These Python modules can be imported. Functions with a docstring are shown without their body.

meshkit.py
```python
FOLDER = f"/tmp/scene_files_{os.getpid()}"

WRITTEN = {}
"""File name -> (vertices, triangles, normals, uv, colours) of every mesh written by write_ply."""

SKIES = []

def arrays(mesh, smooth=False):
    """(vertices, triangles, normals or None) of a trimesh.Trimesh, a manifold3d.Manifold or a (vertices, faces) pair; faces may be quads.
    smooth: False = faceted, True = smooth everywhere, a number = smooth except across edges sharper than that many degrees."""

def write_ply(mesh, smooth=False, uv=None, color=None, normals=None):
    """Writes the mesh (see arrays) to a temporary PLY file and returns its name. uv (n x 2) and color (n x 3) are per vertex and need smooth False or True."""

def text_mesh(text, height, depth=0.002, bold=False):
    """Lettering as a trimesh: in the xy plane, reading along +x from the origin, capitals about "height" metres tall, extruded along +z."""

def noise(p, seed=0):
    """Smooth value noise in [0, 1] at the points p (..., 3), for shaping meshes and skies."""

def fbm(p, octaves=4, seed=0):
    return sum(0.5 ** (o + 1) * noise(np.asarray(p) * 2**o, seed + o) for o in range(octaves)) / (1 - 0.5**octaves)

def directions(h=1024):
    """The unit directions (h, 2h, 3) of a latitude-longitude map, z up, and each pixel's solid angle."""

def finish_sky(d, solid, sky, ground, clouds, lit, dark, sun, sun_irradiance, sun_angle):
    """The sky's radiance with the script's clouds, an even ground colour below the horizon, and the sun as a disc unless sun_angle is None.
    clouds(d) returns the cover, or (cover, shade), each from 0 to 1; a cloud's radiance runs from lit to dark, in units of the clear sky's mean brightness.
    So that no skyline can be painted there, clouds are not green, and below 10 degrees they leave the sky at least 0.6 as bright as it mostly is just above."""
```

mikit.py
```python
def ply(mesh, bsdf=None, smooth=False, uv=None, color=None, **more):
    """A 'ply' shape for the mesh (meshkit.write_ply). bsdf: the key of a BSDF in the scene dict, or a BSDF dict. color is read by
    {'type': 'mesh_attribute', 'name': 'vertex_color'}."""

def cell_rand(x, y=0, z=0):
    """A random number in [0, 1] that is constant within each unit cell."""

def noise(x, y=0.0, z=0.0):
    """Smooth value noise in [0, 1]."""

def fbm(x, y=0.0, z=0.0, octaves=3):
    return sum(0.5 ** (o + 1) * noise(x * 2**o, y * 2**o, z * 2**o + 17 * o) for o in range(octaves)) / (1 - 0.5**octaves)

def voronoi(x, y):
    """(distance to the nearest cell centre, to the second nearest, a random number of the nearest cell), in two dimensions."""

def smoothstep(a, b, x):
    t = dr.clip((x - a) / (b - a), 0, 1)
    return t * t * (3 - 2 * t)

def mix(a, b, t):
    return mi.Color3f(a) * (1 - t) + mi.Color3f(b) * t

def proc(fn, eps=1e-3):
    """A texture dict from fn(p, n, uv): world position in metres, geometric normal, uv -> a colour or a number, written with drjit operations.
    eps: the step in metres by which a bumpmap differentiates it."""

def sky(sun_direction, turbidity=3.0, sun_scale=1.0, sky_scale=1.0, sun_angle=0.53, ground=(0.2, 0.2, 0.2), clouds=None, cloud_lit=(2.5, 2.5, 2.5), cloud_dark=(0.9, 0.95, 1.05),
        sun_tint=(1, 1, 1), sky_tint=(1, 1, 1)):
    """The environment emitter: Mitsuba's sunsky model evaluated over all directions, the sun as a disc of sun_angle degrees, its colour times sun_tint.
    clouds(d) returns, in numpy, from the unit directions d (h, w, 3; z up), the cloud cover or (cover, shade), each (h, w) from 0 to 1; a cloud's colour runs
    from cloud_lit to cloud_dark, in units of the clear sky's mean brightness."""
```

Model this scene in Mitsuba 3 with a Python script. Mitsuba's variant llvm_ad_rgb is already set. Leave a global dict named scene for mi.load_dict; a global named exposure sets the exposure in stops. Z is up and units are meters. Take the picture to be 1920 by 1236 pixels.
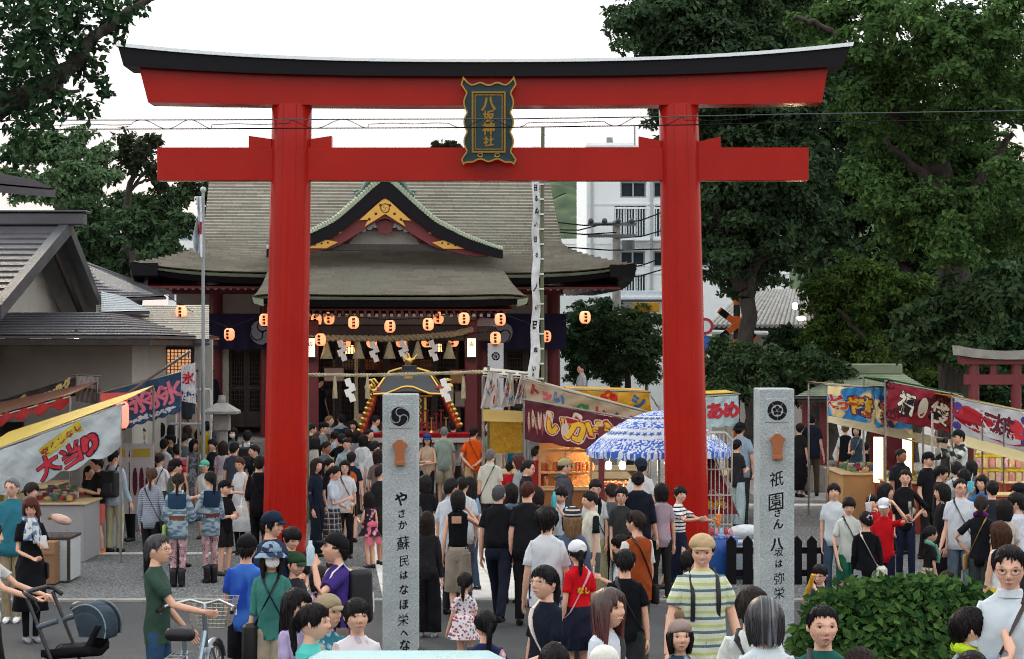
import math, numpy as np, trimesh, manifold3d as m3, mitsuba as mi, mikit, meshkit, drjit as dr
from shapely.geometry import Polygon, Point, LineString, MultiPolygon
from shapely import affinity, union_all
T = mi.ScalarTransform4f
F, CX, HZ, EYE = 4000.0, 960.0, 650.0, 3.4      # focal length and horizon in pixels of the 1920 wide photo; eye height in metres
scene, labels = {}, {}
scene['camera'] = {'type': 'perspective', 'fov': math.degrees(2 * math.atan(960 / F)), 'fov_axis': 'x', 'near_clip': 0.5, 'far_clip': 5000.0,
    'principal_point_offset_y': -(HZ - 618) / 1236,
    'to_world': T().look_at(origin=[0, 0, EYE], target=[0, 10, EYE], up=[0, 0, 1])}
def cloud_cover(d):                             # overcast evening: pale overhead, a little dimmer and pinker low down
    n = meshkit.fbm(d * [2.5, 2.5, 5.0] + 3.1, 4)
    return np.ones(d.shape[:2]), np.clip((n - 0.35) * 0.7, 0, 0.3) + 1.3 * np.clip(1 - d[..., 2] / .21, 0, 1)
scene['sky'] = mikit.sky([-0.35, 0.75, 0.42], turbidity=4, sun_scale=0.12, sun_angle=14, clouds=cloud_cover, cloud_lit=(2.46, 2.56, 2.6), cloud_dark=(1.68, 1.40, 1.30), ground=(0.15, 0.15, 0.15))
exposure = 2.9
# outlines of the characters on a 64 x 64 grid, each point as 64 * x + y
GLY = {
'八':[[2353,2673,2726,2906,3216,3656,3397,3270,3019,2647,2403],[456,457,848,1112,1316,1392,1712,1773,1631,1297,1035,709]],
'坂':[[466,917,932,548,553,937,1013,1269,1257,1577,1640,1572,1252,1303,1561,1624,1777,2546,3317,3381,3570,3569,3568,3311,2028,2022,3302,3493,3290,2960,3276,3657,3656,3460,3142,2700,2311,1925,1860,1672,1540,1286,1287,1485,1555,589,526],[2337,2647,2709,2972,3105],[1738,1802,2124,2448,2200,2079,1937]],
'神':[[473,926,1319,1320,552,557,1133,947,948,1142,1205,1455,1518,1453,1645,1771,1837,2478,2550,2869,2862,3565,3537,3217,3155,2835,2756,2500,2437,2451,2131,2064,1808,1750,1620,1369,1285,1028,984,660,596],[2840,3160,3166,2846],[2851,3171,3176,2856],[2072,2456,2462,2142],[2083,2467,2472,2152],[1376,1754,1770,1769]],
'社':[[1606,1675,2508,2528,1824,1828,1829,2533,2549,2870,2917,3621,3552,2912,2892,3595,3655],[596,473,796,1121,1383,1384,552,557,1197,948,1206,1456,1518,1453,1645,1835,1439,1881,1880,1749,1620,1369,1284,1029,1048,596]],
'や':[[608,1188,877,1006,1263,1575,2154,2155,1777,1842,1972,2036,2415,2477,2476,2923,3242,3431,3490,3486,3354,3095,2838,2518,2135,2140,2205,2396,2715,2972,3104,3106,3045,2790,2598,2213,1698,2248,2247,1990,1863,1622,1375,731]],
'さ':[[938,2154,2035,2291,2419,2539,3309,3370,3304,2661,2910,3161,3160,2965,2135,2203,2651,2341,933],[976,981,1179,1434,1497,1366,1297,1422,1676,1932,2380,2957,2952,2310,1543,1226,1036]],
'か':[[2730,2795,2989,3053,3551,3674,3673,3351,3104],[615,1448,1523,1906,1832,2216,2408,2597,2722,2713,2577,2509,2377,2119,1608,1544,1484,1485,1869,2061,2192,2330,2336,2274,2147,1763,1363,1032,967,649,1045,1314,673]],
'蘇':[[455,651,720,732,480,805,1068,1324,1325,621,626,1330,1398,1654,1714,2482,2486,2806,2802,3633,3565,2796,2793,3307,3497,3496,3431,2981,2976,3615,3614,3610,3098,3284,3661,3466,3339,3027,2948,2629,2642,2185,2120,1927,1679,1680,1552,1736,1735,1478,1358,1350,1094,1038,839,708,581],[1705,1831,1699,2018,2079,2655,2660,2147,2085,2087,2729,2474,2477,1709],[1936,1998,2128,2389,2522,2074,2065],[1493,1749,1751,1495],[1502,1500,1756,1758],[848,1039,1296,1294,1359,1488],[1123,1315,1380,1188],[1045,1237,1239,1047],[1054,1052,1244,1246]],
'民':[[585,715,754,3187,3235,2274,2272,2332,3483,3415,2390,2639,2954,3082,3147,3218,3472,3466,3334,3205,2949,2631,2254,2007,1111,1100,1935,1995,1994,772,708],[1134,1128,2856,2862],[1122,1116,1948,1890]],
'は':[[1613,1618,1814,2135,2584,2595,1763,1700,1704,2601,2610,2930,2921,3434,3497,3493,2915,2966,3472,3599,3598,3467,3402,2959,2826,2632,2439,2183,1864,1675],[1935,1997,2124,2444,2574,2578,2387,2131,1937],[732,946,1330,1120,1110,1242,1431,1229,1159,903,840,723]],
'な':[[2600,2732,2796,3430,3556,3425,3360,3107],[1421,1489,1685,2006,2390,2403,2723,2773,3154,3406,3274,3210,2767,2697,2503,2246,1926,1672,1482],[1742,1804,1931,2187,2380,2448,2385,2066,1808],[659,1052,1381,742,682,1515,1587,1971,1900,2349,2344,1766,1304,976,658]],
'ほ':[[1614,1683,1878,2135,2519,2526,1758,1763,2531,2538,1834,1839,3440,3371,2922,2916,3492,3487,2910,2841,2902,3219,3599,3598,3466,3402,2896,2827,2761,2439,2119,1801,1675],[1935,2125,2380,2510,2578,2386,2130,2001],[723,799,945,946,1329,1120,1111,1110,1241,1242,1431,1230,1159,839]],
'栄':[[459,1039,1363,1688,665,669,1886,1957,2276,2270,3549,3481,2456,2961,3659,3658,3462,3208,2828,2260,2180,1860,1876,1227,710,458],[683,1131,818,883,1141,1328,1515,1963,1780,2038,2223,2283,2603,3061,3125,3380,3379,3051,3562,3551,3168,3174,998,992,671]],
'へ':[[535,536,925,1578,1771,1899,2026,2278,2969,3599,3338,1828,1635,851,787]],
'祇':[[472,1056,1383,1384,552,557,1133,947,1141,1205,1456,1519,1453,1645,1835,1904,1905,3317,3381,3569,3504,2990,3041,3617,3548,3036,3089,3211,3339,3410,3664,3593,3461,3141,2953,2768,2652,2204,2188,2702,2761,1924,1796,1672,1804,1815,1684,1620,1369,1349,1028,984,596],[2220,2209,2657,2669],[1440,1817,1834]],
'園':[[691,3507,3460,3204,3142,966,900,645],[977,1299,1751,1239,1313,2913,2905,3032,3095,2835,3088,3087,2957,2195,2188,3148,3182,2222,2220,2924,2920,2216,2214,3110,3106,1058,1062,1894,1896,1256,1259,1900,1902,1006],[2327,2517,2647],[1563,2587,2589,1565],[975,972,1868,1874,1165,1101]],
'ん':[[585,916,1970,2289,2288,1695,2080,2333,2394,2446,2700,2958,3090,3289,3416,3606,3472,3146,2887,2503,2248,2123,2073,1947,1754,1560,1300,967,648]],
'弥':[[622,627,1587,1635,1899,2166,2421,2415,3503,3630,3363,3108,3178,2858,2825,2759,2694,2501,2181,2057,2122,2506,2537,2282,1887,1634,1571,931,924,1627,1551,1480,1285,709,650,1098,1163,1239,599,615,1256,1262],[2976,3234,3297,3541,3598,3341,3278,3158],[1616,1814,2017,2081,2337,2335,2200,1933,1869,1615]],
'御':[[411,933,1131,1387,1654,1909,1904,2672,2738,3633,3600,3533,3340,3084,2959,2948,2629,2634,1287,1228,1357,1437,1692,1677,1870,1887,1376,1316,1445,1318,1187,1092,837,859,664,600],[2961,3281,3309,2989],[2190,2639,2646,2197],[2203,2650,2656,2207],[2667,2219,2213,2661],[1509,1893,1899,1771],[490,1078,1332,1199,744,615]],
'燈':[[456,718,919,1013,1269,1254,1387,1579,1710,1647,1716,2356,2547,2279,2855,2672,2613,2869,2993,3252,3441,3116,3179,3438,3627,3626,3303,3681,3486,3359,3283,3219,3019,3531,3526,1478,1418,1355,1105,906,708,581],[2083,1952,3169,3043],[2136,2968,2972,2140],[2259,2379,2635,2835],[1775,2027,2094],[1175,1614,1483,2059,1939,1812,1758,1565,1440,1311,1247],[1442,1571,1831,1642],[478,683,875,871,733,668]],
'大':[[520,521,1038,1362,1626,1825,609,614,1831,1974,2293,2215,3622,3553,2401,2584,2835,3150,3593,3592,3396,3079,2637,2324,2076,1745,1289,708,709]],
'当':[[2599,3060,3378,3245,2916,2661],[715,2956,2962,915,920,2968,2974,798,867,1891,1909,2230,2275,3363,3332,3012,2950,775],[817,818,1075,1389,1511,1253,1067]],
'り':[[1050,1123,1267,1587,1513,1838,2224,2416,2607,2923,3106,3032,2832,2442,2120,1606,1418,2191,2580,2713,2719,2663,2474,2347,2155,1961,1766,1503,1429,1108]],
'空':[[587,1867,1879,983,987,795,670,671,1252,1705,1893,1116,3164,2911,2277,2408,2853,3487,3486,3291,3227,3159,2263,2251,3531,3462,646],[623,1903,1780,2102,2351,3567,3556,3492,3236,3178,1002,930,674]],
'く':[[1052,1054,1120,2093,2484,2548,2800,2799,1632,1501,1626,2763,2826,2825,2565,1998,1303]],
'じ':[[1102,1138,1522,1585,1488,1550,1676,1867,2316,2703,3158,3221,3410,3409,3020,2567,2118,1798,1543,1289],[2670,2671,2928,3241,3239,2982],[2220,2478,2790,2788,2531]],
'し':[[1167,1202,1586,1490,1550,1677,1868,2380,2832,3158,3286,3410,3148,2696,2246,1798,1479,1227]],
'焼':[[456,784,920,1077,1333,1317,1517,1708,1776,2480,2486,2805,2800,3504,3564,3499,2795,2726,2470,2475,1835,1636,1956,1961,2282,2340,2916,2922,3242,3300,3619,3615,3230,3290,3610,3605,3028,3017,3337,3407,3661,3591,3525,2821,2696,2709,2453,2317,2186,1927,1604,1416,1933,2000,2068,1557,1626,1946,1950,1631,1569,1504,1312,1304,1742,1547,1483,1169,970,708,644],[2330,2906,2911,2335],[478,611,682,939,932,797,668,541]],
'い':[[2603,2925,3175,3357,3476,3474,3216,3152,2975],[814,1198,1180,1301,1424,1487,1679,1811,2009,2261,2061,1866,1736,1480,1289,1100,976,860]],
'あ':[[718,723,856,1182,1569,1573,1576,872,873,877,1645,1715,2035,1965,3119,3114,1960,1892,2468,2600,2854,2851,3042,3295,3480,3410,3148,2824,2374,2247,2122,2187,2444,2766,2960,3091,3097,2909,2719,2390,1998,2059,1994,1737,1675,1353,1097,906,779],[1886,1941,2203,2335],[1040,1102,1294,1616,1563,1434,1173]],
'め':[[658,662,732,928,1124,1006,1264,1328,1512,1834,2219,2355,2674,2603,3047,3299,3422,3478,3279,2954,2439,2182,2058,2059,2444,2767,2963,3096,3101,2977,2788,2661,2533,2268,2069,2068,2193,1998,1934,1808,1419,1098,907,781],[1570,1818,2150,1893,1635],[979,1104,1232,1556,1311,1049]],
'福':[[1715,3571,3631,1774,1775],[407,991,1318,615,552,620,1068,820,1077,1390,1388,1644,1770,1768,1439,1691,1755,1757,3548,3525,3205,3207,2055,1988,1732,1749,1621,1369,1285,1028,982,594],[2764,3212,3215,2767],[2772,3220,3224,2776],[2060,2444,2447,2063],[2068,2452,2456,2072],[1964,3372,3423,1951],[2212,3108,3111,2279]],
'袋':[[463,528,979,1495,599,604,1948,1761,2019,2208,2332,3611,3608,3351,3412,2895,3085,3658,3462,3080,2635,2320,2070,1618,1612,2318,2315,2313,1221,1161,1227,1231,652],[2455,2642,3095],[1452,2093,2102,2421,2478,2990,2927,2611,2869,3313,3375,3567,3627,2729,2664,2916,3170,3299,3366,3431,3621,3617,3422,2974,2593,2216,1511],[486,942,1398,1652,1389,1309,1053,999,675]],
'た':[[1935,2006,2262,2326,2256,2318,2637,3470,3464,2823,2312,1995],[2147,2468,3363,3426,3422,2206],[746,1451,1587,1971,1899,2476,2471,1765,1427,1095,776,777,1044,1381,741]],
'こ':[[912,1050,1369,1298,1423,1869,2573,3215,3210,3016,2311,1863,1480,1162,1037],[1193,1198,3054,3049,2985,1704]],
'ど':[[3186,3187,3380,3692,3435],[2800,2801,3058,3308,3306,3049],[913,981,1113,1504,1070,1072,1394,1827,2795,2859,2983,2014,1626,1366,1297,1486,1804,2572,3086,3144,2374,1862,1479,1225,1099,974]],
'っ':[[926,2084,2532,2787,3041,3229,3290,3220,3022,2763,2313,1671,1547,1613,2254,2640,2770,2903,2843,2718,2527,2335,1885,1049]],
'き':[[930,2211,2152,1000,1005,2029,1971,2291,2414,3056,3119,3115,2536,2595,3237,3297,3296,2782,2906,3030,2898,2132,2136,2584,2397,926],[975,979,1112,1176,1432,1430,1363,1296,1421,1867,2828,2887,2759,2246,1479,1224,1099]],
'氷':[[1289,1866,1973,2293,2283,2530,2920,3246,3563,3562,2653,3028,3281,3661,3464,3211,2832,2269,2249,2183,1989,1412],[459,525,784,1044,1241,1374,606,611,1636,1762,1825,1625,1427,1166,712],[814,1010,1074,1644,1770,1769,1574]],
'リ':[[1546,1547,1933,2192,2452,2583,2652,2673,3057,3036,2966,2769,2508,1927,1799],[1111,1137,1521,1495]],
'ブ':[[3125,3189,3383,3695,3437],[808,878,2926,2740,2933,2997,3060,3246,3244,3307,3039,2709,2189,1801,1351,1162,1100,1808,2262,2655,2792]],
'ン':[[845,1681,2197,2845,3304,3367,3555,3293,2772,2319,1803,1096,968],[940,1136,1200,1896,2085,2084,1825]],
'ラ':[[864,869,3173,3362,3227,2833,2250,1606,1543,1355,1870,2386,2712,2911],[1131,1201,3120,3115]],
'グ':[[3124,3382,3632,3630,3436],[540,605,929,1254,1581,1779,2097,1963,2923,2924,2738,2996,2995,3308,3243,3178,3240,3040,2776,2515,1995,1157,1030,905,1485,2003,2459,2726,1702,1181,921,793]],
'ペ':[[534,1577,1834,2088,2465,3535,3534,3274,2394,1827,1699,850],[2536,2604,2669,2927,3119,3310,3434,3430,3364,3106,2787,2597],[2792,2918,3046,3175,3177,3115,2987,2858]],
'よ':[[782,851,1046,1368,1880,1907,2291,2281,3241,3236,2211,2263,2899,3278,3081,2575,2321,2257,2253,2121,1927,1734,1350,1032,843],[1167,1228,1676,1804,1870,1875,1363,1169]],
'シ':[[844,909,1680,2196,2845,3302,3365,3489,3423,2902,2319,1803,1095,1031],[1262,1458,2091,2218,1958,1261],[738,934,1631,1694,1563,1498,737]],
'ノ':[[844,1554,2074,2468,2801,3119,2918,2652,2130,1612,1096,1032]],
'日':[[1010,3250,3141,2885,2824,1288,1221,965],[1294,2830,2843,1307],[1325,1312,2848,2861]],
'ぬ':[[592,664,862,994,812,1134,1318,1706,2027,2099,2419,2482,2412,2731,2985,3236,3422,3346,3536,3661,3465,3401,3149,2954,2696,2312,2058,1997,2001,2197,2519,2966,3030,3037,2977,2725,2471,2342,2205,1875,1483,1161,905,716],[2319,2381,2573,2766,2897,2770,2514,2321],[1441,1563,1688,1886,1958,1635],[914,1039,1167,1427,1180,1048]],
'る':[[727,2283,1195,1200,2801,2927,2990,2925,2082,2466,2784,2974,3163,3286,3282,3149,2954,2567,2054,1608,1418,1356,1360,1362,1556,1750,2197,2450,2573,2702,2898,2902,2778,2524,2077,1756,1368,979,726],[1678,1741,1868,2252,2191,1937,1745]],
'ト':[[1479,1522,1842,1892,2974,3228,3291,3158,3094,2522,1886,1864]],
'ッ':[[1352,1353,1675,2063,2388,2716,2918,3300,3100,2966,2445,1992,1605],[1766,1960,2087,2332,2331,2010],[995,1253,1317,1562,1560,1303,1239]],
'番':[[473,538,1118,1506,611,615,1255,1069,813,753,818,1843,3125,3313,2992,3119,3182,2919,3623,3555,2658,3165,3674,3673,3478,3223,3205,3140,2885,2822,1350,1284,964,983,661],[2187,2827,2830,2254],[2195,2834,2837,2261],[2272,2266,2778,2779],[2216,2535,2799,2286],[1291,1867,1870,1294],[1299,1874,1877,1301],[1370,1882,1888],[1453,1639,1895,1902]],
}
# ---------------------------------------------------------------- helpers
PI = math.pi
def gz(d):                                    # height of the ground: level forecourt, road climbing towards the viewer
    return 0.05 * max(0.0, 24.0 - d)
def at(u, v, d):                              # the point seen at photo pixel (u, v), d metres in front of the viewer
    return np.array([(u - CX) * d / F, d, EYE - (v - HZ) * d / F])
def lin(c):
    c = c.lstrip('#'); c = ''.join(x * 2 for x in c) if len(c) == 3 else c
    v = np.array([int(c[i:i + 2], 16) / 255 for i in (0, 2, 4)])
    return np.where(v < 0.04045, v / 12.92, ((v + 0.055) / 1.055) ** 2.4)
def rgb(c): return lin(c) if isinstance(c, str) else np.array(c, float)
def bs(name, **k):
    scene[name] = {'type': 'twosided', 'bsdf': k} if k['type'] in ('principled', 'bumpmap', 'blendbsdf', 'roughconductor') else k
    return name
def unpack(p, n, uv): r = dr.floor(uv.x); return mi.Color3f(r / 1023, (uv.x - r - .05) / .9, uv.y)
VC = mikit.proc(unpack)                       # one plain colour per mesh, carried in its texture coordinates
def prin(col, r=0.6, **k): return {'type': 'principled', 'base_color': col if isinstance(col, dict) else {'type': 'rgb', 'value': [float(x) for x in rgb(col)]}, 'roughness': r, **k}
def bump(fn, scale, inner, eps=2e-3): return {'type': 'bumpmap', 'arbitrary': mikit.proc(fn, eps), 'scale': scale, 'bsdf': inner}
N, FB, SS, MX = mikit.noise, mikit.fbm, mikit.smoothstep, mikit.mix
def C3(c): return [float(x) for x in rgb(c)]
used, PAT = {}, {}
def uniq(key):
    if key not in used:
        used[key] = 0; return key
    while True:
        used[key] += 1
        k = f'{key}_{used[key]:03d}'
        if k not in used:
            used[k] = 0; return k
def lab(key, label=None, cat=None, group=None, kind=None):
    d = {k: v for k, v in (('label', label), ('category', cat), ('group', group), ('kind', kind)) if v}
    if d: labels.setdefault(key, {}).update(d)
def thing(name, label, cat, group=None):
    k = uniq(name); lab(k, label, cat, group); return k
def norm3(m):
    if isinstance(m, (list, tuple)) and len(m) and not isinstance(m[0], np.ndarray): m = cat(m)
    return m
def cat(ms):
    vs, fs, o = [], [], 0
    for m in ms:
        v, f = VF(m); vs.append(v); fs.append(f + o); o += len(v)
    return (np.vstack(vs), np.vstack(fs))
def VF(m):
    if hasattr(m, 'to_mesh'):
        q = m.to_mesh(); return np.array(q.vert_properties[:, :3], float), np.array(q.tri_verts, int)
    if isinstance(m, trimesh.Trimesh): return np.array(m.vertices), np.array(m.faces)
    v, f = np.asarray(m[0], float), np.asarray(m[1], int)
    if f.shape[1] == 4: f = np.vstack([f[:, [0, 1, 2]], f[:, [0, 2, 3]]])
    return v, f
def smooth_split(v, f, ang):                  # corner normals, smooth except across edges sharper than ang degrees
    a, b, c = v[f[:, 0]], v[f[:, 1]], v[f[:, 2]]
    fn = np.cross(b - a, c - a); ln = np.linalg.norm(fn, axis=1, keepdims=True); un = fn / np.maximum(ln, 1e-20)
    vn = np.zeros_like(v)
    for k in range(3): np.add.at(vn, f[:, k], fn)
    vn /= np.maximum(np.linalg.norm(vn, axis=1, keepdims=True), 1e-20)
    if ang is True: return v, f, vn
    cn = vn[f]                                # (F,3,3)
    dev = (cn * un[:, None]).sum(-1) < math.cos(math.radians(ang))
    if not dev.any(): return v, f, vn
    bad = np.where(dev)                       # these corners get vertices of their own with the face normal
    nf = f.copy(); nf[bad] = len(v) + np.arange(len(bad[0]))
    return np.vstack([v, v[f[bad]]]), nf, np.vstack([vn, un[bad[0]]])
def put(key, mesh, bsdf, color=None, smooth=None, label=None, cat_=None, group=None, kind=None, M=None, uv=None, raw=False):
    if color is None and uv is None and bsdf in ('matte', 'paint', 'gloss', 'cloth', 'print', 'leather', 'metal', 'awning'): color = '#888'
    if not raw: key = uniq(key)
    v, f = VF(norm3(mesh))
    if bsdf != 'leaf' and np.einsum('ij,ij->i', v[f[:, 0]] - v.mean(0), np.cross(v[f[:, 1]] - v.mean(0), v[f[:, 2]] - v.mean(0))).sum() < 0: f = f[:, ::-1]
    if M is not None:
        v = v @ M[:3, :3].T + M[:3, 3]
        if np.linalg.det(M[:3, :3]) < 0: f = f[:, ::-1]
    n = None
    col = None if color is None else rgb(color)
    if smooth:
        nv = len(v); v2, f, n = smooth_split(v, f, smooth)
        if col is not None and col.ndim == 2 and len(v2) > nv: raise ValueError('colour per vertex needs smooth True')
        v = v2
    elif col is not None and uv is None:
        pass
    if col is not None and col.ndim == 1: col = np.tile(col, (len(v), 1))
    if bsdf in PAT: uv = np.tile([PAT[bsdf] + .5, .5], (len(v), 1)); bsdf = 'pattern'
    elif col is not None: uv = np.stack([np.round(np.clip(col[:, 0], 0, 1) * 1023) + .05 + .9 * np.clip(col[:, 1], 0, .999), col[:, 2]], 1)
    path = meshkit.write_ply((v, f), False, uv, None, n)
    scene[key] = {'type': 'ply', 'filename': path, 'face_normals': n is None, 'bsdf': {'type': 'ref', 'id': bsdf}}
    lab(key, label, cat_, group, kind)
    return key
def RZ(deg):
    a = math.radians(deg); m = np.eye(4); m[:2, :2] = [[math.cos(a), -math.sin(a)], [math.sin(a), math.cos(a)]]; return m
def TR(x, y, z=0.0):
    m = np.eye(4); m[:3, 3] = (x, y, z); return m
def RX(deg):
    a = math.radians(deg); m = np.eye(4); m[1:3, 1:3] = [[math.cos(a), -math.sin(a)], [math.sin(a), math.cos(a)]]; return m
def RY(deg):
    a = math.radians(deg); m = np.eye(4); m[0, 0] = m[2, 2] = math.cos(a); m[0, 2] = math.sin(a); m[2, 0] = -math.sin(a); return m
def SC(x, y=None, z=None): return np.diag([x, x if y is None else y, x if z is None else z, 1.0])
def app(m, M):
    v, f = VF(m); v = v @ M[:3, :3].T + M[:3, 3]
    return (v, f[:, ::-1] if np.linalg.det(M[:3, :3]) < 0 else f)
def box(x0, x1, y0, y1, z0, z1, b=0.0):       # box with chamfered edges
    if b <= 0:
        v = np.array([[x, y, z] for x in (x0, x1) for y in (y0, y1) for z in (z0, z1)], float)
        return (v, np.array([[0, 1, 3], [0, 3, 2], [4, 6, 7], [4, 7, 5], [0, 4, 5], [0, 5, 1], [2, 3, 7], [2, 7, 6], [0, 2, 6], [0, 6, 4], [1, 5, 7], [1, 7, 3]]))
    b = min(b, (x1 - x0) / 2.1, (y1 - y0) / 2.1, (z1 - z0) / 2.1)
    p = []
    for x, sx in ((x0, 1), (x1, -1)):
        for y, sy in ((y0, 1), (y1, -1)):
            for z, sz in ((z0, 1), (z1, -1)):
                p += [[x + sx * b, y + sy * b, z], [x + sx * b, y, z + sz * b], [x, y + sy * b, z + sz * b]]
    return VF(m3.Manifold.hull_points(np.array(p)))
def cbox(cx, cy, cz, sx, sy, sz, b=0.0): return box(cx - sx / 2, cx + sx / 2, cy - sy / 2, cy + sy / 2, cz - sz / 2, cz + sz / 2, b)
def loft(rings, cap=True, close=True):        # rings (R,N,3) -> closed surface
    r = np.asarray(rings, float); R, n = r.shape[:2]
    v = r.reshape(-1, 3); i, j = np.meshgrid(np.arange(R - 1), np.arange(n if close else n - 1), indexing='ij')
    j2 = (j + 1) % n
    q = np.stack([i * n + j, i * n + j2, (i + 1) * n + j2, (i + 1) * n + j], -1).reshape(-1, 4)
    f = np.vstack([q[:, [0, 1, 2]], q[:, [0, 2, 3]]])
    if cap:
        k = np.arange(n); k2 = (k + 1) % n
        v = np.vstack([v, r[0].mean(0), r[-1].mean(0)])
        f = np.vstack([f, np.stack([k2, k, k * 0 + R * n], 1), np.stack([(R - 1) * n + k, (R - 1) * n + k2, k * 0 + R * n + 1], 1)])
    return (v, f)
def tube(pts, rad, n=8, flat=1.0, up=None):    # tapered tube along a path
    p = np.asarray(pts, float); r = np.broadcast_to(np.asarray(rad, float), (len(p),))
    t = np.gradient(p, axis=0); t /= np.maximum(np.linalg.norm(t, axis=1, keepdims=True), 1e-9)
    u = np.array([0, 0, 1.0] if up is None else up, float)
    if up is None and abs(t[:, 2]).mean() > 0.8: u = np.array([0, 1.0, 0])
    a = np.cross(t, u); a /= np.maximum(np.linalg.norm(a, axis=1, keepdims=True), 1e-9); b = np.cross(t, a)
    g = np.arange(n) * 2 * PI / n
    return loft(p[:, None] + r[:, None, None] * (np.cos(g)[None, :, None] * a[:, None] + flat * np.sin(g)[None, :, None] * -b[:, None]))
def cyl(x, y, z0, z1, r0, r1=None, n=20): return tube([[x, y, z0], [x, y, z1]], [r0, r0 if r1 is None else r1], n)
def bar(a, b, w, h=None):                      # square bar between two points
    return tube([a, b], [w * 0.7071, w * 0.7071], 4) if h is None else tube([a, b], [w * 0.7071] * 2, 4, h / w)
def ball(c, r, sub=2, sc=(1, 1, 1)):
    m = trimesh.creation.icosphere(sub, 1.0); return (m.vertices * np.array(sc) * r + np.array(c), m.faces)
def prism(poly, y0, y1):                       # polygon in (x, z) extruded along y
    ms = []
    for g in getattr(poly, 'geoms', [poly]):
        if g.is_empty or g.area < 1e-8: continue
        m = trimesh.creation.extrude_polygon(g, y1 - y0, engine='earcut')
        v = np.array(m.vertices); ms.append((np.stack([v[:, 0], y0 + v[:, 2], v[:, 1]], 1), np.array(m.faces)[:, ::-1]))
    return cat(ms)
def poly(*p): return Polygon(p)
def grid(fn, nu, nv):                          # open sheet from fn(u, v), u and v in 0..1
    u, v = np.meshgrid(np.linspace(0, 1, nu), np.linspace(0, 1, nv), indexing='ij')
    p = fn(u, v); i, j = np.meshgrid(np.arange(nu - 1), np.arange(nv - 1), indexing='ij')
    q = np.stack([i * nv + j, (i + 1) * nv + j, (i + 1) * nv + j + 1, i * nv + j + 1], -1).reshape(-1, 4)
    return (np.stack(p, -1).reshape(-1, 3), np.vstack([q[:, [0, 1, 2]], q[:, [0, 2, 3]]]))
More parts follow.
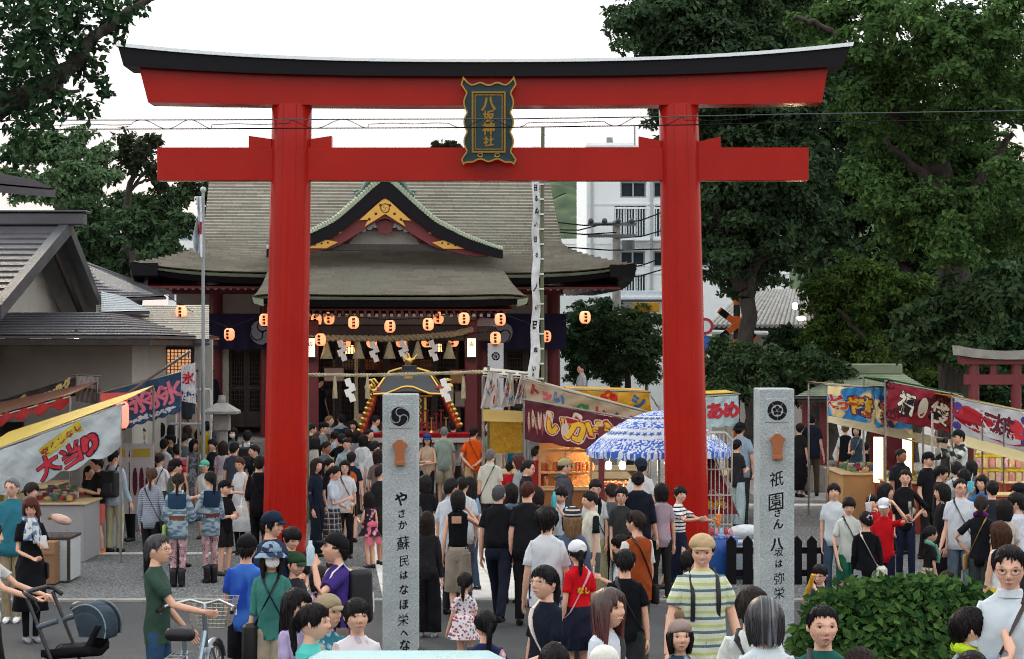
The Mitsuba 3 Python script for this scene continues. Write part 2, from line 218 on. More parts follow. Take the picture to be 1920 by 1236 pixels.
def slab(fn, nu, nv, off):                     # grid with thickness along the vector off
    a = grid(fn, nu, nv); v, f = a; o = np.array(off, float); n = len(v)
    idx = np.arange(n).reshape(nu, nv)
    loop = np.concatenate([idx[:-1, 0], idx[-1, :-1], idx[:0:-1, -1], idx[0, :0:-1]]); l2 = np.roll(loop, -1)
    s = np.vstack([np.stack([loop, l2, l2 + n], 1), np.stack([loop, l2 + n, loop + n], 1)])
    return (np.vstack([v, v + o]), np.vstack([f, f[:, ::-1] + n, s[:, ::-1]]))
def glyph(c, fat=0.0):                         # polygon of a character in a box 1 high, centred on the origin
    g = Polygon()
    for r in GLY[c]: g = g.symmetric_difference(Polygon([((q // 64 - 32) / 56, (q % 64 - 32) / 56) for q in r]).buffer(0))
    return g.buffer(fat, quad_segs=2).simplify(0.006) if fat else g
def text(s, size, fat=0.0, step=1.0, vertical=False, shear=0.0, asp=1.0):   # polygons laid out from the origin, to the right or downwards
    out = []
    for k, c in enumerate(s):
        if c == ' ': continue
        g = affinity.affine_transform(glyph(c, fat), [asp, shear, 0, 1, 0, 0])
        out.append(affinity.translate(affinity.scale(g, size, size, origin=(0, 0)), 0 if vertical else (k + 0.5) * size * step, -(k + 0.5) * size * step if vertical else 0))
    return union_all(out)
rng = np.random.default_rng(7)
# ---------------------------------------------------------------- materials
bs('matte', **prin(VC, 0.75, specular=0.3))
bs('paint', **prin(VC, 0.42, specular=0.5))
bs('gloss', **prin(VC, 0.18, specular=0.5))
def wave(x, y, z): return dr.sin(x + 1.8 * dr.sin(z * .63 + y * .4) + .7 * dr.sin(y * 1.3)) * dr.sin(z + 1.5 * dr.sin(x * .57 - y * .6)) * .5 + .5   # cheap smooth ripples
def wr(p, n, uv): return wave(p.x * 22, p.y * 22, p.z * 15) * .6 + wave(p.x * 61 + 2, p.y * 57, p.z * 43) * .15
bs('cloth', **bump(wr, 0.032, prin(VC, 0.85, specular=0.12, sheen=0.06), 4e-3))
bs('skin', **prin(VC, 0.48, specular=0.4))
bs('hair', **bump(lambda p, n, uv: N((p.x + p.y * .7) * 130, (p.y - p.x * .4) * 130, p.z * 14), 0.012, prin(VC, 0.5, specular=0.12), 2e-3))
bs('leather', **prin(VC, 0.5, specular=0.4))
bs('metal', **prin(VC, 0.35, metallic=0.9))
bs('gold', **prin('#d9b260', 0.3, metallic=1.0))
bs('dull_gold', **prin('#a8843c', 0.4, metallic=0.8))
bs('awning', **bump(lambda p, n, uv: wave(p.x * 8, p.y * 7, p.z * 9) + .3 * wave(p.x * 23, p.y * 21, p.z * 25), 0.03, prin(VC, 0.6, specular=0.3), 8e-3))
bs('print', **prin(VC, 0.7, specular=0.2))
bs('leaf', type='principledthin', base_color=VC, roughness=0.5, diff_trans=0.45, eta=1.35)
bs('bark', **bump(lambda p, n, uv: N(p.x * 16, p.y * 16, p.z * 4), 0.06, prin(mikit.proc(lambda p, n, uv: MX((.022, .018, .015), (.06, .05, .042), FB(p.x * 9, p.y * 9, p.z * 3, 3))), 0.85), 4e-3))
bs('red_lacquer', **bump(lambda p, n, uv: wave(p.x * 6, p.y * 6, p.z * 2.3), 0.004, prin(mikit.proc(lambda p, n, uv: MX((.33, .009, .006), (.42, .014, .007), FB(p.x * 2.2, p.y * 2.2, p.z * .9, 3))), 0.2, specular=0.17), 1e-2))
bs('black_lacquer', **prin('#0d0b11', 0.5, specular=0.18))
bs('granite', **bump(lambda p, n, uv: N(p.x * 160, p.y * 160, p.z * 160), 0.002, prin(mikit.proc(lambda p, n, uv: MX(MX((.22, .255, .265), (.43, .475, .485), N(p.x * 110, p.y * 110, p.z * 110)), (.64, .67, .67), SS(.72, .9, N(p.x * 190 + 5, p.y * 190, p.z * 190))) * (0.85 + 0.3 * FB(p.x * 5, p.y * 5, p.z * 5, 3))), 0.6), 1e-3))
bs('stone', **bump(lambda p, n, uv: N(p.x * 40, p.y * 40, p.z * 40), 0.006, prin(mikit.proc(lambda p, n, uv: MX((.16, .155, .145), (.36, .35, .33), FB(p.x * 7, p.y * 7, p.z * 7, 4))), 0.8), 3e-3))
def asp(p, n, uv):
    a = FB(p.x * 1.1, p.y * 1.1, 0, 4); g = N(p.x * 120, p.y * 120, 3)
    c = MX((.022, .024, .027), (.054, .058, .062), a * .6 + g * .4)
    return MX(c, (.024, .025, .027), SS(.66, .72, FB(p.x * .5 + 9, p.y * .35, 2, 3)) * .55)
bs('asphalt', **bump(lambda p, n, uv: N(p.x * 110, p.y * 110, 0), 0.004, prin(mikit.proc(asp), 0.8), 2e-3))
def grav(p, n, uv):
    a, b, c = mikit.voronoi(p.x * 26, p.y * 26)
    return MX(MX((.08, .085, .087), (.29, .30, .30), c), (.05, .05, .052), SS(.30, .62, a)) * (0.75 + 0.5 * FB(p.x * .9, p.y * .9, 0, 3))
bs('gravel', **bump(lambda p, n, uv: dr.maximum(0, .6 - mikit.voronoi(p.x * 26, p.y * 26)[0]), 0.03, prin(mikit.proc(grav), 0.85), 3e-3))
bs('plaster', **prin(mikit.proc(lambda p, n, uv: MX((.34, .325, .295), (.45, .435, .40), FB(p.x * 2, p.y * 2, p.z * 1.2, 4))), 0.85))
def shin(scale, c0, c1, c2, sp=0.125, w=0.45):  # copper shingles: tone per piece, dark joints between them
    def fn(p, n, uv):
        r = dr.floor(uv.y / sp); x = uv.x / w + .5 * r + mikit.cell_rand(r, 7) * 3
        t = mikit.cell_rand(dr.floor(x), r, 3); j = dr.abs(x - dr.floor(x) - .5)
        c = MX(MX(c0, c1, t * .55 + .45 * FB(uv.x * .8, uv.y * .8, 1, 4)), c2, SS(.55, .8, FB(uv.x * 2.1 + 7, uv.y * .5, 4, 3)) * .6)
        return c * dr.select(j > .475, .8, 1.0)
    return fn
bs('shingle', **prin(mikit.proc(shin(1, (.235, .22, .185), (.40, .375, .32), (.29, .295, .25))), 0.6, metallic=0.15))
bs('verdigris', **prin(mikit.proc(lambda p, n, uv: MX((.14, .18, .12), (.29, .33, .225), FB(p.x * 3, p.y * 3, p.z * 6, 4))), 0.6))
bs('dark_metal_roof', **prin(mikit.proc(lambda p, n, uv: MX((.05, .052, .06), (.105, .105, .12), FB(p.x * 2, p.y * 2, p.z * 3, 4))), 0.38, metallic=0.3))
bs('dark_wood', **prin(mikit.proc(lambda p, n, uv: MX((.018, .014, .013), (.05, .036, .03), FB(p.x * 12, p.y * 12, p.z * 2, 3))), 0.6))
bs('red_wood', **prin(mikit.proc(lambda p, n, uv: MX((.11, .012, .018), (.18, .022, .028), FB(p.x * 5, p.y * 5, p.z * 1.2, 3))), 0.5))
bs('straw', **prin(mikit.proc(lambda p, n, uv: MX((.25, .22, .13), (.48, .43, .28), FB(p.x * 30, p.y * 30, p.z * 20, 3))), 0.9))
def emit(name, col, base=None):
    scene[name] = prin(base or col, 0.6)
    return {'type': 'area', 'radiance': {'type': 'rgb', 'value': [float(x) for x in col]}}
bs('pale_stone', **prin(mikit.proc(lambda p, n, uv: MX((.38, .37, .35), (.56, .55, .53), FB(p.x * 6, p.y * 6, p.z * 6, 3))), 0.8))
bs('cap_white', **prin('#dfe6ea', 0.3, metallic=0.2)); bs('teal_lacquer', **prin('#1d3a40', 0.35)); bs('orange_wood', **prin('#9a5a34', 0.55)); bs('teal_copper', **prin('#51706a', 0.5))
bs('white_wall', **prin(mikit.proc(lambda p, n, uv: MX((.58, .62, .64), (.72, .75, .76), FB(p.x * .9, p.y * .9, p.z * .35, 4))), 0.8)); bs('blue_wall', **prin('#7f98a6', 0.5)); bs('window_glass', **prin('#2c343a', 0.08, specular=0.8)); bs('pale_metal', **prin('#b4bcc2', 0.35, metallic=.3)); bs('bamboo', **prin('#5c6148', 0.6))
bs('hill_wood', **prin(mikit.proc(lambda p, n, uv: MX((.03, .055, .028), (.075, .11, .05), N(p.x * .35, p.y * .35, p.z * .35))), 0.9)); bs('hedge_leaf', type='principledthin', base_color=VC, roughness=0.22, diff_trans=0.25, eta=1.5); bs('leaf_stem', **prin('#5d7a2a', 0.6))
bs('mikoshi_black', **prin('#23272e', 0.16, specular=0.6)); bs('red_paint', **prin('#80121a', 0.5)); bs('amber', **prin('#b35a14', 0.4)); scene['clear_blue'] = {'type': 'thindielectric', 'specular_transmittance': {'type': 'rgb', 'value': [.45, .7, .95]}}
# ---------------------------------------------------------------- people: generator
SKIN, TAN, PALE = rgb('#d4a58c'), rgb('#98654c'), rgb('#cfa28d')
HC = {'k': (.012, .010, .011), 'd': (.022, .015, .013), 'b': (.055, .026, .016), 'r': (.075, .022, .016), 'g': (.15, .15, .155), 'w': (.36, .36, .36), 'l': (.19, .11, .06), 'm': (.06, .06, .065)}
def fract(x): return x - dr.floor(x)
# printed and woven cloth: (kind, scale x, scale z, cut, colour, colour, colour)
ROWS = []
def pat(name, *row): PAT[name] = len(ROWS); ROWS.append(row)
K_ = (0, 0, 0)
pat('stripe_green', 0, 1, .098, .2, (.09, .155, .17), (.55, .58, .47), (.42, .49, .17))
pat('stripe_marine', 0, 1, .052, .36, (.03, .032, .05), (.72, .72, .72), (.72, .72, .72))
pat('stripe_fine', 0, 1, .028, .5, (.13, .16, .22), (.36, .38, .43), (.36, .38, .43))
pat('beanie_stripe', 0, 1, .084, .2, (.42, .4, .38), (.02, .02, .022), (.42, .4, .38))
pat('plaid_dark', 1, .085, .085, .1, (.42, .4, .4), (.16, .15, .15), (.02, .02, .025))
pat('plaid_beige', 1, .06, .06, .28, (.2, .13, .11), (.3, .22, .19), (.5, .42, .36))
pat('floral_pink', 2, 11, 11, .42, (.022, .016, .022), (.5, .17, .27), (.7, .5, .5))
pat('floral_navy', 2, 9, 9, .42, (.012, .02, .07), (.55, .3, .38), (.7, .6, .6))
pat('floral_pale', 2, 16, 16, .42, (.22, .31, .35), (.42, .47, .46), (.16, .2, .26))
pat('leggings', 2, 16, 16, .42, (.45, .27, .29), (.12, .06, .08), (.6, .5, .5))
pat('aloha', 2, 14, 14, .36, (.03, .15, .21), (.16, .33, .36), (.3, .45, .45))
pat('yukata_white', 2, 12, 12, .36, (.64, .6, .64), (.48, .38, .48), (.55, .42, .4))
pat('print_toddler', 2, 30, 30, .40, (.70, .68, .68), (.42, .06, .07), (.06, .1, .3))
pat('tie_dye', 3, 22, 7, .54, (.02, .07, .13), (.36, .45, .5), K_)
pat('happi', 3, 14, 42, .5, (.10, .16, .22), (.30, .37, .42), K_)
pat('knit_dots', 3, 160, 160, .78, (.014, .013, .016), (.17, .17, .18), K_)
pat('swirl_grey', 3, 26, 26, .5, (.10, .11, .14), (.24, .26, .3), K_)
pat('scarf_print', 3, 30, 22, .5, (.12, .2, .33), (.6, .62, .62), K_)
pat('jersey_blue', 3, 9, 4, .5, (.015, .06, .38), (.04, .14, .5), K_)
pat('bucket_print', 3, 30, 30, .51, (.02, .035, .075), (.2, .28, .36), K_)
pat('camo_white', 3, 7, 7, .46, (.025, .03, .03), (.5, .54, .5), K_)
pat('umbrella_print', 4, 44, 8, .36, (.05, .13, .5), (.6, .66, .74), K_)
pat('banner_art', 3, 3.2, 4.5, .5, (.04, .22, .5), (.75, .62, .3), K_)
def pattern_fn(p, n, uv):
    i = dr.floor(uv.x)
    def col(k):
        t = ROWS[0][k]
        v = mi.Color3f(*t) if isinstance(t, tuple) else mi.Float(t)
        for j, r in enumerate(ROWS[1:], 1):
            w = mi.Color3f(*r[k]) if isinstance(t, tuple) else mi.Float(r[k]); v = dr.select(i == j, w, v)
        return v
    kind, sx, sz, cut, a, b, c = (col(k) for k in range(7))
    x = p.x + p.y * .5
    t = fract(p.z / sz)
    stripe = dr.select(t < cut, a, dr.select((t > .45) & (t < .45 + cut), c, b))
    plaid = dr.select((fract(x / sx) < cut) | (t < cut), a, dr.select((fract(x / sx + .2) < cut * .5) | (fract(t + .2) < cut * .5), b, c))
    v1, v2, vr = mikit.voronoi(x * sx, p.z * sz)
    w = N(x * sx * 4, p.z * sz * 4, 0)
    fl = dr.select(v1 < .13, c, dr.select((v1 + w * .18 < cut) & (vr < .72), b, a))
    fl = dr.select((v1 + w * .18 < cut) & (vr > .86), c, fl)
    nz = MX(a, b, SS(cut - .05, cut + .05, FB(x * sx, p.z * sz, p.y * 2, 2)))
    brush = dr.select(N(x * sx, p.z * sz, p.y * sx) > .5, a, b)
    return dr.select(kind < .5, stripe, dr.select(kind < 1.5, plaid, dr.select(kind < 2.5, fl, dr.select(kind < 3.5, nz, brush))))
bs('pattern', **bump(wr, 0.02, prin(mikit.proc(pattern_fn), .85, specular=.2), 4e-3))
def grad_hair(p, n, uv): return MX((.16, .03, .035), (.05, .026, .02), SS(.0, 1., uv.y))
def make_head(sub):
    m = trimesh.creation.icosphere(sub, 1.0); v, f = np.array(m.vertices), np.array(m.faces)
    x, y, z = v.T.copy(); lo = np.clip(-z, 0, 1); fr = np.clip(-y, 0, 1)
    X = .335 * x * (1 - .30 * lo ** 1.6); Y = np.where(y < 0, .40 * y, .46 * y * (1 - .42 * lo ** 1.2)); Z = .5 * z
    Y = np.where(y < 0, np.maximum(Y, -.375 - .02 * (1 - lo)), Y) - .03 * lo * fr
    g = lambda cx, cz, sx, sz: np.exp(-((X - cx) / sx) ** 2 - ((Z - cz) / sz) ** 2) * (y < 0)
    Y -= .085 * g(0, -.11, .05, .07) + .05 * g(0, .0, .035, .10) + .028 * g(0, .09, .22, .045) + .03 * g(0, -.265, .10, .045) + .035 * g(0, -.42, .10, .07)
    Y += .036 * g(.15, .025, .075, .05) + .036 * g(-.15, .025, .075, .05) + .02 * g(0, -.205, .12, .03)
    Y -= .022 * g(.19, -.12, .09, .09) + .022 * g(-.19, -.12, .09, .09)
    return np.stack([X, Y, Z], 1), f
HEADS = {3: make_head(3), 4: make_head(4)}
def ear(s):
    b = ball((s * .335, .04, -.03), .1, 2, (.35, .62, 1.0)); v = b[0].copy(); v[:, 0] += s * np.clip(v[:, 1] - .03, 0, 1) * .5; return (v, b[1])
def face_bits(mouth=0):
    out = []
    for s in (-1, 1):
        out.append((ball((s * .15, -.335, .02), 1, 1, (.055, .026, .019)), (.42, .37, .35)))
        out.append((ball((s * .15, -.356, .02), 1, 1, (.027, .016, .020)), (.012, .009, .008)))
        out.append((tube([[s * .085, -.353, .028], [s * .15, -.366, .05], [s * .215, -.34, .032]], [.004, .008, .004], 5), (.03, .014, .012)))
        out.append((tube([[s * .07, -.375, .105], [s * .16, -.376, .128], [s * .235, -.335, .105]], [.008, .012, .005], 5, .6), (.05, .022, .018)))
    out.append((ball((0, -.39, -.262), 1, 2, (.085, .03, .02)), (.36, .13, .115)))
    out.append((tube([[-.085, -.385, -.262], [0, -.422, -.262], [.085, -.385, -.262]], [.004, .008, .004], 5), (.12, .04, .04)))
    if mouth: out.append((tube([[-.06, -.402, -.267], [0, -.425, -.275], [.06, -.402, -.267]], [.008, .014, .008], 5), (.75, .72, .68)))
    out.append((ball((.03, -.436, -.155), .012, 1), (.1, .05, .04))); out.append((ball((-.03, -.436, -.155), .012, 1), (.1, .05, .04)))
    return out
FACE = {0: face_bits(0), 1: face_bits(1)}
def hand(curl):                                # palm along -z, back of the hand to +x, thumb on -y; wrist at the origin, length 0.18
    ms = []
    palm = [(0, .020, .015), (-.03, .036, .016), (-.07, .043, .014), (-.095, .041, .012)]
    g = np.arange(10) * 2 * PI / 10
    ms.append(loft([[[d * np.sin(a), w * np.cos(a), z] for a in g] for z, w, d in palm][::-1]))
    for k, (y, L) in enumerate(((-.031, .068), (-.010, .077), (.011, .071), (.031, .055))):
        p, a, pts = np.array([0, y, -.088]), 0.12 + curl * .25, []
        for q in (0, .42, .36, .28):
            if q: p = p + np.array([-math.sin(a), 0, -math.cos(a)]) * L * q; a += curl * .85 + .08
            pts.append(p)
        ms.append(tube(pts, [.0095, .009, .0082, .0062], 6, 1.0, (0, 1, 0)))
    ms.append(tube([[-.004, -.022, -.02], [-.012 - .01 * curl, -.05, -.05], [-.018 - .02 * curl, -.058 + .012 * curl, -.078], [-.022 - .03 * curl, -.054 + .03 * curl, -.10]], [.013, .0125, .0105, .0075], 6, 1.0, (1, 0, 0)))
    return ms
HANDS = {c: hand(c) for c in (.25, 1.0)}
def nrm(a): a = np.asarray(a, float); return a / np.linalg.norm(a)
ARM = {'d': ((.16, -.02, -1), (.06, -.2, -1)), 'f': ((.14, -.25, -1), (-.4, -1, .3)), 'F': ((.14, -.15, -1), (-.45, -.9, -.3)), 'p': ((.35, -.75, -.45), (-.55, -.2, 1)),
       'h': ((.8, .2, -.8), (-.75, -.3, -.7)), 'w': ((.1, -.35, -1), (.02, -.7, -.9)), 'b': ((.12, .4, -1), (.05, .05, -1)), 'r': ((.1, -.8, -.75), (.0, -1, -.3)),
       'c': ((.18, -.28, -1), (-1, -.55, -.05)), 'u': ((.7, -.6, .25), (-.8, .0, .9)), 'k': ((.4, .3, -1), (-.75, .35, -.6)), 's': ((.3, -.1, -1), (.2, -.35, -1)), 'e': ((.35, -.95, .05), (-.35, -.25, 1)), 'x': ((.45, -.75, -.5), (.1, -1, .1))}
def union(ms):
    out = []
    for m in ms:
        v, f = VF(m)
        if np.einsum('ij,ij->i', v[f[:, 0]], np.cross(v[f[:, 1]], v[f[:, 2]])).sum() < 0: f = f[:, ::-1]
        M = m3.Manifold(m3.Mesh(np.asarray(v, np.float32), np.asarray(f, np.uint32)))
        if M.status() == m3.Error.NoError and not M.is_empty(): out.append(M)
        else: BAD.append(str(M.status()))
    return VF(m3.Manifold.batch_boolean(out, m3.OpType.Add))
BAD = []
def ell(z, w, d, y=0.0, n=22, sq=2.3, x=0.0):
    g = np.arange(n) * 2 * PI / n; c, s = np.cos(g), np.sin(g)
    return np.stack([x + w * np.sign(c) * np.abs(c) ** (2 / sq), y + d * np.sign(s) * np.abs(s) ** (2 / sq), np.full(n, z)], 1)
def hair_mesh(edge, thick, drop, n=40, m=14, jit=.03, seed=0, flat=0.0, part=0.0):
    # shell round the head (unit: head height); edge(phi in degrees from the front) -> z of its rim
    r = np.random.default_rng(seed); ph = np.arange(n) * 2 * PI / n
    deg = np.degrees(np.minimum(ph, 2 * PI - ph)); ze = np.array([edge(a) for a in deg]) + jit * (r.random(n) - .5) * 2
    q5 = np.stack([np.cos(ph) * 5, np.sin(ph) * 5], 1); ww_ = lambda t: 1 + .13 * jit / .05 * (meshkit.noise(np.concatenate([q5, np.full((n, 1), t * 2.2 + seed)], 1)) - .5) * min(1, t * 3) + .05 * min(1, jit / .04) * (meshkit.noise(np.concatenate([q5 * 3.1, np.full((n, 1), t * 1.3 + seed)], 1)) - .5)
    def ring(t, off):
        z = .5 + off * .9 + (ze - .5 - off * .9) * t ** 1.15 if t > 0 else np.full(n, .5 + off * .9)
        top = np.clip(z, 0, None) / (.5 + off * .9)
        R = np.sqrt(np.clip(1 - top ** 2.3, 0, 1)); low = np.clip(-z, 0, 3)
        R = R * np.where(low > 0, 1 - drop * np.clip(low, 0, .55) ** 1.4, 1)
        wx, wf, wb = .335 + off, .385 + off, .455 + off
        x = wx * R * np.sin(ph); c = np.cos(ph)
        y = np.where(c > 0, -wf * R * c, -wb * R * c)
        if flat: y = np.where(low > .3, y * (1 - flat * np.clip(low - .3, 0, 1)), y)
        wob = ww_(t) if off > .02 and jit > 0 else 1
        return np.stack([x * wob, y * wob, z], 1)
    ts = np.linspace(0.02, 1, m)
    rings = [ring(t, thick * (1 - .72 * t ** 5)) for t in ts] + [ring(t, -.03) for t in ts[::-1]]
    if n < 60: return loft(rings)
    ms, o = [loft(rings)], np.array(rings[:m])          # loose locks that break the outline
    for _ in range(75):
        j, i0, dj = r.integers(n), int(m * r.uniform(.25, .6)), r.choice([-1, 0, 0, 1])
        pts = [o[i, (j + dj * q // 2) % n] * [1.03, 1.03, 1.01] for q, i in enumerate(np.linspace(i0, m - 1, 4).astype(int))]
        e = pts[-1] - pts[-2]; pts.append(pts[-1] + e / max(np.linalg.norm(e), 1e-6) * r.uniform(.02, .09) + r.normal(0, .008, 3))
        ms.append(tube(pts, [.004, .016, .018, .015, .002], 5, .6))
    return cat(ms)
def E_short(a): return np.interp(a, [0, 45, 62, 78, 100, 118, 150, 180], [.30, .27, .14, -.02, .07, -.10, -.28, -.31])
def E_fringe(a): return np.interp(a, [0, 40, 55, 72, 100, 118, 150, 180], [.12, .10, .0, -.12, -.02, -.2, -.36, -.38])
def E_bob(a): return np.interp(a, [0, 42, 56, 66, 180], [.14, .12, -.05, -.50, -.55])
def E_medium(a): return np.interp(a, [0, 40, 56, 68, 110, 180], [.17, .14, -.1, -.75, -.85, -.9])
def E_long(a): return np.interp(a, [0, 36, 54, 70, 110, 180], [.18, .15, -.1, -1.05, -1.5, -1.75])
def E_tied(a): return np.interp(a, [0, 40, 60, 85, 110, 150, 180], [.20, .17, .02, -.08, -.06, -.22, -.28])
def E_open(a): return np.interp(a, [0, 40, 60, 85, 110, 150, 180], [.30, .26, .10, -.04, -.04, -.22, -.28])
def E_cap(a): return np.interp(a, [0, 60, 120, 180], [.20, .14, .06, .04])
HAIR = {'short': (E_short, .075, .35, .075), 'fringe': (E_fringe, .09, .3, .075), 'curly': (E_fringe, .14, .25, .1), 'bob': (E_bob, .095, .12, .06), 'medium': (E_medium, .09, .1, .07), 'long': (E_long, .085, .02, .09),
        'pony': (E_tied, .06, .35, .03), 'bun': (E_tied, .06, .35, .03), 'ponyf': (E_open, .06, .35, .03), 'tied_': (E_fringe, .07, .3, .03), 'crop': (E_short, .045, .38, .03), 'bald': (lambda a: np.interp(a, [0, 60, 80, 120, 180], [.40, .2, -.02, -.15, -.3]), .035, .38, .03)}
HM = {}
def hair_of(style, near, seed):
    k = (style, near, seed % 3)
    if k not in HM:
        e, t, d, j = HAIR[style]; HM[k] = hair_mesh(e, t, d, 60 if near else 26, 18 if near else 9, j, seed % 3 + 1, .25 if style in ('long', 'medium') else 0)
        if style == 'curly':
            v, f = HM[k]; HM[k] = (v * (1 + .10 * (meshkit.noise(v * 9) - .5)[:, None]), f)
    return HM[k]
PEOPLE = []
def solve(u, v, h, base=0.0):
    d = 40.0
    for _ in range(60):
        e = (v - HZ) / F * d - (EYE - gz(d) - base - h); d -= e / ((v - HZ) / F - (0.05 if d < 24 else 0) + .02) * .7
        d = max(5, min(80, d))
    return d
ctop = {}
def person(u, v, h, yaw, sex, hair, top, bot, arms, label, extras=(), s=None, base=0.0, pitch=0, hyaw=0, fat=1.0, tone=None, lean=0.0):
    if s: d = F / s; h = EYE - gz(d) - base - (v - HZ) / s
    else:
        d = solve(u, v, h, base)
        if d > 47.4:
            base = .15; d = min(solve(u, v, h, base), 51.2); h = min(1.86, max(1.5, EYE - base - (v - HZ) * d / F))
    rv = np.random.default_rng(int(u * 7 + v * 13)); hyaw = hyaw or rv.uniform(-20, 20); pitch = pitch or rv.uniform(-6, 9); lean = lean + rv.uniform(-2, 1.5); fat = fat * rv.uniform(.94, 1.07)
    s = F / d; near = s > 170; key = thing('person', label, 'person'); ex = {}
    for e in extras: ex.setdefault(e.split(':')[0], e.split(':')[1:])
    seed = len(PEOPLE); fem = sex in 'fg'; kid = sex in 'bg' or h < 1.4
    hat = top and any(e.split(':')[0] in ('cap', 'bcap', 'bucket', 'beanie', 'flatcap', 'sunhat') for e in extras)
    h -= .012
    k = (h / 1.7); kw = (h / 1.7) ** (.8 if kid else .95) * (.88 if not fem else .82) * fat
    hH = .231 * (h / 1.7) ** .35; zs = h - 1.27 * hH; zh = h * (.52 - .05 * np.clip((1.5 - h) / .6, 0, 1)); tor = zs - zh
    M = TR((u - CX) * d / F, d, gz(d) + base) @ RZ(yaw) @ (RX(lean) if lean else np.eye(4)); PEOPLE.append((label, round(h, 2), round(s)))
    nseg = 24 if near else 14
    W = .160 * kw
    prof = [(zh - .07 * k, .135, .09, 0), (zh, .165, .112, .005), (zh + .38 * tor, .122 if fem else .142, .088 if fem else .10, -.005), (zh + .68 * tor, .145 if fem else .165, .108 if fem else .115, -.012), (zh + .86 * tor, .155 if fem else .172, .10, 0), (zs - .01, .15, .078, .012)]
    zz, ww, dd, yy = (np.array(c) for c in zip(*prof)); ww, dd = ww * kw, dd * kw * (1 + .35 * (fat - 1))
    tw = lambda z: (np.interp(z, zz, ww), np.interp(z, zz, dd), np.interp(z, zz, yy))
    neck = [(zs + .028 * k, .088 * kw, .062 * kw, .014), (zs + .052 * k, .056 * kw + .004, .056 * kw, .012), (h - hH * .78, .052 * kw + .004, .055 * kw, .0)]
    P = M
    def PT(name, mesh, bsdf, color=None, smooth=50, lb=None, par=None): return put(f'{par or key}__{name}', mesh, bsdf, color, smooth, lb, M=P)
    # limbs
    S, Hn, limbs = {}, {}, {}
    for i, sd in enumerate((1, -1)):
        U, Fo = ARM[arms[i]]; U, Fo = nrm(nrm(U) + rv.normal(0, .07, 3) * [.6, 1, .5]) * [sd, 1, 1], nrm(nrm(Fo) + rv.normal(0, .09, 3)) * [sd, 1, 1]
        a = np.array([sd * W * 1.0, .012, zs - .05 * k]); e = a + U * .172 * h; w = e + Fo * .148 * h
        limbs[sd] = (a, e, w, U, Fo)
    st = arms[2] if len(arms) > 2 else 's'; st = 'a' if st == 's' and rv.random() < .4 else st; legs = {}
    for sd in (1, -1):
        hp = np.array([sd * .085 * kw, .005, zh - .02]); fy = 0
        if st == 'w': fy = -.20 * h if sd == (1 if seed % 2 else -1) else .17 * h
        if st == 'a': fy = -.04 * h * sd
        an = np.array([sd * (.10 if st != 'n' else .07) * kw, .01 + fy, .05 * h + (.03 * h if fy > .1 else 0)]); kn = (hp + an) / 2 + [sd * .008, -.02 * h - .05 * abs(fy), .0]
        legs[sd] = (hp, kn, an)
    skin = SKIN * (.93 + .16 * np.random.default_rng(seed).random()) if tone is None else tone
    n6 = 12 if near else 8
    def limb(p, r, n=None): return tube(p, r, n or n6)
    # body: one surface
    A = .036 if fem else .043
    parts = [loft([ell(z, w * .97, dp * .97, y, nseg) for z, w, dp, y in list(zip(zz, ww, dd, yy)) + neck])]
    hv, hf = HEADS[4 if near else 3]; HMx = TR(0, -.018 * k, h - .006 - hH / 2) @ RZ(hyaw) @ RX(pitch) @ SC(hH)
    parts.append(app((hv, hf), HMx))
    for sd in (1, -1): parts.append(app(ear(sd), HMx))
    for sd in (1, -1):
        a, e, w, U, Fo = limbs[sd]; cr = 1.0 if arms[0 if sd > 0 else 1] in 'fFpreux' else .25; ak = kw ** .8
        parts.append(limb([a * [.5, 1, 1], a * [.92, 1, 1] + [0, 0, .006], a + U * .045 * h, e - U * .01, (e + w) / 2 - (w - e) * .1, w + Fo * .012], np.array([A * .9, A * 1.1, A * 1.05, A * .86, A * .84, A * .58]) * ak))
        z = -Fo; y = nrm(np.cross(z, np.cross([0, 1, 0.3], z) + 1e-6)); x = np.cross(y, z)
        if x[0] * sd < 0: x, y = -x, -y
        hs = .95 * h / 1.7 if not kid else h / 1.7 * 1.05
        R = np.eye(4); R[:3, 0], R[:3, 1], R[:3, 2], R[:3, 3] = x * hs, np.cross(z, x) * hs, z * hs, w
        parts += [app(q, R) for q in HANDS[cr]]
        Hn[sd] = w + Fo * .085 * hs
    for sd in (1, -1):
        hp, kn, an = legs[sd]; lk = kw ** .7 * (.72 if bot.split(':')[0] in ('pants', 'wide', 'jeans', 'leggings') else 1)
        parts.append(limb([hp, hp * .55 + kn * .45, kn, kn * .55 + an * .45 + [0, .012, 0], an], np.array([.085, .075, .052, .052, .036]) * lk))
        parts.append(tube([an + [0, .02, 0], an + [0, .035, -.03 * h], an + [0, -.05 * h, -.036 * h], an + [0, -.085 * h, -.04 * h]], np.array([.036, .036, .032, .022]) * lk, 8, .7))
    body = union(parts); bv, bf = body; bcol = np.tile(skin, (len(bv), 1))
    rel = (yaw + hyaw + 180 + math.degrees(math.atan2((u - CX), F))) % 360 - 180
    if abs(rel) < 125:
        for m, c in FACE[1 if 'smile' in ex else 0]:
            mv, mf = app(m, HMx); bf = np.vstack([bf, mf + len(bv)]); bv = np.vstack([bv, mv]); bcol = np.vstack([bcol, np.tile(c, (len(mv), 1))])
    PT('body', (bv, bf), 'skin', bcol, True)
    # hair and hats
    hs_, hc, *_ = hair.split(':'); hcol = np.array(HC[hc]) * (.85 + .4 * np.random.default_rng(seed + 50).random())
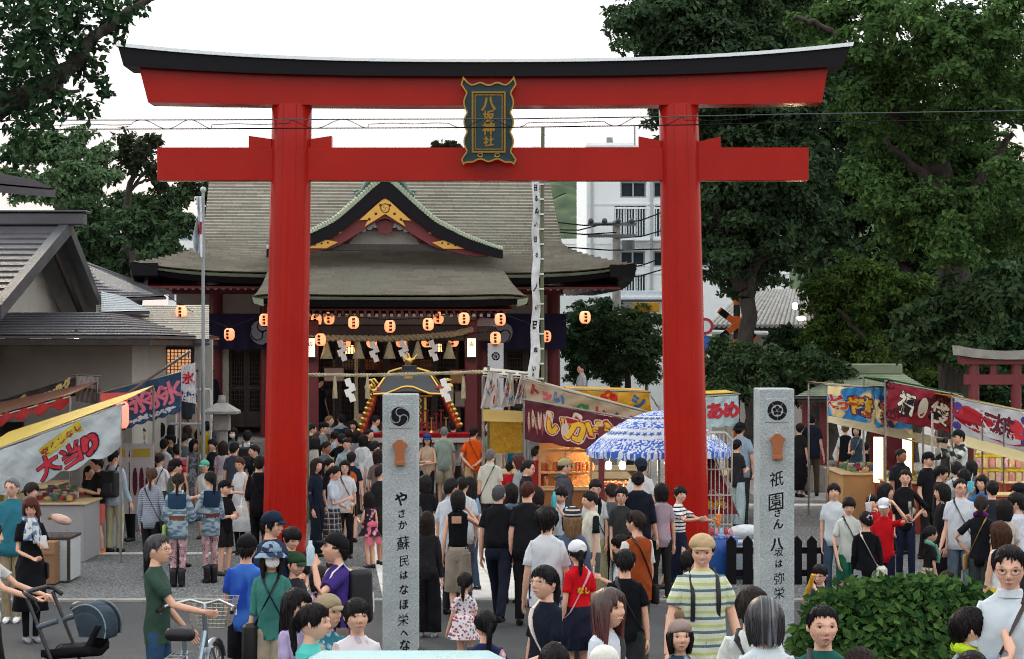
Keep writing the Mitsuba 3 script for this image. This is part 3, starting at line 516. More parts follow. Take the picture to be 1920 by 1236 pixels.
    if hs_ != 'none':
        hv_, hf_ = hair_of(hs_, near, seed)
        if hat: hv_ = hv_.copy(); up_ = hv_[:, 2] > .08; hv_[up_, :2] *= .84; hv_[up_, 2] = np.minimum(hv_[up_, 2], .49)
        hm = app((hv_, hf_), HMx)
        if 'ombre' in ex:
            z = hm[0][:, 2]; t = np.clip((z - z.min()) / (np.ptp(z)), 0, 1); put(f'{key}__hair', hm, 'hair_ombre', None, True, M=P, uv=np.stack([t, t], 1))
        elif 'streak' in ex: put(f'{key}__hair', hm, 'hair_streak', None, True, M=P, uv=np.stack([hm[0][:, 0] * 4, hm[0][:, 2]], 1))
        else: PT('hair', hm, 'hair', hcol, True)
        if hs_ in ('pony', 'ponyf'):
            zt = .10; PT('ponytail', app(tube([[0, .40, zt], [0, .56, zt], [.02, .60, -.25], [.03, .56, -.65], [.02, .54, -.95]], [.06, .11, .12, .10, .03], 10), HMx), 'hair', hcol, True)
        if hs_ == 'bun': PT('bun', app(ball((0, .44, .2), .17, 2, (1, .9, .9)), HMx), 'hair', hcol, True)
    for e in extras:
        q = e.split(':'); t = q[0]; c = q[1] if len(q) > 1 else None
        B = ('cloth', c) if c and not c.startswith('@') else (c[1:] if c else None, None)
        if t in ('cap', 'bcap'):
            PT('cap', app(hair_mesh(E_cap, .105, .1, 28, 8, 0, 1), HMx), *B)
            br = slab(lambda a, b: ((a - .5) * .60 * (1 - .25 * b ** 2), (-.40 - .34 * b * (1 - .8 * (2 * a - 1) ** 2)) * (1 if t == 'cap' else -1), .22 - .09 * b - .05 * (2 * a - 1) ** 2), 9, 5, (0, 0, -.03))
            PT('cap_brim', app(br, HMx), 'cloth', c if len(q) < 3 or not q[2].startswith('#') else q[2], 40, par=None)
        elif t == 'bucket':
            PT('hat', app(hair_mesh(lambda a: .12, .12, .1, 28, 8, 0, 1), HMx), *B)
            g = np.arange(29) / 28 * 2 * PI
            PT('hat_brim', app(slab(lambda a, b: ((.44 + .2 * b) * np.sin(a * 2 * PI), -(.5 + .2 * b) * np.cos(a * 2 * PI), .16 - .17 * b), 29, 4, (0, 0, -.02)), HMx), *B)
        elif t == 'beanie': PT('beanie', app(hair_mesh(lambda a: np.interp(a, [0, 180], [.14, -.02]), .12, .1, 28, 12, 0, 1), HMx), *B)
        elif t == 'flatcap':
            PT('flat_cap', app(hair_mesh(E_cap, .12, .1, 28, 8, 0, 1), HMx @ SC(1.03, 1.05, .96)), *B)
            PT('cap_brim', app(slab(lambda a, b: ((a - .5) * .62 * (1 - .2 * b ** 2), -.41 - .13 * b * (1 - .8 * (2 * a - 1) ** 2), .25 - .05 * b - .06 * (2 * a - 1) ** 2), 9, 4, (0, 0, -.03)), HMx), *B)
        elif t == 'pompom': PT('pompom', app(ball((0, .1, .68), .17, 3), HMx), 'cloth', c)
        elif t == 'mask': PT('mask', app(slab(lambda a, b: (.29 * np.sin((a - .5) * 2.2) * (1 - .3 * np.abs(2 * b - .8) ** 3), -.31 - .12 * np.cos((a - .5) * 2.2) - .05 * np.sin(b * PI) * np.sin(a * PI), -.02 - .36 * b), 9, 9, (0, .02, 0)), HMx), 'matte', c)
        elif t == 'glasses':
            ms = []
            for sd in (-1, 1):
                g = np.linspace(0, 2 * PI, 13); ms += [tube(np.stack([sd * .155 + .10 * np.cos(g), -.40 + .03 * np.cos(g) * sd, .01 + .07 * np.sin(g)], 1), .010, 4), tube([[sd * .25, -.385, .03], [sd * .345, -.1, .03], [sd * .35, .05, .02]], .009, 4)]
            ms.append(tube([[-.055, -.41, .02], [.055, -.41, .02]], .009, 4)); PT('glasses', app(cat(ms), HMx), 'metal', c or '#888', True)
        elif t == 'flower': PT('hair_flower', app(cat([ball((.12 * math.cos(a), .50, .22 + .09 * math.sin(a)), .07, 1) for a in np.arange(5) * 1.257]), HMx), 'cloth', c)
    # clothes
    def sleeve(frac, rr, end=None):
        out = []
        for sd in (1, -1):
            a, e, w, U, Fo = limbs[sd]; r0 = (A * 1.02 + .016) * kw ** .8
            if frac <= 1:
                q = a + U * .172 * h * frac; out.append(limb([a * [.5, 1, 1], a * [.94, 1, 1] + [0, 0, .004], a + U * .04 * h, (a + q) / 2 + U * .015 * h, q], [r0 * .75, r0 * .97, r0, r0 * 1.03, r0 * rr], nseg // 2 + 4))
            else:
                q = e + Fo * .148 * h * (frac - 1); out.append(limb([a * [.5, 1, 1], a * [.94, 1, 1] + [0, 0, .004], a + U * .04 * h, (a + e) / 2 + U * .02 * h, e, q], [r0 * .75, r0 * .97, r0, r0, r0 * (.9 + .5 * (rr - 1)), r0 * .8 * rr], nseg // 2 + 4))
        return out
    def folds(m, amp):
        v, f = VF(m); n = meshkit.noise(v * [12, 12, 6] + seed * 7) - .5 + .45 * (meshkit.noise(v * [26, 26, 15] + seed) - .5)
        c = v - [0, 0, 0]; r = np.hypot(c[:, 0], c[:, 1]); q = np.stack([c[:, 0], c[:, 1] - .01, c[:, 0] * 0], 1) / np.maximum(r, .05)[:, None]
        return (v + q * (n * amp)[:, None], f)
    def torso_cloth(z0, off, hem, flare=0.0, z1=None, openneck=False):
        zs_ = list(np.linspace(z0, zs - .012, 11 if near else 6)); rings = []
        for z in zs_:
            w, dp, y = tw(z); t = (z - z0) / (zs - z0); wm, dm, _ = tw(zh + .75 * tor)
            if z < zh + .7 * tor: w, dp = max(w, wm * hem), max(dp, dm * hem)
            rings.append(ell(z, w + off + flare * (1 - t) ** 2, dp + off + flare * .8 * (1 - t) ** 2, y, nseg + 6))
        rings += [ell(zs + .026 * k, .098 * kw, .072 * kw, .012, nseg + 6), ell(zs + .045 * k, (.062 if not openneck else .078) * kw + .008, .066 * kw, .01, nseg + 6)]
        return loft(rings)
    def cl(name, m, spec, smooth=50):
        c = spec[1] if len(spec) > 1 else '#888'
        return PT(name, m, c[1:], None, smooth) if c.startswith('@') else PT(name, m, 'cloth', c, smooth)
    tk, *ta = top.split(':'); ta = [tk] + ta; tuck = 'tuck' in ta
    bk, *ba = bot.split(':'); ba = [bk] + ba
    amp = .034 * kw
    zb = zh + .10 * tor if tuck else zh - .10 * k
    fl = lambda ms: folds(union(ms), amp) if near else union(ms)
    if tk in ('tee', 'polo', 'shirt', 'long', 'over'):
        fr = {'tee': .66, 'polo': .62, 'shirt': .68, 'long': 1.92, 'over': 1.15}[tk]
        cl('shirt', fl([torso_cloth(zb, .018 * kw, .98 if not fem or tk in ('over', 'shirt') else .92)] + sleeve(fr, 1.12 if fr < 1.5 else .85)), ta)
        if tk in ('polo', 'shirt'):
            PT('collar', loft([ell(zs + .02 * k, .082 * kw + .01, .078 * kw, .004, nseg), ell(zs + .062 * k, .064 * kw + .008, .066 * kw, .012, nseg), ell(zs + .064 * k, .056 * kw + .006, .058 * kw, .012, nseg), ell(zs + .03 * k, .07 * kw, .066 * kw, .01, nseg)], False), *(('cloth', ta[1]) if not ta[1].startswith('@') else (ta[1][1:], None)), 40)
    elif tk == 'tank': cl('top', fl([torso_cloth(zb, .012 * kw, .9)]), ta)
    elif tk == 'vest':
        cl('vest', fl([torso_cloth(zb, .026 * kw, .98)]), ta); cl('shirt', fl([torso_cloth(zb + .05, .014 * kw, .95)] + sleeve(.66, 1.1)), ['x', ta[2]])
    elif tk == 'raglan':
        cl('shirt', fl([torso_cloth(zb, .02 * kw, .96)]), ta); cl('sleeves', union(sleeve(.68, 1.12)), ['x', ta[2]])
    elif tk == 'hoodie':
        cl('hoodie', fl([torso_cloth(zb, .03 * kw, 1.0)] + sleeve(1.95, .95)), ta); cl('hood', folds(tube([[-.09 * kw, -.03, zs + .03], [-.08 * kw, .06, zs + .03], [0, .11 * kw, zs], [.08 * kw, .06, zs + .03], [.09 * kw, -.03, zs + .03]], [.03, .045, .055, .045, .03], 8), .02), ta)
    elif tk in ('dress', 'sdress'):
        L = float(ta[2]) if len(ta) > 2 and ta[2][0] in '.0123456789' else .27
        cl('dress', folds(union([torso_cloth(zh + .2 * tor, .014 * kw, .86)] + [loft([ell(z, max(tw(max(z, zh - .07 * k))[0], .1) + .018 + .11 * kw * t, max(tw(max(z, zh - .07 * k))[1], .08) + .02 + .11 * kw * t, 0, nseg + 12) for z, t in ((L * h, 1.0), ((L * h + zh) / 2, .62), (zh, .25), (zh + .36 * tor, .02))])] + (sleeve(.6, 1.15) if tk == 'sdress' else [])), amp * 1.3), ta)
    elif tk in ('happi', 'yukata'):
        Lz = zh - .16 * k if tk == 'happi' else .12 * h
        ms = [torso_cloth(max(Lz, zh - .16 * k), .03 * kw, 1.02)]
        if tk == 'yukata': ms.append(loft([ell(z, .2 * kw + .03, .15 * kw + .03, 0, nseg + 6) for z in (Lz, zh)]))
        for sd in (1, -1):
            a, e, w, U, Fo = limbs[sd]; r0 = (A + .03) * kw; q = e + Fo * .148 * h * .35
            ms.append(limb([a * [.5, 1, 1], a * [.94, 1, 1] + [0, 0, .004], (a + e) / 2, e + [0, 0, -.03], q + [0, 0, -.05]], [r0 * .75, r0 * .97, r0 * 1.25, r0 * 1.75, r0 * 2.0], nseg // 2 + 4))
        cl('happi_coat' if tk == 'happi' else 'yukata', fl(ms), ta)
        PT('belt', loft([ell(z, tw(zh + .3 * tor)[0] * 1.12 + .035 * kw, tw(zh + .3 * tor)[1] * 1.1 + .035 * kw, 0, nseg) for z in (zh + .22 * tor, zh + .36 * tor)]), 'cloth', ta[2] if len(ta) > 2 else '#733', 40)
    if bk in ('pants', 'wide', 'jeans', 'shorts', 'leggings', 'culotte'):
        rr = {'pants': (.098, .088, .068, .058), 'jeans': (.098, .086, .068, .06), 'wide': (.105, .105, .11, .118), 'shorts': (.105, .105, .10, .1), 'leggings': (.09, .080, .058, .043), 'culotte': (.11, .12, .135, .14)}[bk]
        ms = [loft([ell(z, tw(max(z, zh - .06 * k))[0] + .012 * kw, tw(max(z, zh - .06 * k))[1] + .012 * kw, .004, nseg) for z in (zh - .10 * k, zh - .03, zh + .02, zh + .16 * tor)])]
        for sd in (1, -1):
            hp, kn, an = legs[sd]; lk = kw ** .8; an2 = an + [0, 0, .0]
            if bk in ('shorts', 'culotte'): q = kn + (hp - kn) * (.12 if bk == 'shorts' else -.25); ms.append(limb([hp + [0, 0, .02], (hp + q) / 2, q], np.array([rr[0], rr[1], rr[2]]) * lk, nseg // 2 + 6))
            else: ms.append(limb([hp + [0, 0, .02], hp * .55 + kn * .45, kn, kn * .5 + an2 * .5, an2 + [0, 0, -.012]], np.array([rr[0], rr[1], rr[2], (rr[2] + rr[3]) / 2, rr[3]]) * lk, nseg // 2 + 6))
        cl('shorts' if bk in ('shorts', 'culotte') else 'trousers', fl(ms), ba)
    elif bk == 'skirt':
        L = float(ba[2]) if len(ba) > 2 else .3
        n = 48; g = np.arange(n) * 2 * PI / n; rings = []
        for z, t in ((L * h, 1), ((L * h + zh) / 2, .6), (zh, .2), (zh + .22 * tor, 0)):
            w, dp, _ = tw(max(z, zh - .02)); q = ell(z, w + .016 + .10 * kw * t, dp + .016 + .10 * kw * t, 0, n); f_ = 1 + .07 * t * np.sign(np.sin(g * 12)) * np.abs(np.sin(g * 12)) ** .5; q[:, :2] *= f_[:, None]; rings.append(q)
        cl('skirt', loft(rings), ba)
    shc = ex.get('shoes', ['#1c1c1e'])[0]
    for sd in (1, -1):
        an = legs[sd][2]; lk = kw ** .7; z0 = an[2] - .05 * h
        PT('shoe', tube([an + [0, .055 * h * .6, .0], an + [0, .045 * h * .6, -.03 * h], an + [0, -.03 * h, -.028 * h], an + [0, -.075 * h, -.034 * h], an + [0, -.105 * h, -.04 * h]], np.array([.03, .043, .043, .04, .022]) * lk, 10, .85), 'leather', shc)
        if 'boots' in ex: PT('boot', limb([an + [0, 0, -.03], an + [0, .005, .08 * h], legs[sd][1] * .45 + an * .55], [.05, .056, .064]), 'leather', ex['boots'][0])
    # prints and things carried
    def surf(x, z, side, off): w, dp, y = tw(z); w, dp = w + off, dp + off; return [x, y + side * dp * math.sqrt(max(0.02, 1 - min(1, abs(x / w)) ** 2.3)), z]
    def strap(sx, z1, off, wd, nm, par, c, full=True):
        x0, x1 = sx * .085 * kw, -sx * .19 * kw; pts = []
        for side in (-1, 1):
            for t in (np.linspace(0, 1, 9) if side < 0 else np.linspace(1, 0, 9)):
                pts.append(surf(x0 + (x1 - x0) * t, zs - .01 + (z1 - zs) * t, side, off))
            if side < 0: pts.append([-sx * (tw(max(z1, zh))[0] + off), 0, z1])
        pts += [[x0, .0, zs + .05 * k], pts[0]]
        PT(nm, tube(pts, wd, 6, .3), 'leather', c, 40, par=par)
    for e in extras:
        q = e.split(':'); t = q[0]; c = q[1] if len(q) > 1 else None; lb = q[-1]
        if t in ('bagl', 'bagr', 'tote'):
            sx = 1 if t == 'bagl' else -1; bkey = thing('shoulder_bag' if t != 'tote' else 'tote_bag', lb, 'bag'); z1 = zh + .02
            strap(-sx, z1, .03 * kw, .018 if near else .014, 'strap', bkey, q[2] if len(q) > 3 else c)
            w = tw(zh)[0] + .05; sz = (.13, .10, .20) if t != 'tote' else (.10, .28, .34)
            PT('pouch', app(cbox(0, 0, -sz[2] / 2, sz[1] * .45, sz[0] * 1.5 if t != 'tote' else sz[1], sz[2], .03), TR(sx * w, .02, z1 + .03)), 'leather', c, 40, par=bkey)
        elif t == 'straps':
            for sx in (1, -1): PT('strap', tube([surf(sx * .10 * kw, z, -1, .026 * kw) for z in np.linspace(zh + .35 * tor, zs - .01, 6)] + [[sx * .095 * kw, .01, zs + .052 * k]] + [surf(sx * .10 * kw, z, 1, .03) for z in (zs - .02, zs - .1)], .017, 6, .35), 'leather', c, 40, lb if len(q) > 2 else None)
        elif t == 'oneStrap': strap(int(q[2]), zh, .026 * kw, .02, 'strap', key, c)
        elif t == 'backpack':
            bkey = thing('backpack', lb, 'backpack'); ym = tw(zh + .7 * tor)[1] + .10 * kw; zc = zh + .52 * tor; sz = .19 if near else .17
            PT('pack', m3.Manifold.batch_hull([m3.Manifold.sphere(.05, 10).translate([x * .105 * kw / .9, ym + y * .05, zc + z * sz * k]) for x in (-1, 1) for y in (-1, 1) for z in (-1, 1)]), 'leather', c, 50, par=bkey)
            PT('pocket', m3.Manifold.batch_hull([m3.Manifold.sphere(.03, 8).translate([x * .085 * kw, ym + .09, zc - .06 + z * .07 * k]) for x in (-1, 1) for z in (-1, 1)]), 'leather', q[2] if len(q) > 3 else c, 50, par=bkey)
            for sx in (1, -1): PT('strap', tube([[sx * .09 * kw, ym - .06, zs - .05], [sx * .095 * kw, .03, zs + .055 * k]] + [surf(sx * .11 * kw, z, -1, .024 * kw) for z in np.linspace(zs - .02, zh + .45 * tor, 5)] + [[sx * (tw(zh + .4 * tor)[0] + .02), 0, zh + .38 * tor], [sx * .1, ym - .03, zh + .3 * tor]], .018, 6, .35), 'leather', q[2] if len(q) > 3 else c, 40, par=bkey)
        elif t in ('patch', 'fpatch'):
            side = 1 if t == 'patch' else -1; pw, ph_, zf = float(q[2]), float(q[3]), float(q[4]); zc = zh + zf * tor; rnd = len(q) > 5 and q[5] == 'o'
            def pf(a, b):
                aa, bb = a - .5, b - .5
                if rnd: r_ = np.maximum(np.abs(aa), np.abs(bb)) / np.maximum(np.hypot(aa, bb), 1e-6); aa, bb = aa * r_, bb * r_
                x = aa * pw; z = zc + bb * ph_; wq, dq, yq = tw(z); wq, dq = wq + .034, dq + .034
                return (x, yq + side * dq * np.sqrt(np.clip(1 - np.abs(x / wq) ** 2.3, .05, 1)), z)
            PT('print', slab(pf, 9, 9, (0, side * .004, 0)), *(('print', c) if not c.startswith('@') else (c[1:], None)), 60)
        elif t == 'ptext':
            g = text(q[2], float(q[3]), .02); x0, _, x1, _ = g.bounds; g = affinity.translate(g, -(x0 + x1) / 2, 0); m = prism(g, 0, .006); vv = m[0]; zc = zh + float(q[4]) * tor; side = int(q[5])
            if side > 0: vv[:, 0] *= -1
            yv = np.array([surf(a, zc, side, .032)[1] for a in vv[:, 0]]); PT('print', (np.stack([vv[:, 0], yv + vv[:, 1], vv[:, 2] + zc], 1), m[1]), 'print', c, None)
        elif t == 'scarf': PT('scarf', folds(union([tube([[.075 * kw * math.sin(a), .01 - .075 * kw * math.cos(a), zs + .05 * k - .03 * math.cos(a)] for a in np.linspace(-2.9, 2.9, 14)], .032, 8), tube([surf(x, z, -1, .03) for x, z in ((.02, zs + .02), (.05, zs - .1), (.06, zs - .24))], [.04, .05, .055], 8, .5), tube([surf(x, z, -1, .03) for x, z in ((-.02, zs + .02), (-.05, zs - .1), (-.055, zs - .2))], [.04, .05, .055], 8, .5)]), .02), c[1:] if c.startswith('@') else 'cloth', None if c.startswith('@') else c)
        elif t == 'sash': PT('sash', folds(union([ball((0, .13 * kw, zh + .28 * tor), .11 * kw, 3, (1.6, .6, .8)), tube([[.05, .14 * kw, zh + .2 * tor], [.09, .2 * kw, zh - .1], [.1, .22 * kw, zh - .22]], [.03, .05, .06], 8, .4), tube([[-.04, .14 * kw, zh + .2 * tor], [-.07, .19 * kw, zh - .1], [-.08, .2 * kw, zh - .2]], [.03, .05, .06], 8, .4), loft([ell(z, tw(zh + .3 * tor)[0] + .03, tw(zh + .3 * tor)[1] + .03, 0, nseg) for z in (zh + .2 * tor, zh + .36 * tor)])]), .02), 'cloth', c)
        elif t in ('phone', 'cup', 'bottle', 'fan', 'icecream', 'pbag', 'corn', 'stick', 'glass', 'book', 'camera', 'wallet', 'toy'):
            sd = 1 if q[2] == 'l' else -1; a, e_, w, U, Fo = limbs[sd]; c0 = Hn[sd] + np.array([0, -.02, .0])
            hk = thing({'phone': 'smartphone', 'cup': 'plastic_cup', 'bottle': 'bottle', 'fan': 'hand_fan', 'icecream': 'ice_cream', 'pbag': 'plastic_bag', 'corn': 'grilled_corn', 'stick': 'food_stick', 'glass': 'plastic_cup', 'book': 'leaflet', 'camera': 'photo_camera', 'wallet': 'wallet', 'toy': 'toy'}[t], lb, {'phone': 'phone', 'fan': 'fan', 'icecream': 'ice cream', 'pbag': 'plastic bag', 'corn': 'corn', 'glass': 'cup', 'book': 'paper', 'stick': 'food'}.get(t, t))
            Q = lambda nm, m, B_, cc, sm=50: PT(nm, app(m, TR(*c0)), B_, cc, sm, par=hk)
            if t == 'phone': Q('case', cbox(0, 0, .03, .074, .010, .15, .004) if arms[0 if sd > 0 else 1] != 'F' else app(cbox(0, 0, 0, .074, .010, .15, .004), RX(55)), 'gloss', c)
            elif t == 'book': Q('sheet', app(cbox(0, 0, .02, .16, .008, .2, .002), RX(35)), 'matte', c)
            elif t == 'wallet': Q('body', cbox(0, 0, 0, .11, .025, .19, .01), 'leather', c)
            elif t in ('cup', 'glass'):
                Q('tumbler', tube([[0, 0, -.06], [0, 0, .10]], [.03, .046], 16), 'clear_plastic' if t == 'glass' else 'paint', c); 
                if t == 'cup': Q('straw', tube([[0, 0, .09], [.03, 0, .22]], .005, 5), 'paint', '#eee')
            elif t == 'bottle': Q('flask', tube([[0, 0, -.06], [0, 0, .08], [0, 0, .11], [0, 0, .14]], [.034, .034, .016, .016], 12), 'gloss', c)
            elif t == 'fan': Q('blade_guard', app(tube([[0, -.012, 0], [0, .02, 0]], .055, 18), TR(0, 0, .15)), 'matte', c); Q('handle', cyl(0, 0, -.06, .10, .015), 'paint', c)
            elif t == 'icecream': Q('cone', tube([[0, 0, -.06], [0, 0, .06]], [.008, .026], 10), 'matte', '#b98a4a'); Q('scoop', ball((0, 0, .085), .038, 2), 'matte', c)
            elif t == 'pbag': Q('sack', folds(tube([[0, 0, .02], [0, 0, -.08], [0, 0, -.22], [0, 0, -.30]], [.02, .075, .11, .085], 14, .55), .04), 'cloth', c)
            elif t == 'corn': Q('cob', tube([[.05, -.03, .10], [.0, 0, .0], [-.10, .03, -.16]], [.018, .027, .024], 12), 'matte', c); Q('stick', tube([[-.10, .03, -.16], [-.16, .05, -.25]], .006, 6), 'matte', '#c9a878')
            elif t == 'stick': Q('rod', tube([[-.12, -.05, -.06], [.10, .05, .08]], .007, 6), 'matte', c)
            elif t == 'camera': Q('case', cbox(0, -.02, .02, .13, .07, .09, .012), 'leather', c); Q('lens', tube([[0, -.05, .02], [0, -.15, .02]], [.036, .04], 14), 'leather', c)
            elif t == 'toy': Q('ball', ball((0, 0, .02), .055, 2), 'matte', c)
    return key, M, Hn
scene['clear_plastic'] = {'type': 'thindielectric'}
bs('hair_ombre', **prin(mikit.proc(grad_hair), 0.38))
bs('hair_streak', **prin(mikit.proc(lambda p, n, uv: MX((.022, .02, .024), (.16, .17, .19), SS(.5, .75, FB(uv.x * 22, uv.y * 2, 0, 2)))), 0.4))
def crowd(lines):
    for ln in lines.strip().split('\n'):
        f = [x.strip() for x in ln.split('|')]
        if len(f) < 7: continue
        nums = f[0].split(','); kw = dict(x.split('=') for x in nums[4:])
        kw = {k: (float(v) if k != 'tone' else TAN if v == 'tan' else PALE) for k, v in kw.items()}
        OUT[f[6]] = person(float(nums[0]), float(nums[1]), float(nums[2]), float(nums[3]), f[1], f[2], f[3], f[4], f[5], f[6], [x for x in (f[7].split(';') if len(f) > 7 else []) if x], **kw)
OUT = {}
# ---------------------------------------------------------------- the setting: ground
put('road', grid(lambda a, b: (-60 + 120 * a, 1 + 27.4 * b, np.maximum(0, .05 * (24 - (1 + 27.4 * b)))), 3, 140), 'asphalt', kind='structure')
put('ground', grid(lambda a, b: (-900 + 1800 * a, 28.4 + 1500 * b, 0 * a - .006), 3, 3), 'stone', kind='structure')
put('gravel_forecourt', grid(lambda a, b: (-30 + 60 * a, 28.52 + 26 * b, 0 * a), 3, 3), 'gravel', kind='structure')
k = put('kerb', cat([box(-30 + i * 1.2 + .004, -30 + (i + 1) * 1.2 - .004, 28.38, 28.53, -.2, .035, .008) for i in range(50)]), 'stone', kind='structure')
AX = lambda x, y: (x - .0875 * (y - 32), y)                # the path's own axis leans to the left
lab('path', kind='structure')
for i in range(16):
    for j in range(4):
        y = 28.6 + i * .9; x = -2.03 + j * .82; p0 = AX(x, y)
        put(f'path__paving_slab_{i * 4 + j:03d}', app(box(0.006, .812, .006, .892, -.1, .022 + .006 * rng.random(), .006), TR(p0[0], p0[1]) @ RZ(5)), 'pale_stone', raw=True)
put('border_stones', cat([box(-9 + i * .9, -9 + i * .9 + .89, 34.85, 35.05, -.1, .02, .005) for i in range(7)]), 'pale_stone', kind='structure')
put('stone_terrace', box(5.3, 22, 45.2, 60, -.2, .16, .02), 'stone', kind='structure')
put('stone_veranda', box(-10.5, -6.4, 43.4, 46.55, -.1, 1.12, .02), 'stone', kind='structure')
put('stone_apron', box(-8.5, 4.6, 47.5, 54, -.1, .15, .02), 'stone', kind='structure')
put('stone_step', box(5.0, 22, 44.7, 45.19, -.2, .075, .02), 'pale_stone', kind='structure')
# manhole in the road
mh = thing('manhole_cover', 'pale rectangular cover set in the asphalt beside the pushchair', 'manhole cover'); q = at(182, 1229, 4000 / 183)
put(mh + '__plate', app(cbox(0, 0, .005, .42, .2, .02, .005), TR(q[0], q[1], gz(q[1]))), 'pale_stone'); put(mh + '__rim', app(cat([cbox(0, .115, 0, .48, .03, .03), cbox(0, -.115, 0, .48, .03, .03), cbox(.225, 0, 0, .03, .2, .03), cbox(-.225, 0, 0, .03, .2, .03)]), TR(q[0], q[1], gz(q[1]))), 'stone')
# ---------------------------------------------------------------- the great torii
TY = 32.0; tx = lambda u: (u - CX) / 125; tz = lambda v: EYE + (HZ - v) / 125
tg = thing('torii_gate', 'huge vermilion gate with black top beam spanning the forecourt', 'torii gate')
for x1, x0 in ((-3.3, -3.42), (2.5, 2.64)):
    zs_ = np.linspace(-.05, 7.02, 12); rs = np.linspace(.328, .298, 12)
    put(tg + '__pillar', tube([[x0 + (x1 - x0) * (z / 7), TY, z] for z in zs_], rs, 48, up=(0, 1, 0)), 'red_lacquer', smooth=40)
    for sx in (-1, 1): put(tg + '__seam', tube([[x0 + (x1 - x0) * (z / 7) + sx * .10 * (1 - .012 * z), TY - (.308 - .004 * z), z] for z in (.4, 2, 4, 7.0)], .010, 6), 'red_lacquer', smooth=60)
    put(tg + '__base', cyl(x0, TY, -.1, .32, .40, .385, 40), 'black_lacquer', smooth=40)
curve = lambda x: .16 * np.abs((x + .416) / 5.4) ** 2.6
xs = np.linspace(-1, 1, 41)
def beam(xl0, xl1, xr0, xr1, z0, z1, y0, y1, nm, mat, k0=1.0, k1=1.0):   # lower and upper ends, curved like a bow
    lo = [(xl0 + (xr0 - xl0) * (t + 1) / 2,) for t in xs]; hi = [(xl1 + (xr1 - xl1) * (t + 1) / 2,) for t in xs]
    P_ = [(x, z0 + k0 * curve(x)) for (x,) in lo] + [(x, z1 + k1 * curve(x)) for (x,) in hi[::-1]]
    return put(tg + '__' + nm, prism(Polygon(P_), y0, y1), mat)
beam(tx(283), tx(266), tx(1537), tx(1548), 6.99, 7.42, TY - .25, TY + .25, 'lower_lintel', 'red_lacquer', .35, 1.0)
beam(tx(241), tx(231), tx(1573), tx(1586), 7.403, 7.605, TY - .42, TY + .42, 'top_lintel', 'black_lacquer', 1.0, 1.45)
beam(tx(227), tx(225), tx(1590), tx(1592), 7.608, 7.655, TY - .47, TY + .47, 'capping', 'cap_white', 1.45, 1.5)
put(tg + '__tie_beam', box(tx(297), tx(1514), TY - .13, TY + .13, 5.88, 6.376, .008), 'red_lacquer')
for a, b, c, d in ((468, 510, 256, 262), (583, 623, 262, 256), (1197, 1238, 257, 265), (1308, 1350, 267, 257)):
    put(tg + '__wedge', prism(Polygon([(tx(a), 6.374), (tx(b), 6.374), (tx(b), tz(d)), (tx(a), tz(c))]), TY - .1, TY + .1), 'red_lacquer')
# plaque hung from the lintels
pq = thing('shrine_plaque', 'dark teal plaque with gilt scalloped frame and four gilt characters', 'plaque')
MP = TR(tx(917), TY - .40, tz(306)) @ RX(6)
def wav(w, h, a):
    p = []
    for i in range(61): t = i / 60; p.append((-w + 2 * w * t, h + a * (abs(2 * t - 1) ** 6 * 1.5 + .35 * math.cos(t * 6 * PI))))
    for i in range(1, 60): t = i / 60; p.append((w - a * (.9 - .9 * abs(math.cos(t * 4 * PI)) - abs(2 * t - 1) ** 8 * .9), h - (h) * t))
    for i in range(61): t = i / 60; p.append((w - 2 * w * t, -a * (abs(2 * t - 1) ** 6 * 1.5 - .35 * math.cos(t * 6 * PI))))
    for i in range(1, 60): t = i / 60; p.append((-w + a * (.9 - .9 * abs(math.cos(t * 4 * PI)) - abs(2 * t - 1) ** 8 * .9), h * t))
    return Polygon(p).buffer(0)
W0 = wav(.375, 1.14, .055); W1 = W0.buffer(-.021)
put(pq + '__rim', prism(W0.difference(W1), -.07, .06), 'gold', M=MP)
v, f = prism(W1, -.03, .05); put(pq + '__border', (v, f), 'teal_lacquer', M=MP)
put(pq + '__inner_frame', prism(Polygon([(-.25, .12), (.25, .12), (.25, 1.02), (-.25, 1.02)]).difference(Polygon([(-.225, .145), (.225, .145), (.225, .995), (-.225, .995)])), -.07, .0), 'dull_gold', M=MP)
put(pq + '__inner_frame', prism(Polygon([(-.205, .165), (.205, .165), (.205, .975), (-.205, .975)]).difference(Polygon([(-.192, .178), (.192, .178), (.192, .962), (-.192, .962)])), -.06, .0), 'dull_gold', M=MP)
put(pq + '__panel', box(-.24, .24, -.045, .02, .13, 1.01), 'teal_lacquer', M=MP)
for c, z, s_, sh in (('八', .86, .24, .1), ('坂', .67, .19, .12), ('神', .49, .21, .1), ('社', .30, .17, .12)):
    put(pq + '__character', prism(affinity.translate(affinity.affine_transform(affinity.scale(glyph(c, .022), s_, s_, origin=(0, 0)), [1, 0, sh, 1, 0, 0]), 0, z), -.062, -.04), 'dull_gold', M=MP)
for sx in (-1, 1):
    for q in (0, 1): put(pq + '__scroll', tube([[sx * (.12 + .045 * math.cos(a) * (1 - a / 9)), -.05, .085 + (1 - 2 * q) * .028 * math.sin(a)] for a in np.linspace(0, 4.2, 12)], .007, 6), 'gold', smooth=60, M=MP)
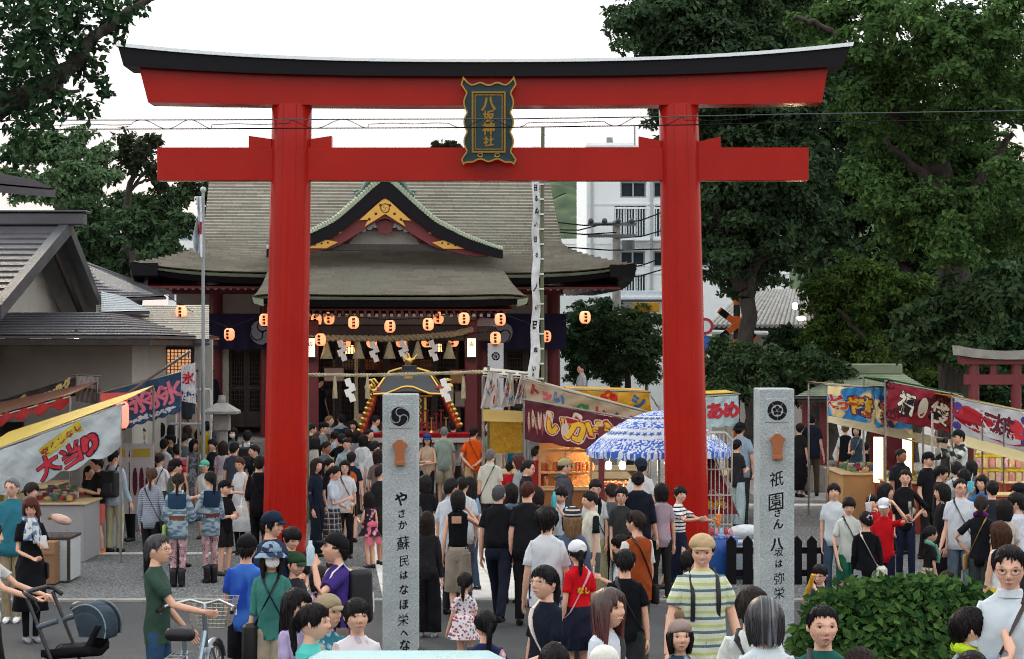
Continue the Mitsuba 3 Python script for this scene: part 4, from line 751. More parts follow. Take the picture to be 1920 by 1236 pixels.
# ---------------------------------------------------------------- granite pillars with crests
def tomoe(R):
    dsk = Point(0, 0).buffer(R, quad_segs=16); cut = []
    for k in range(3):
        a0 = math.radians(90 + 120 * k); c = np.array([math.cos(a0), math.sin(a0)]) * .46 * R
        pts = [c + .41 * R * np.array([math.cos(a), math.sin(a)]) for a in np.linspace(a0 + math.radians(200), a0 + math.radians(20), 16)]
        th = np.linspace(0, 1, 12); r = np.hypot(*pts[-1]); b = math.atan2(pts[-1][1], pts[-1][0])
        pts += [np.array([math.cos(b - 1.05 * t), math.sin(b - 1.05 * t)]) * (r + (.97 * R - r) * t ** .7) for t in th[1:]]
        cut.append(LineString(pts).buffer(.05 * R))
    return dsk.difference(union_all(cut))
def flower(R):
    ring = Point(0, 0).buffer(R, quad_segs=16).difference(Point(0, 0).buffer(.62 * R, quad_segs=16))
    for k in range(5): ring = ring.difference(affinity.rotate(Polygon([(-.025 * R, 0), (.025 * R, 0), (.025 * R, 2 * R), (-.025 * R, 2 * R)]), 36 + 72 * k, origin=(0, 0)))
    pet = union_all([Point(.30 * R * math.sin(a), .30 * R * math.cos(a)).buffer(.2 * R) for a in np.arange(5) * 1.2566])
    return union_all([ring, pet.difference(Point(0, 0).buffer(.1 * R)).difference(union_all([LineString([(0, 0), (.5 * R * math.sin(a), .5 * R * math.cos(a))]).buffer(.018 * R) for a in np.arange(5) * 1.2566 + .6283])), Point(0, 0).buffer(.05 * R)])
def post(x0, x1, top, crest, chars, label, vw, dep):
    k = thing('granite_pillar', label, 'stone pillar'); yf = 23.8; cx = (x0 + x1) / 2; w = x1 - x0; vz = lambda v: EYE + (HZ - v) * yf / F; ux = lambda u: (u - CX) * yf / F
    put(k + '__shaft', box(x0, x1, yf, yf + dep, -.1, top, .012), 'granite')
    z = vz(vw[0]); put(k + '__crest_plate', app(box(-.133, .133, -.012, .01, -.133, .133, .006), TR(cx + .0, yf, z)), 'granite')
    put(k + '__crest', app(prism(crest(.108), -.017, -.004), TR(cx, yf, z)), 'black_lacquer')
    z = vz(vw[1]); a = [(-.05, -.14), (.05, -.14), (.05, -.02), (.062, .04), (.085, .075), (.07, .10), (.045, .115), (.03, .135), (0, .142), (-.03, .135), (-.045, .115), (-.07, .10), (-.085, .075), (-.062, .04), (-.05, -.02)]
    put(k + '__wooden_fitting', cat([app(prism(Polygon(a), -.075, -.002), TR(cx, yf, z)), app(box(-.055, .055, -.095, -.001, -.145, -.10, .006), TR(cx, yf, z))]), 'orange_wood')
    ms = []
    for c, u, v_, px in chars:
        g = affinity.affine_transform(affinity.scale(glyph(c, .016 if c in 'やさかはなへん八ほ' else -.009), px * yf / F * 1.12, px * yf / F * 1.12, origin=(0, 0)), [.92, .0, .16, 1, 0, 0]); put(k + '__character', app(prism(g, -.003, .004), TR(ux(u), yf, vz(v_))), 'black_lacquer')
post(-1.446, -1.053, 2.87, tomoe, [('や', 752, 934, 27), ('さ', 753, 962, 17), ('か', 755, 983, 18), ('蘇', 756, 1017, 27), ('民', 758, 1050, 22), ('は', 757, 1077, 17), ('な', 757, 1104, 20), ('ほ', 757, 1132, 20), ('栄', 756, 1161, 23), ('へ', 758, 1186, 17), ('な', 759, 1208, 23)], 'tall grey granite pillar carved with a three-comma crest', (781, 848), .40)
post(2.765, 3.15, 2.93, flower, [('祇', 1456, 896, 29), ('園', 1455, 938, 35), ('さ', 1458, 961, 16), ('ん', 1459, 981, 21), ('八', 1457, 1018, 26), ('坂', 1460, 1034, 18), ('は', 1460, 1056, 16), ('弥', 1461, 1083, 23), ('栄', 1461, 1111, 23)], 'tall grey granite pillar carved with a five-petal flower crest', (770, 837), .62)
# ---------------------------------------------------------------- main shrine hall; its own axes: x right, y back, origin under the porch eave
SO, SA = np.array([-2.44, 43.0]), math.radians(5); MS = TR(-2.73, 48.16, -.41) @ RZ(5) @ SC(1.12)
def L(u, v, ly):                              # local x and height of photo pixel (u, v) on the hall's plane y = ly
    lx = 0.0
    for _ in range(8):
        d = SO[1] + lx * math.sin(SA) + ly * math.cos(SA); X = (u - CX) * d / F; lx = (X - SO[0] + ly * math.sin(SA)) / math.cos(SA)
    return lx, EYE + (HZ - v) * d / F
sh = thing('shrine_hall', 'shrine hall with curved copper-shingled roof and triangular gable', 'shrine')
def S_(nm, m, mat, color=None, smooth=None, uv=None, label=None, kind=None): return put(f'{sh}__{nm}', m, mat, color, smooth, label, kind=kind, M=MS, uv=uv)
RYR, RZR, EYL, EZ = 8.6, 7.62, 3.6, 4.97
def mz(t): return EZ + (RZR - EZ) * (1 - t) ** 1.3
def mw(z): return 4.08 + 1.45 * np.clip((5.75 - z) / (5.75 - EZ), 0, 1) ** 1.7
def stepped(surf, nt, t0, t1, nx, uvx):
    e = np.linspace(t0, t1, nt + 1); rows, offs, ids = [e[0]], [0.0], [.02]
    for i in range(nt):
        rows += [e[i + 1], e[i + 1]]; offs += [.05, 0.0]; ids += [i + .98, i + 1.02]
    rows, offs = rows[:-1], offs[:-1]; ids = ids[:-1]
    V, UV = [], []
    for t, o, q in zip(rows, offs, ids):
        a = np.linspace(-1, 1, nx); x, y, z = surf(t, a); V.append(np.stack([x, y - o * .4, z + o], 1)); UV.append(np.stack([uvx(x, y), np.full(nx, q * .125)], 1))
    R = len(rows); v = np.vstack(V); i, j = np.meshgrid(np.arange(R - 1), np.arange(nx - 1), indexing='ij')
    q = np.stack([i * nx + j, (i + 1) * nx + j, (i + 1) * nx + j + 1, i * nx + j + 1], -1).reshape(-1, 4)
    return (v, np.vstack([q[:, [0, 1, 2]], q[:, [0, 2, 3]]])), np.vstack(UV)
def fr(t, a):
    z = mz(t); w = mw(z) * np.ones_like(a); lift = .24 * np.abs(a) ** 5 * np.clip((t - .6) / .4, 0, 1)
    return a * w, np.full_like(a, RYR - (RYR - EYL) * t), z + lift
def sd_(s): return lambda t, a: (s * (mw(mz(t)) + 0 * a), RYR + a * (RYR - EYL) * t * s, mz(t) + .24 * np.abs(a) ** 5 * np.clip((t - .6) / .4, 0, 1))
def bk(t, a): x, y, z = fr(t, a); return -x, 2 * RYR - y, z
for su, ux_ in ((fr, lambda x, y: x), (bk, lambda x, y: x)):
    m, uv = stepped(su, 37, 0, 1, 41, ux_); S_('roof__shingles', m, 'shingle', uv=uv, kind='stuff')
for s in (-1, 1):
    m, uv = stepped(sd_(s), 18, .5, 1, 31, lambda x, y: y); S_('roof__shingles', m, 'shingle', uv=uv, kind='stuff')
    g = [(RYR - (RYR - EYL) * t, mz(t) - .03) for t in np.linspace(.02, .62, 14)]; g += [(2 * RYR - y, z) for y, z in g[::-1]]
    v, f = prism(Polygon(g), 0, .1); S_('gable_end', (np.stack([s * (3.82 - v[:, 1] * s), v[:, 0], v[:, 2]], 1), f), 'dark_wood')
# thick layered eaves
def eave(pts, h0, h1, dep, nm, mat):
    p = np.array(pts); rings = [[q + [0, 0, -h0], q + [0, dep, -h0], q + [0, dep, -h0 - (h1 - h0) * f_], q + [0, .05, -h0 - (h1 - h0) * f_]] for q, f_ in zip(p, 1 - .62 * np.abs(np.linspace(-1, 1, len(p))) ** 6)]; S_(nm, loft(rings), mat)
ex_ = np.linspace(-1, 1, 41); fp = np.stack(fr(1.0, ex_), 1)
eave(fp, 0.0, .07, .5, 'eave_edge', 'verdigris'); eave(fp + [0, .03, 0], .072, .21, .6, 'eave_band', 'black_lacquer')
for s in (-1, 1):
    q = np.stack(sd_(s)(1.0, ex_), 1); S_('eave_band', loft([[p, p + [-s * .6, 0, 0], p + [-s * .6, 0, -.27], p + [-s * .05, 0, -.27]] for p in q]), 'black_lacquer')
S_('soffit', slab(lambda a, b: (-5.2 + 10.4 * a, EYL + .3 + 3.0 * b, EZ - .30 + .5 * b), 2, 2, (0, 0, .05)), 'red_wood')
S_('ridge', box(-4.3, 4.3, RYR - .22, RYR + .22, RZR - .1, RZR + .26, .04), 'verdigris')
# porch roof
PE, PZ = 2.78, 4.40
def pf_(t, a):
    w = 2.52 + (PE - 2.52) * t ** 2; e = np.abs(a) ** 10
    return a * w, np.full_like(a, 5.4 - 5.4 * t), PZ + 1.28 * (1 - t) ** 1.25 - .10 * e + .07 * np.abs(a) ** 4 * t
m, uv = stepped(pf_, 26, 0, 1, 41, lambda x, y: x + .2); S_('porch_roof__shingles', m, 'shingle', uv=uv, kind='stuff')
pp = np.stack(pf_(1.0, ex_), 1); eave(pp, 0.0, .06, .4, 'porch_eave_edge', 'verdigris'); eave(pp + [0, .03, 0], .062, .20, .5, 'porch_eave_band', 'black_lacquer')
for s in (-1, 1): S_('porch_verge', loft([[[s * (q[0] * s), q[1], q[2] + .02], [s * (abs(q[0]) - .22), q[1], q[2] - .02], [s * (abs(q[0]) - .22), q[1], q[2] - .16], [s * (abs(q[0]) - .03), q[1], q[2] - .10]] for q in [np.array([c[0] for c in pf_(t, np.array([float(s)]))]) for t in np.linspace(1, .1, 12)]]), 'verdigris')
S_('porch_soffit', slab(lambda a, b: (-2.5 + 5.0 * a, .4 + 4.4 * b, PZ - .27 + .75 * b), 2, 2, (0, 0, .04)), 'red_wood')
# chidori gable
GX, _ = L(722, 400, 2.6); GC = [(0, 6.93), (.11, 6.91), (.58, 6.47), (1.05, 6.06), (1.74, 5.72), (2.2, 5.56), (2.52, 5.46)]
gx = np.linspace(0, 2.52, 24); gzv = np.interp(gx, *zip(*GC)); gzv = np.convolve(np.pad(gzv, 1, 'edge'), [.25, .5, .25], 'valid'); gzv[0] = 6.95
gl = [(-x, z) for x, z in zip(gx[::-1], gzv[::-1])] + [(x, z) for x, z in zip(gx[1:], gzv[1:])]
line = LineString(gl)
def band(d0, d1):                              # the strip between two offsets below the verge line
    a = np.array(gl); return Polygon(list(map(tuple, a - [0, d0])) + list(map(tuple, (a - [0, 1] * np.array([d1]))[::-1]))).buffer(0)
def gp(nm, pg, y0, y1, mat, color=None, par='gable'):
    return S_(f'{par}__{nm}', app(prism(pg, y0, y1), TR(GX, 0, 0)), mat, color)
ga = np.array(gl); tap = np.clip(1 - np.abs(ga[:, 0]) / 3.1, .15, 1)
blk = Polygon(list(map(tuple, ga)) + list(map(tuple, (ga - np.stack([0 * tap, .12 + .26 * tap], 1))[::-1]))).buffer(0)
gp('verge_board', blk, 2.55, 2.85, 'black_lacquer')
up = ga + np.stack([.07 * np.sign(ga[:, 0]) * tap, .07 + .09 * tap], 1)
ng = len(ga); rows = np.array([np.stack([ga[:, 0] + GX, np.full(ng, 2.52), ga[:, 1]], 1), np.stack([(ga[:, 0] + up[:, 0]) / 2 + GX, np.full(ng, 2.62), (ga[:, 1] * .4 + up[:, 1] * .6)], 1), np.stack([up[:, 0] + GX, np.full(ng, 3.0), up[:, 1]], 1), np.stack([up[:, 0] + GX, np.full(ng, 7.4), up[:, 1]], 1)])
pcs = []
for i in range(ng - 1):                        # overlapping copper pieces along the verge
    a, b = rows[:, i], rows[:, i + 1]
    if i < ng // 2: a, b = b, a
    for n_, (p0, p1) in enumerate(((0, .5), (.5, 1))):
        c0, c1 = a + (b - a) * p0, a + (b - a) * p1; c1 = c1 + [0, -.012, .022]
        S_('gable__copper_piece', (np.vstack([c0, c1]), np.array([[j, j + 1, j + 5] for j in range(3)] + [[j, j + 5, j + 4] for j in range(3)])), 'verdigris')
inner = Polygon([(-2.3, 5.46)] + [(x, z - .36) for x, z in gl if abs(x) < 2.1] + [(2.3, 5.46)]).buffer(0)
gp('wall', inner, 3.15, 3.25, 'plaster')
off = lambda a, b: Polygon([(x, z - a * t) for (x, z), t in zip(gl, tap)] + [(x, z - b * t) for (x, z), t in list(zip(gl, tap))[::-1]]).buffer(0)
gp('barge_board', off(.36, .80).intersection(Polygon([(-2.2, 5.3), (2.2, 5.3), (2.2, 7), (-2.2, 7)])), 2.70, 2.95, 'red_wood')
gp('tie_beam', Polygon([(-2.1, 5.46), (2.1, 5.46), (2.1, 5.60), (-2.1, 5.60)]), 2.8, 3.1, 'dark_wood')
wh = Polygon([(-.78, 5.59), (-.66, 5.76), (-.42, 5.90), (.42, 5.90), (.66, 5.76), (.78, 5.59)])
gp('carved_cloud', Polygon([(-1.3, 5.6), (-.9, 5.74), (-.55, 5.95), (0, 6.15), (.55, 5.95), (.9, 5.74), (1.3, 5.6)]).difference(wh).difference(union_all([Point(s * x, z).buffer(.05) for s in (-1, 1) for x, z in ((.62, 5.68), (.84, 5.64), (.5, 5.8))])), 2.98, 3.12, 'red_wood')
for s in (-1, 1):
    gp('carved_leaf', union_all([Point(s * (.20 + .13 * i), 6.03 - .055 * i).buffer(.075 - .008 * i) for i in range(5)]).difference(union_all([Point(s * (.26 + .13 * i), 6.05 - .055 * i).buffer(.025) for i in range(4)])), 2.86, 2.97, 'paint', '#8fa3a3')
    gp('stud', Point(s * .98, 5.86).buffer(.045), 2.62, 2.7, 'gold')
    e = Polygon([(s * 2.05, 5.50), (s * 1.25, 5.50), (s * 1.0, 5.63), (s * 1.25, 5.68), (s * 1.22, 5.78), (s * 1.62, 5.62)]); gp('gilt_fitting', e.difference(union_all([Point(s * x, z).buffer(.022) for x, z in ((1.35, 5.6), (1.5, 5.57), (1.65, 5.55), (1.22, 5.62))])), 2.64, 2.69, 'gold')
gp('pendant', union_all([Point(0, 5.97).buffer(.15), Polygon([(-.22, 6.1), (.22, 6.1), (.13, 5.85), (-.13, 5.85)])]), 2.84, 2.92, 'red_wood')
ap = Polygon([(0, 6.60), (.55, 6.10), (.36, 6.11), (.44, 5.96), (0, 6.24), (-.44, 5.96), (-.36, 6.11), (-.55, 6.10)])
gp('gilt_fitting', ap.difference(union_all([Point(x, z).buffer(.03) for x, z in ((.2, 6.24), (-.2, 6.24), (.34, 6.12), (-.34, 6.12), (.1, 6.42), (-.1, 6.42))])).difference(Point(0, 6.36).buffer(.105)), 2.62, 2.69, 'gold'); gp('gilt_crest', affinity.translate(tomoe(.09), 0, 6.36), 2.6, 2.68, 'gold')
for s in (-1, 1): S_('gable__ridge_scroll', tube([[GX + s * x, 2.9, z] for x, z in ((.05, 7.05), (.25, 7.02), (.4, 6.9), (.5, 6.72), (.62, 6.66), (.66, 6.74), (.58, 6.76))], [.06, .07, .06, .05, .04, .03, .02], 8), 'teal_copper', smooth=50)
S_('gable__ridge', box(GX - .16, GX + .16, 2.5, 8, 6.95, 7.15, .04), 'verdigris')
# rafters with white painted ends
def rafters(us, v, ly, ln, rise):
    for u in us:
        x, z = L(u, v, ly); S_('rafter', bar([x, ly + .02, z], [x, ly + ln, z + rise], .07), 'red_wood'); S_('rafter_end', cbox(x, ly, z, .062, .03, .062, .004), 'paint', '#d8d8d4')
rafters(range(320, 480, 14), 541, 4.2, 2.2, .6); rafters(range(990, 1132, 14), 542, 4.2, 2.2, .6); rafters(range(510, 952, 14), 591, .7, 3.5, .7)
# platform, steps, pillars, walls
S_('platform', box(-6.6, 5.2, 4.4, 15, -.1, 1.33, .03), 'stone')
for i in range(6): S_('step', box(-2.3, 2.3, 3.1 + i * .22, 4.42, -.1 + (0 if i == 0 else .222 * i), .222 * (i + 1) - .01, .012), 'stone')
FL = 1.33
for u in (405, 1038): x, _ = L(u, 700, 6.0); S_('pillar', cyl(x, 6.0, FL, 4.8, .15, n=24), 'red_wood', smooth=40)
for u in (500, 905): x, _ = L(u, 700, 6.0); S_('pillar', cyl(x, 6.0, FL, 4.8, .15, n=24), 'red_wood', smooth=40)
for u in (586, 883):
    x, _ = L(u, 700, 1.3); S_('porch_pillar', box(x - .125, x + .125, 1.2, 1.45, .2, 3.95, .02), 'red_wood')
    pk = S_('pillar_sleeve', box(x - .14, x + .14, 1.185, 1.465, .78, 1.12, .01), 'dull_gold'); [S_('sleeve_rib', box(x + q - .008, x + q + .008, 1.172, 1.186, .79, 1.11), 'gold') for q in np.linspace(-.12, .12, 7)]
S_('porch_beam', box(-2.2, 2.2, 1.22, 1.42, 3.52, 3.86, .03), 'dark_wood')
for u, s in ((905, 1), (566, -1)):
    x, z = L(u, 608, 1.3); S_('beam_nose', prism(union_all([Point(x, z).buffer(.14), Polygon([(x, z + .14), (x + s * .34, z + .1), (x + s * .38, z - .02), (x + s * .26, z - .05), (x, z - .1)])]), 1.22, 1.4), 'paint', '#8e8d94')
S_('frieze', box(-4.7, 4.05, 6.0, 6.12, 3.75, 4.75), 'plaster'); S_('upper_beam', box(-4.8, 4.15, 5.85, 5.99, 3.62, 3.80, .02), 'red_wood')
S_('lower_beam', box(-4.8, 4.15, 5.85, 5.99, 4.6, 4.78, .02), 'red_wood')
S_('back_wall', box(-4.7, 4.05, 9.4, 9.5, FL, 4.8), 'dark_wood'); S_('side_wall', box(-4.7, -4.6, 6.13, 12, FL, 4.7), 'plaster'); S_('side_wall', box(3.95, 4.05, 6.13, 12, FL, 4.7), 'plaster'); S_('ceiling', box(-4.6, 3.95, 6.2, 9.39, 4.70, 4.76), 'dark_wood')
def lattice(u0, u1, v0, v1, ly, nx, nz, nm='lattice_door'):
    x0, z1 = L(u0, v0, ly); x1, z0 = L(u1, v1, ly); b = f'{nm}'
    k = S_(b, cat([box(x0, x0 + .05, ly, ly + .06, z0, z1), box(x1 - .05, x1, ly, ly + .06, z0, z1), box(x0, x1, ly - .004, ly + .064, z0 - .0, z0 + .08), box(x0, x1, ly - .004, ly + .064, z1 - .06, z1), box(x0, x1, ly - .002, ly + .062, (z0 + z1) / 2 - .03, (z0 + z1) / 2 + .03), box(x0, x1, ly - .002, ly + .05, z0, z0 + (z1 - z0) * .2)]), 'dark_wood')
    put(k + '__slat', cat([box(x - .008, x + .008, ly + .012, ly + .04, z0, z1) for x in np.linspace(x0, x1, nx)] + [box(x0, x1, ly + .014, ly + .038, z - .008, z + .008) for z in np.linspace(z0, z1, nz)]), 'dark_wood', M=MS, kind='stuff')
lattice(430, 462, 655, 800, 6.1, 8, 18); lattice(463, 496, 655, 800, 6.1, 8, 18)
for a in range(590, 860, 45): lattice(a, a + 44, 640, 830, 6.3, 9, 20)
lattice(905, 945, 655, 800, 6.1, 9, 18); lattice(946, 985, 655, 800, 6.1, 9, 18); lattice(986, 1024, 655, 800, 6.1, 9, 18)
for u in (423, 1028, 500, 583): x, _ = L(u, 700, 6.02); S_('door_jamb', box(x - .07, x + .07, 5.98, 6.08, FL, 3.62), 'plaster')
for u0, u1 in ((388, 500), (905, 1062)):
    x0, z1 = L(u0, 588, 5.5); x1, z0 = L(u1, 655, 5.5); ck = thing('shrine_curtain', f'dark purple curtain with pale crest hung under the eave, {"left" if u0 < 600 else "right"} of the porch', 'curtain')
    put(ck + '__cloth', slab(lambda a, b: (x0 + (x1 - x0) * a, 5.5 + .03 * np.sin(a * 26) * b, z1 + (z0 - z1) * b), 40, 6, (0, .01, 0)), 'cloth', '#2a2740', 40, M=MS)
    cx, cz = L(492 if u0 < 600 else 938, 623, 5.4); put(ck + '__crest', app(prism(tomoe(.28), 0, .02), TR(cx, 5.42, cz)), 'print', '#8b8a93', M=MS)
# straw rope with tassels and paper streamers
rk = thing('straw_rope', 'thick twisted straw rope with tassels hung across the porch', 'shimenawa rope')
rp = np.array([[x, 1.05, z] for x, z in (L(u, v, 1.05) for u, v in ((578, 634), (650, 634), (720, 635), (790, 632), (850, 626), (885, 618)))])
tt = np.linspace(0, 5, 80); rc = np.stack([np.interp(tt, range(6), rp[:, i]) for i in range(3)], 1)
for k_ in range(2): put(rk + '__strand', tube(rc + np.stack([0 * tt, .035 * np.cos(tt * 22 + k_ * PI), .035 * np.sin(tt * 22 + k_ * PI)], 1), .042, 8), 'straw', smooth=60, M=MS)
for u in (612, 672, 730, 783, 842): x, z = L(u, 640, 1.05); put(rk + '__tassel', tube([[x, 1.05, z], [x, 1.05, z - .08], [x, 1.05, z - .22], [x, 1.05, z - .36]], [.02, .05, .085, .13], 14), 'straw', smooth=50, M=MS)
def shide(P, size, nm_label):
    k = thing('paper_streamer', nm_label, 'paper streamer')
    for i in range(4): put(k + '__fold', app(box(-.055, .055, -.006, .006, -.12, .02), TR(P[0] + (.035 if i % 2 else -.035) * size, P[1] - .008 * i, P[2] - i * .095 * size) @ RY(-18) @ SC(size)), 'matte', '#e6e6e2')
for i, (u, v) in enumerate(((640, 640), (700, 642), (755, 640), (811, 640))):
    x, z = L(u, v, 1.0); w = MS @ np.array([x, .98, z, 1]); shide(w[:3], 1.12, ['first', 'second', 'third', 'fourth'][i] + ' white zigzag paper streamer from the left on the porch straw rope')
# bell ropes, wall lamps, boards
for u in (668, 762): x, z = L(u, 640, 2.4); rk2 = thing('bell_rope', f'thick grey bell rope hanging in the porch, {"left" if u < 700 else "right"} one of the pair', 'bell rope'); put(rk2 + '__rope', tube([[x, 2.4, z], [x, 2.4, z - 1.0], [x, 2.4, z - 1.7]], [.035, .035, .05], 8), 'straw', smooth=50, M=MS); put(rk2 + '__knot', ball((x, 2.4, z - 1.72), .09, 2), 'straw', smooth=60, M=MS)
em_lamp = emit('lamp_glow', (.33, .23, .125), (.8, .7, .5))
for u, s in ((883, 'right'), (582, 'left')):
    x, z = L(u, 652, 1.1); lk = thing('wall_lamp', f'lit square paper lamp on the {s} porch pillar', 'lamp')
    put(lk + '__shade', box(x - .10, x + .10, .98, 1.18, z - .19, z + .19, .005), 'lamp_glow', M=MS); scene[lk + '__shade']['emitter'] = em_lamp
    put(lk + '__frame', cat([box(x + a - .012, x + a + .012, b - .012, b + .012, z - .22, z + .22) for a in (-.105, .105) for b in (.975, 1.185)] + [box(x - .13, x + .13, .95, 1.21, z + .192, z + .22), box(x - .125, x + .125, .955, 1.205, z - .22, z - .192)]), 'dark_wood', M=MS); put(lk + '__crest', app(prism(flower(.045), -.004, .0), TR(x, .975, z + .07)), 'black_lacquer', M=MS)
x, z = L(929, 645, .4); kb = thing('white_sign_board', 'tall white board with black flower crest beside the porch', 'signboard'); put(kb + '__board', box(x - .16, x + .16, .36, .42, 1.2, z + .02, .006), 'matte', '#b9bec2', M=MS); put(kb + '__crest', app(prism(flower(.085), -.006, .0), TR(x + .0, .36, L(929, 668, .4)[1])), 'black_lacquer', M=MS); put(kb + '__legs', cat([box(x - .13, x - .09, .38, .42, 0, 1.2), box(x + .09, x + .13, .38, .42, 0, 1.2)]), 'dark_wood', M=MS)
for i, (u, v, w_, h_, c) in enumerate(((626, 702, 36, 26, '#b9a59a'), (857, 706, 26, 26, '#a9835c'), (843, 740, 14, 34, '#a8a296'), (862, 748, 18, 30, '#8d8375'))):
    x, z = L(u, v, 3.2); k = thing('wooden_tablet', ['framed notice board left of the bell ropes', 'pale wooden tablet on the wall right of the bell ropes', 'narrow paper notice beside the right porch pillar', 'brown wooden tablet low beside the right porch pillar'][i], 'notice'); q = w_ / 2 * 46 / F; r = h_ / 2 * 46 / F
    put(k + '__board', box(x - q, x + q, 3.2, 3.24, z - r, z + r, .004), 'matte', c, M=MS); [put(k + '__frame', box(x - q - .02, x + q + .02, 3.18, 3.2, z + e * r - .012, z + e * r + .012), 'red_wood', M=MS) for e in (-1, 1)]; put(k + '__post', box(x - .02, x + .02, 3.245, 3.28, FL, z), 'dark_wood', M=MS)
# things seen in the dark of the hall
for i, (u, v, c, nm, lb) in enumerate(((690, 690, '#b06a2a', 'offering_stand', 'gilt offering stand glowing in the dark hall'), (735, 695, '#7d1a1c', 'red_chest', 'red lacquer chest deep inside the dark hall'), (790, 690, '#7a5a38', 'wooden_stand', 'wooden stand on the right inside the dark hall'), (650, 690, '#6b6a66', 'pale_screen', 'pale folding screen on the left inside the dark hall'))):
    x, z = L(u, v, 7.6); k = thing(nm, lb, nm.split('_')[-1]); put(k + '__top', box(x - .35, x + .35, 7.4, 7.9, z - .05, z + .2, .02), 'paint', c, M=MS); put(k + '__foot', cat([box(x + a - .05, x + a + .05, 7.5, 7.8, FL, z - .05) for a in (-.25, .25)]), 'dark_wood', M=MS)
em_in = emit('inner_glow', (.5, .24, .09), (.8, .5, .3))
for i, (u, v) in enumerate(((820, 651), (656, 655))): x, z = L(u, v, 7.0); k = thing('hanging_lamp', f'small lit hanging lamp inside the hall, {"right" if i == 0 else "left"} of the middle', 'lamp'); put(k + '__shade', cyl(x, 7.0, z - .1, z + .1, .11, .09, 12), 'inner_glow', M=MS); scene[k + '__shade']['emitter'] = em_in; put(k + '__cap', cyl(x, 7.0, z + .101, z + .15, .12, .03, 12), 'dull_gold', M=MS)
# ---------------------------------------------------------------- paper lanterns on wires
em_lan = emit('lantern_paper', (.22, .060, .023), (.8, .4, .25)); em_lan2 = emit('lantern_paper_red', (.22, .048, .019), (.8, .3, .2))
LT = [(430, 627, 44, 'on the wire before the left curtain'), (340, 585, 42, 'hanging alone over the low roof at the left'), (496, 600, 44, 'half hidden by the left gate pillar'), (1097, 595, 43, 'hanging alone before the dark trees at the right'), (1024, 631, 47, 'tiny one beside the tall white banner'),
      (593, 600, 44.6, 'upper row, first from the left'), (617, 597, 44.9, 'upper row, second from the left'), (663, 605, 43.2, 'upper row, third from the left'), (731, 612, 43.2, 'upper row, fourth from the left'), (803, 608, 43.2, 'upper row, fifth from the left'), (822, 596, 45, 'upper row, sixth and half hidden'), (870, 598, 43.2, 'upper row, seventh from the left'), (938, 599, 43.2, 'upper row, last at the right'),
      (601, 637, 43.6, 'lower row, first from the left'), (648, 640, 45, 'lower row, second from the left'), (697, 641, 45, 'lower row, third from the left'), (752, 640, 45, 'lower row, fourth from the left'), (800, 640, 45, 'lower row, fifth from the left'), (850, 639, 45, 'lower row, sixth from the left'), (929, 634, 43.5, 'lower row, last before the right curtain crest')]
for i, (u, v, d, wh_) in enumerate(LT):
    p = at(u, v, d * 1.12); k = thing('paper_lantern', f'lit orange paper lantern, {wh_}', 'lantern', 'lit paper lanterns'); r, hh = .126, .14
    zz_ = np.linspace(-1, 1, 15); rr = r * np.sqrt(np.clip(1 - np.abs(zz_) ** 3.0 * .78, .05, 1)) * (1 - .03 * (np.arange(15) % 2))
    put(k + '__paper', app(tube(np.stack([0 * zz_, 0 * zz_, zz_ * hh], 1), rr, 20), TR(*p)), 'lantern_paper', smooth=40); scene[k + '__paper']['emitter'] = em_lan if i % 4 else em_lan2
    put(k + '__rim', app(cat([cyl(0, 0, hh, hh + .022, .062, n=14), cyl(0, 0, -hh - .02, -hh, .06, n=14)]), TR(*p)), 'black_lacquer')
    put(k + '__hanger', app(tube([[0, 0, hh + .02], [0, 0, hh + .13]], .006, 5), TR(*p)), 'black_lacquer')
    ms = []
    for j, c in enumerate('御神燈'):
        g = affinity.translate(affinity.scale(glyph(c, .03), .08, .074, origin=(0, 0)), 0, .076 - j * .076).simplify(.002)
        v_, f_ = prism(g, 0, .006); v_[:, 1] -= np.interp(v_[:, 2] / hh, zz_, rr) * np.sqrt(np.clip(1 - (v_[:, 0] / r) ** 2, .2, 1)) + .006; ms.append((v_, f_))
    put(k + '__lettering', app(cat(ms), TR(*p) @ RZ((i * 37) % 30 - 15)), 'black_lacquer')
wk = thing('lantern_wire', 'thin black wire carrying the paper lanterns across the shrine front', 'wire')
for pts in (((300, 545, 42), (340, 573, 42), (380, 595, 42.5), (430, 615, 44), (496, 590, 44)), ((585, 585, 44), (663, 594, 43.2), (731, 600, 43.2), (803, 596, 43.2), (870, 586, 43.2), (940, 588, 43.2), (1024, 618, 45), (1097, 582, 43)), ((585, 625, 44.5), (700, 629, 45), (850, 627, 45), (930, 622, 43.5))):
    put(wk + '__strand', tube([at(a, b, c * 1.12) for a, b, c in pts], .009, 5), 'black_lacquer')
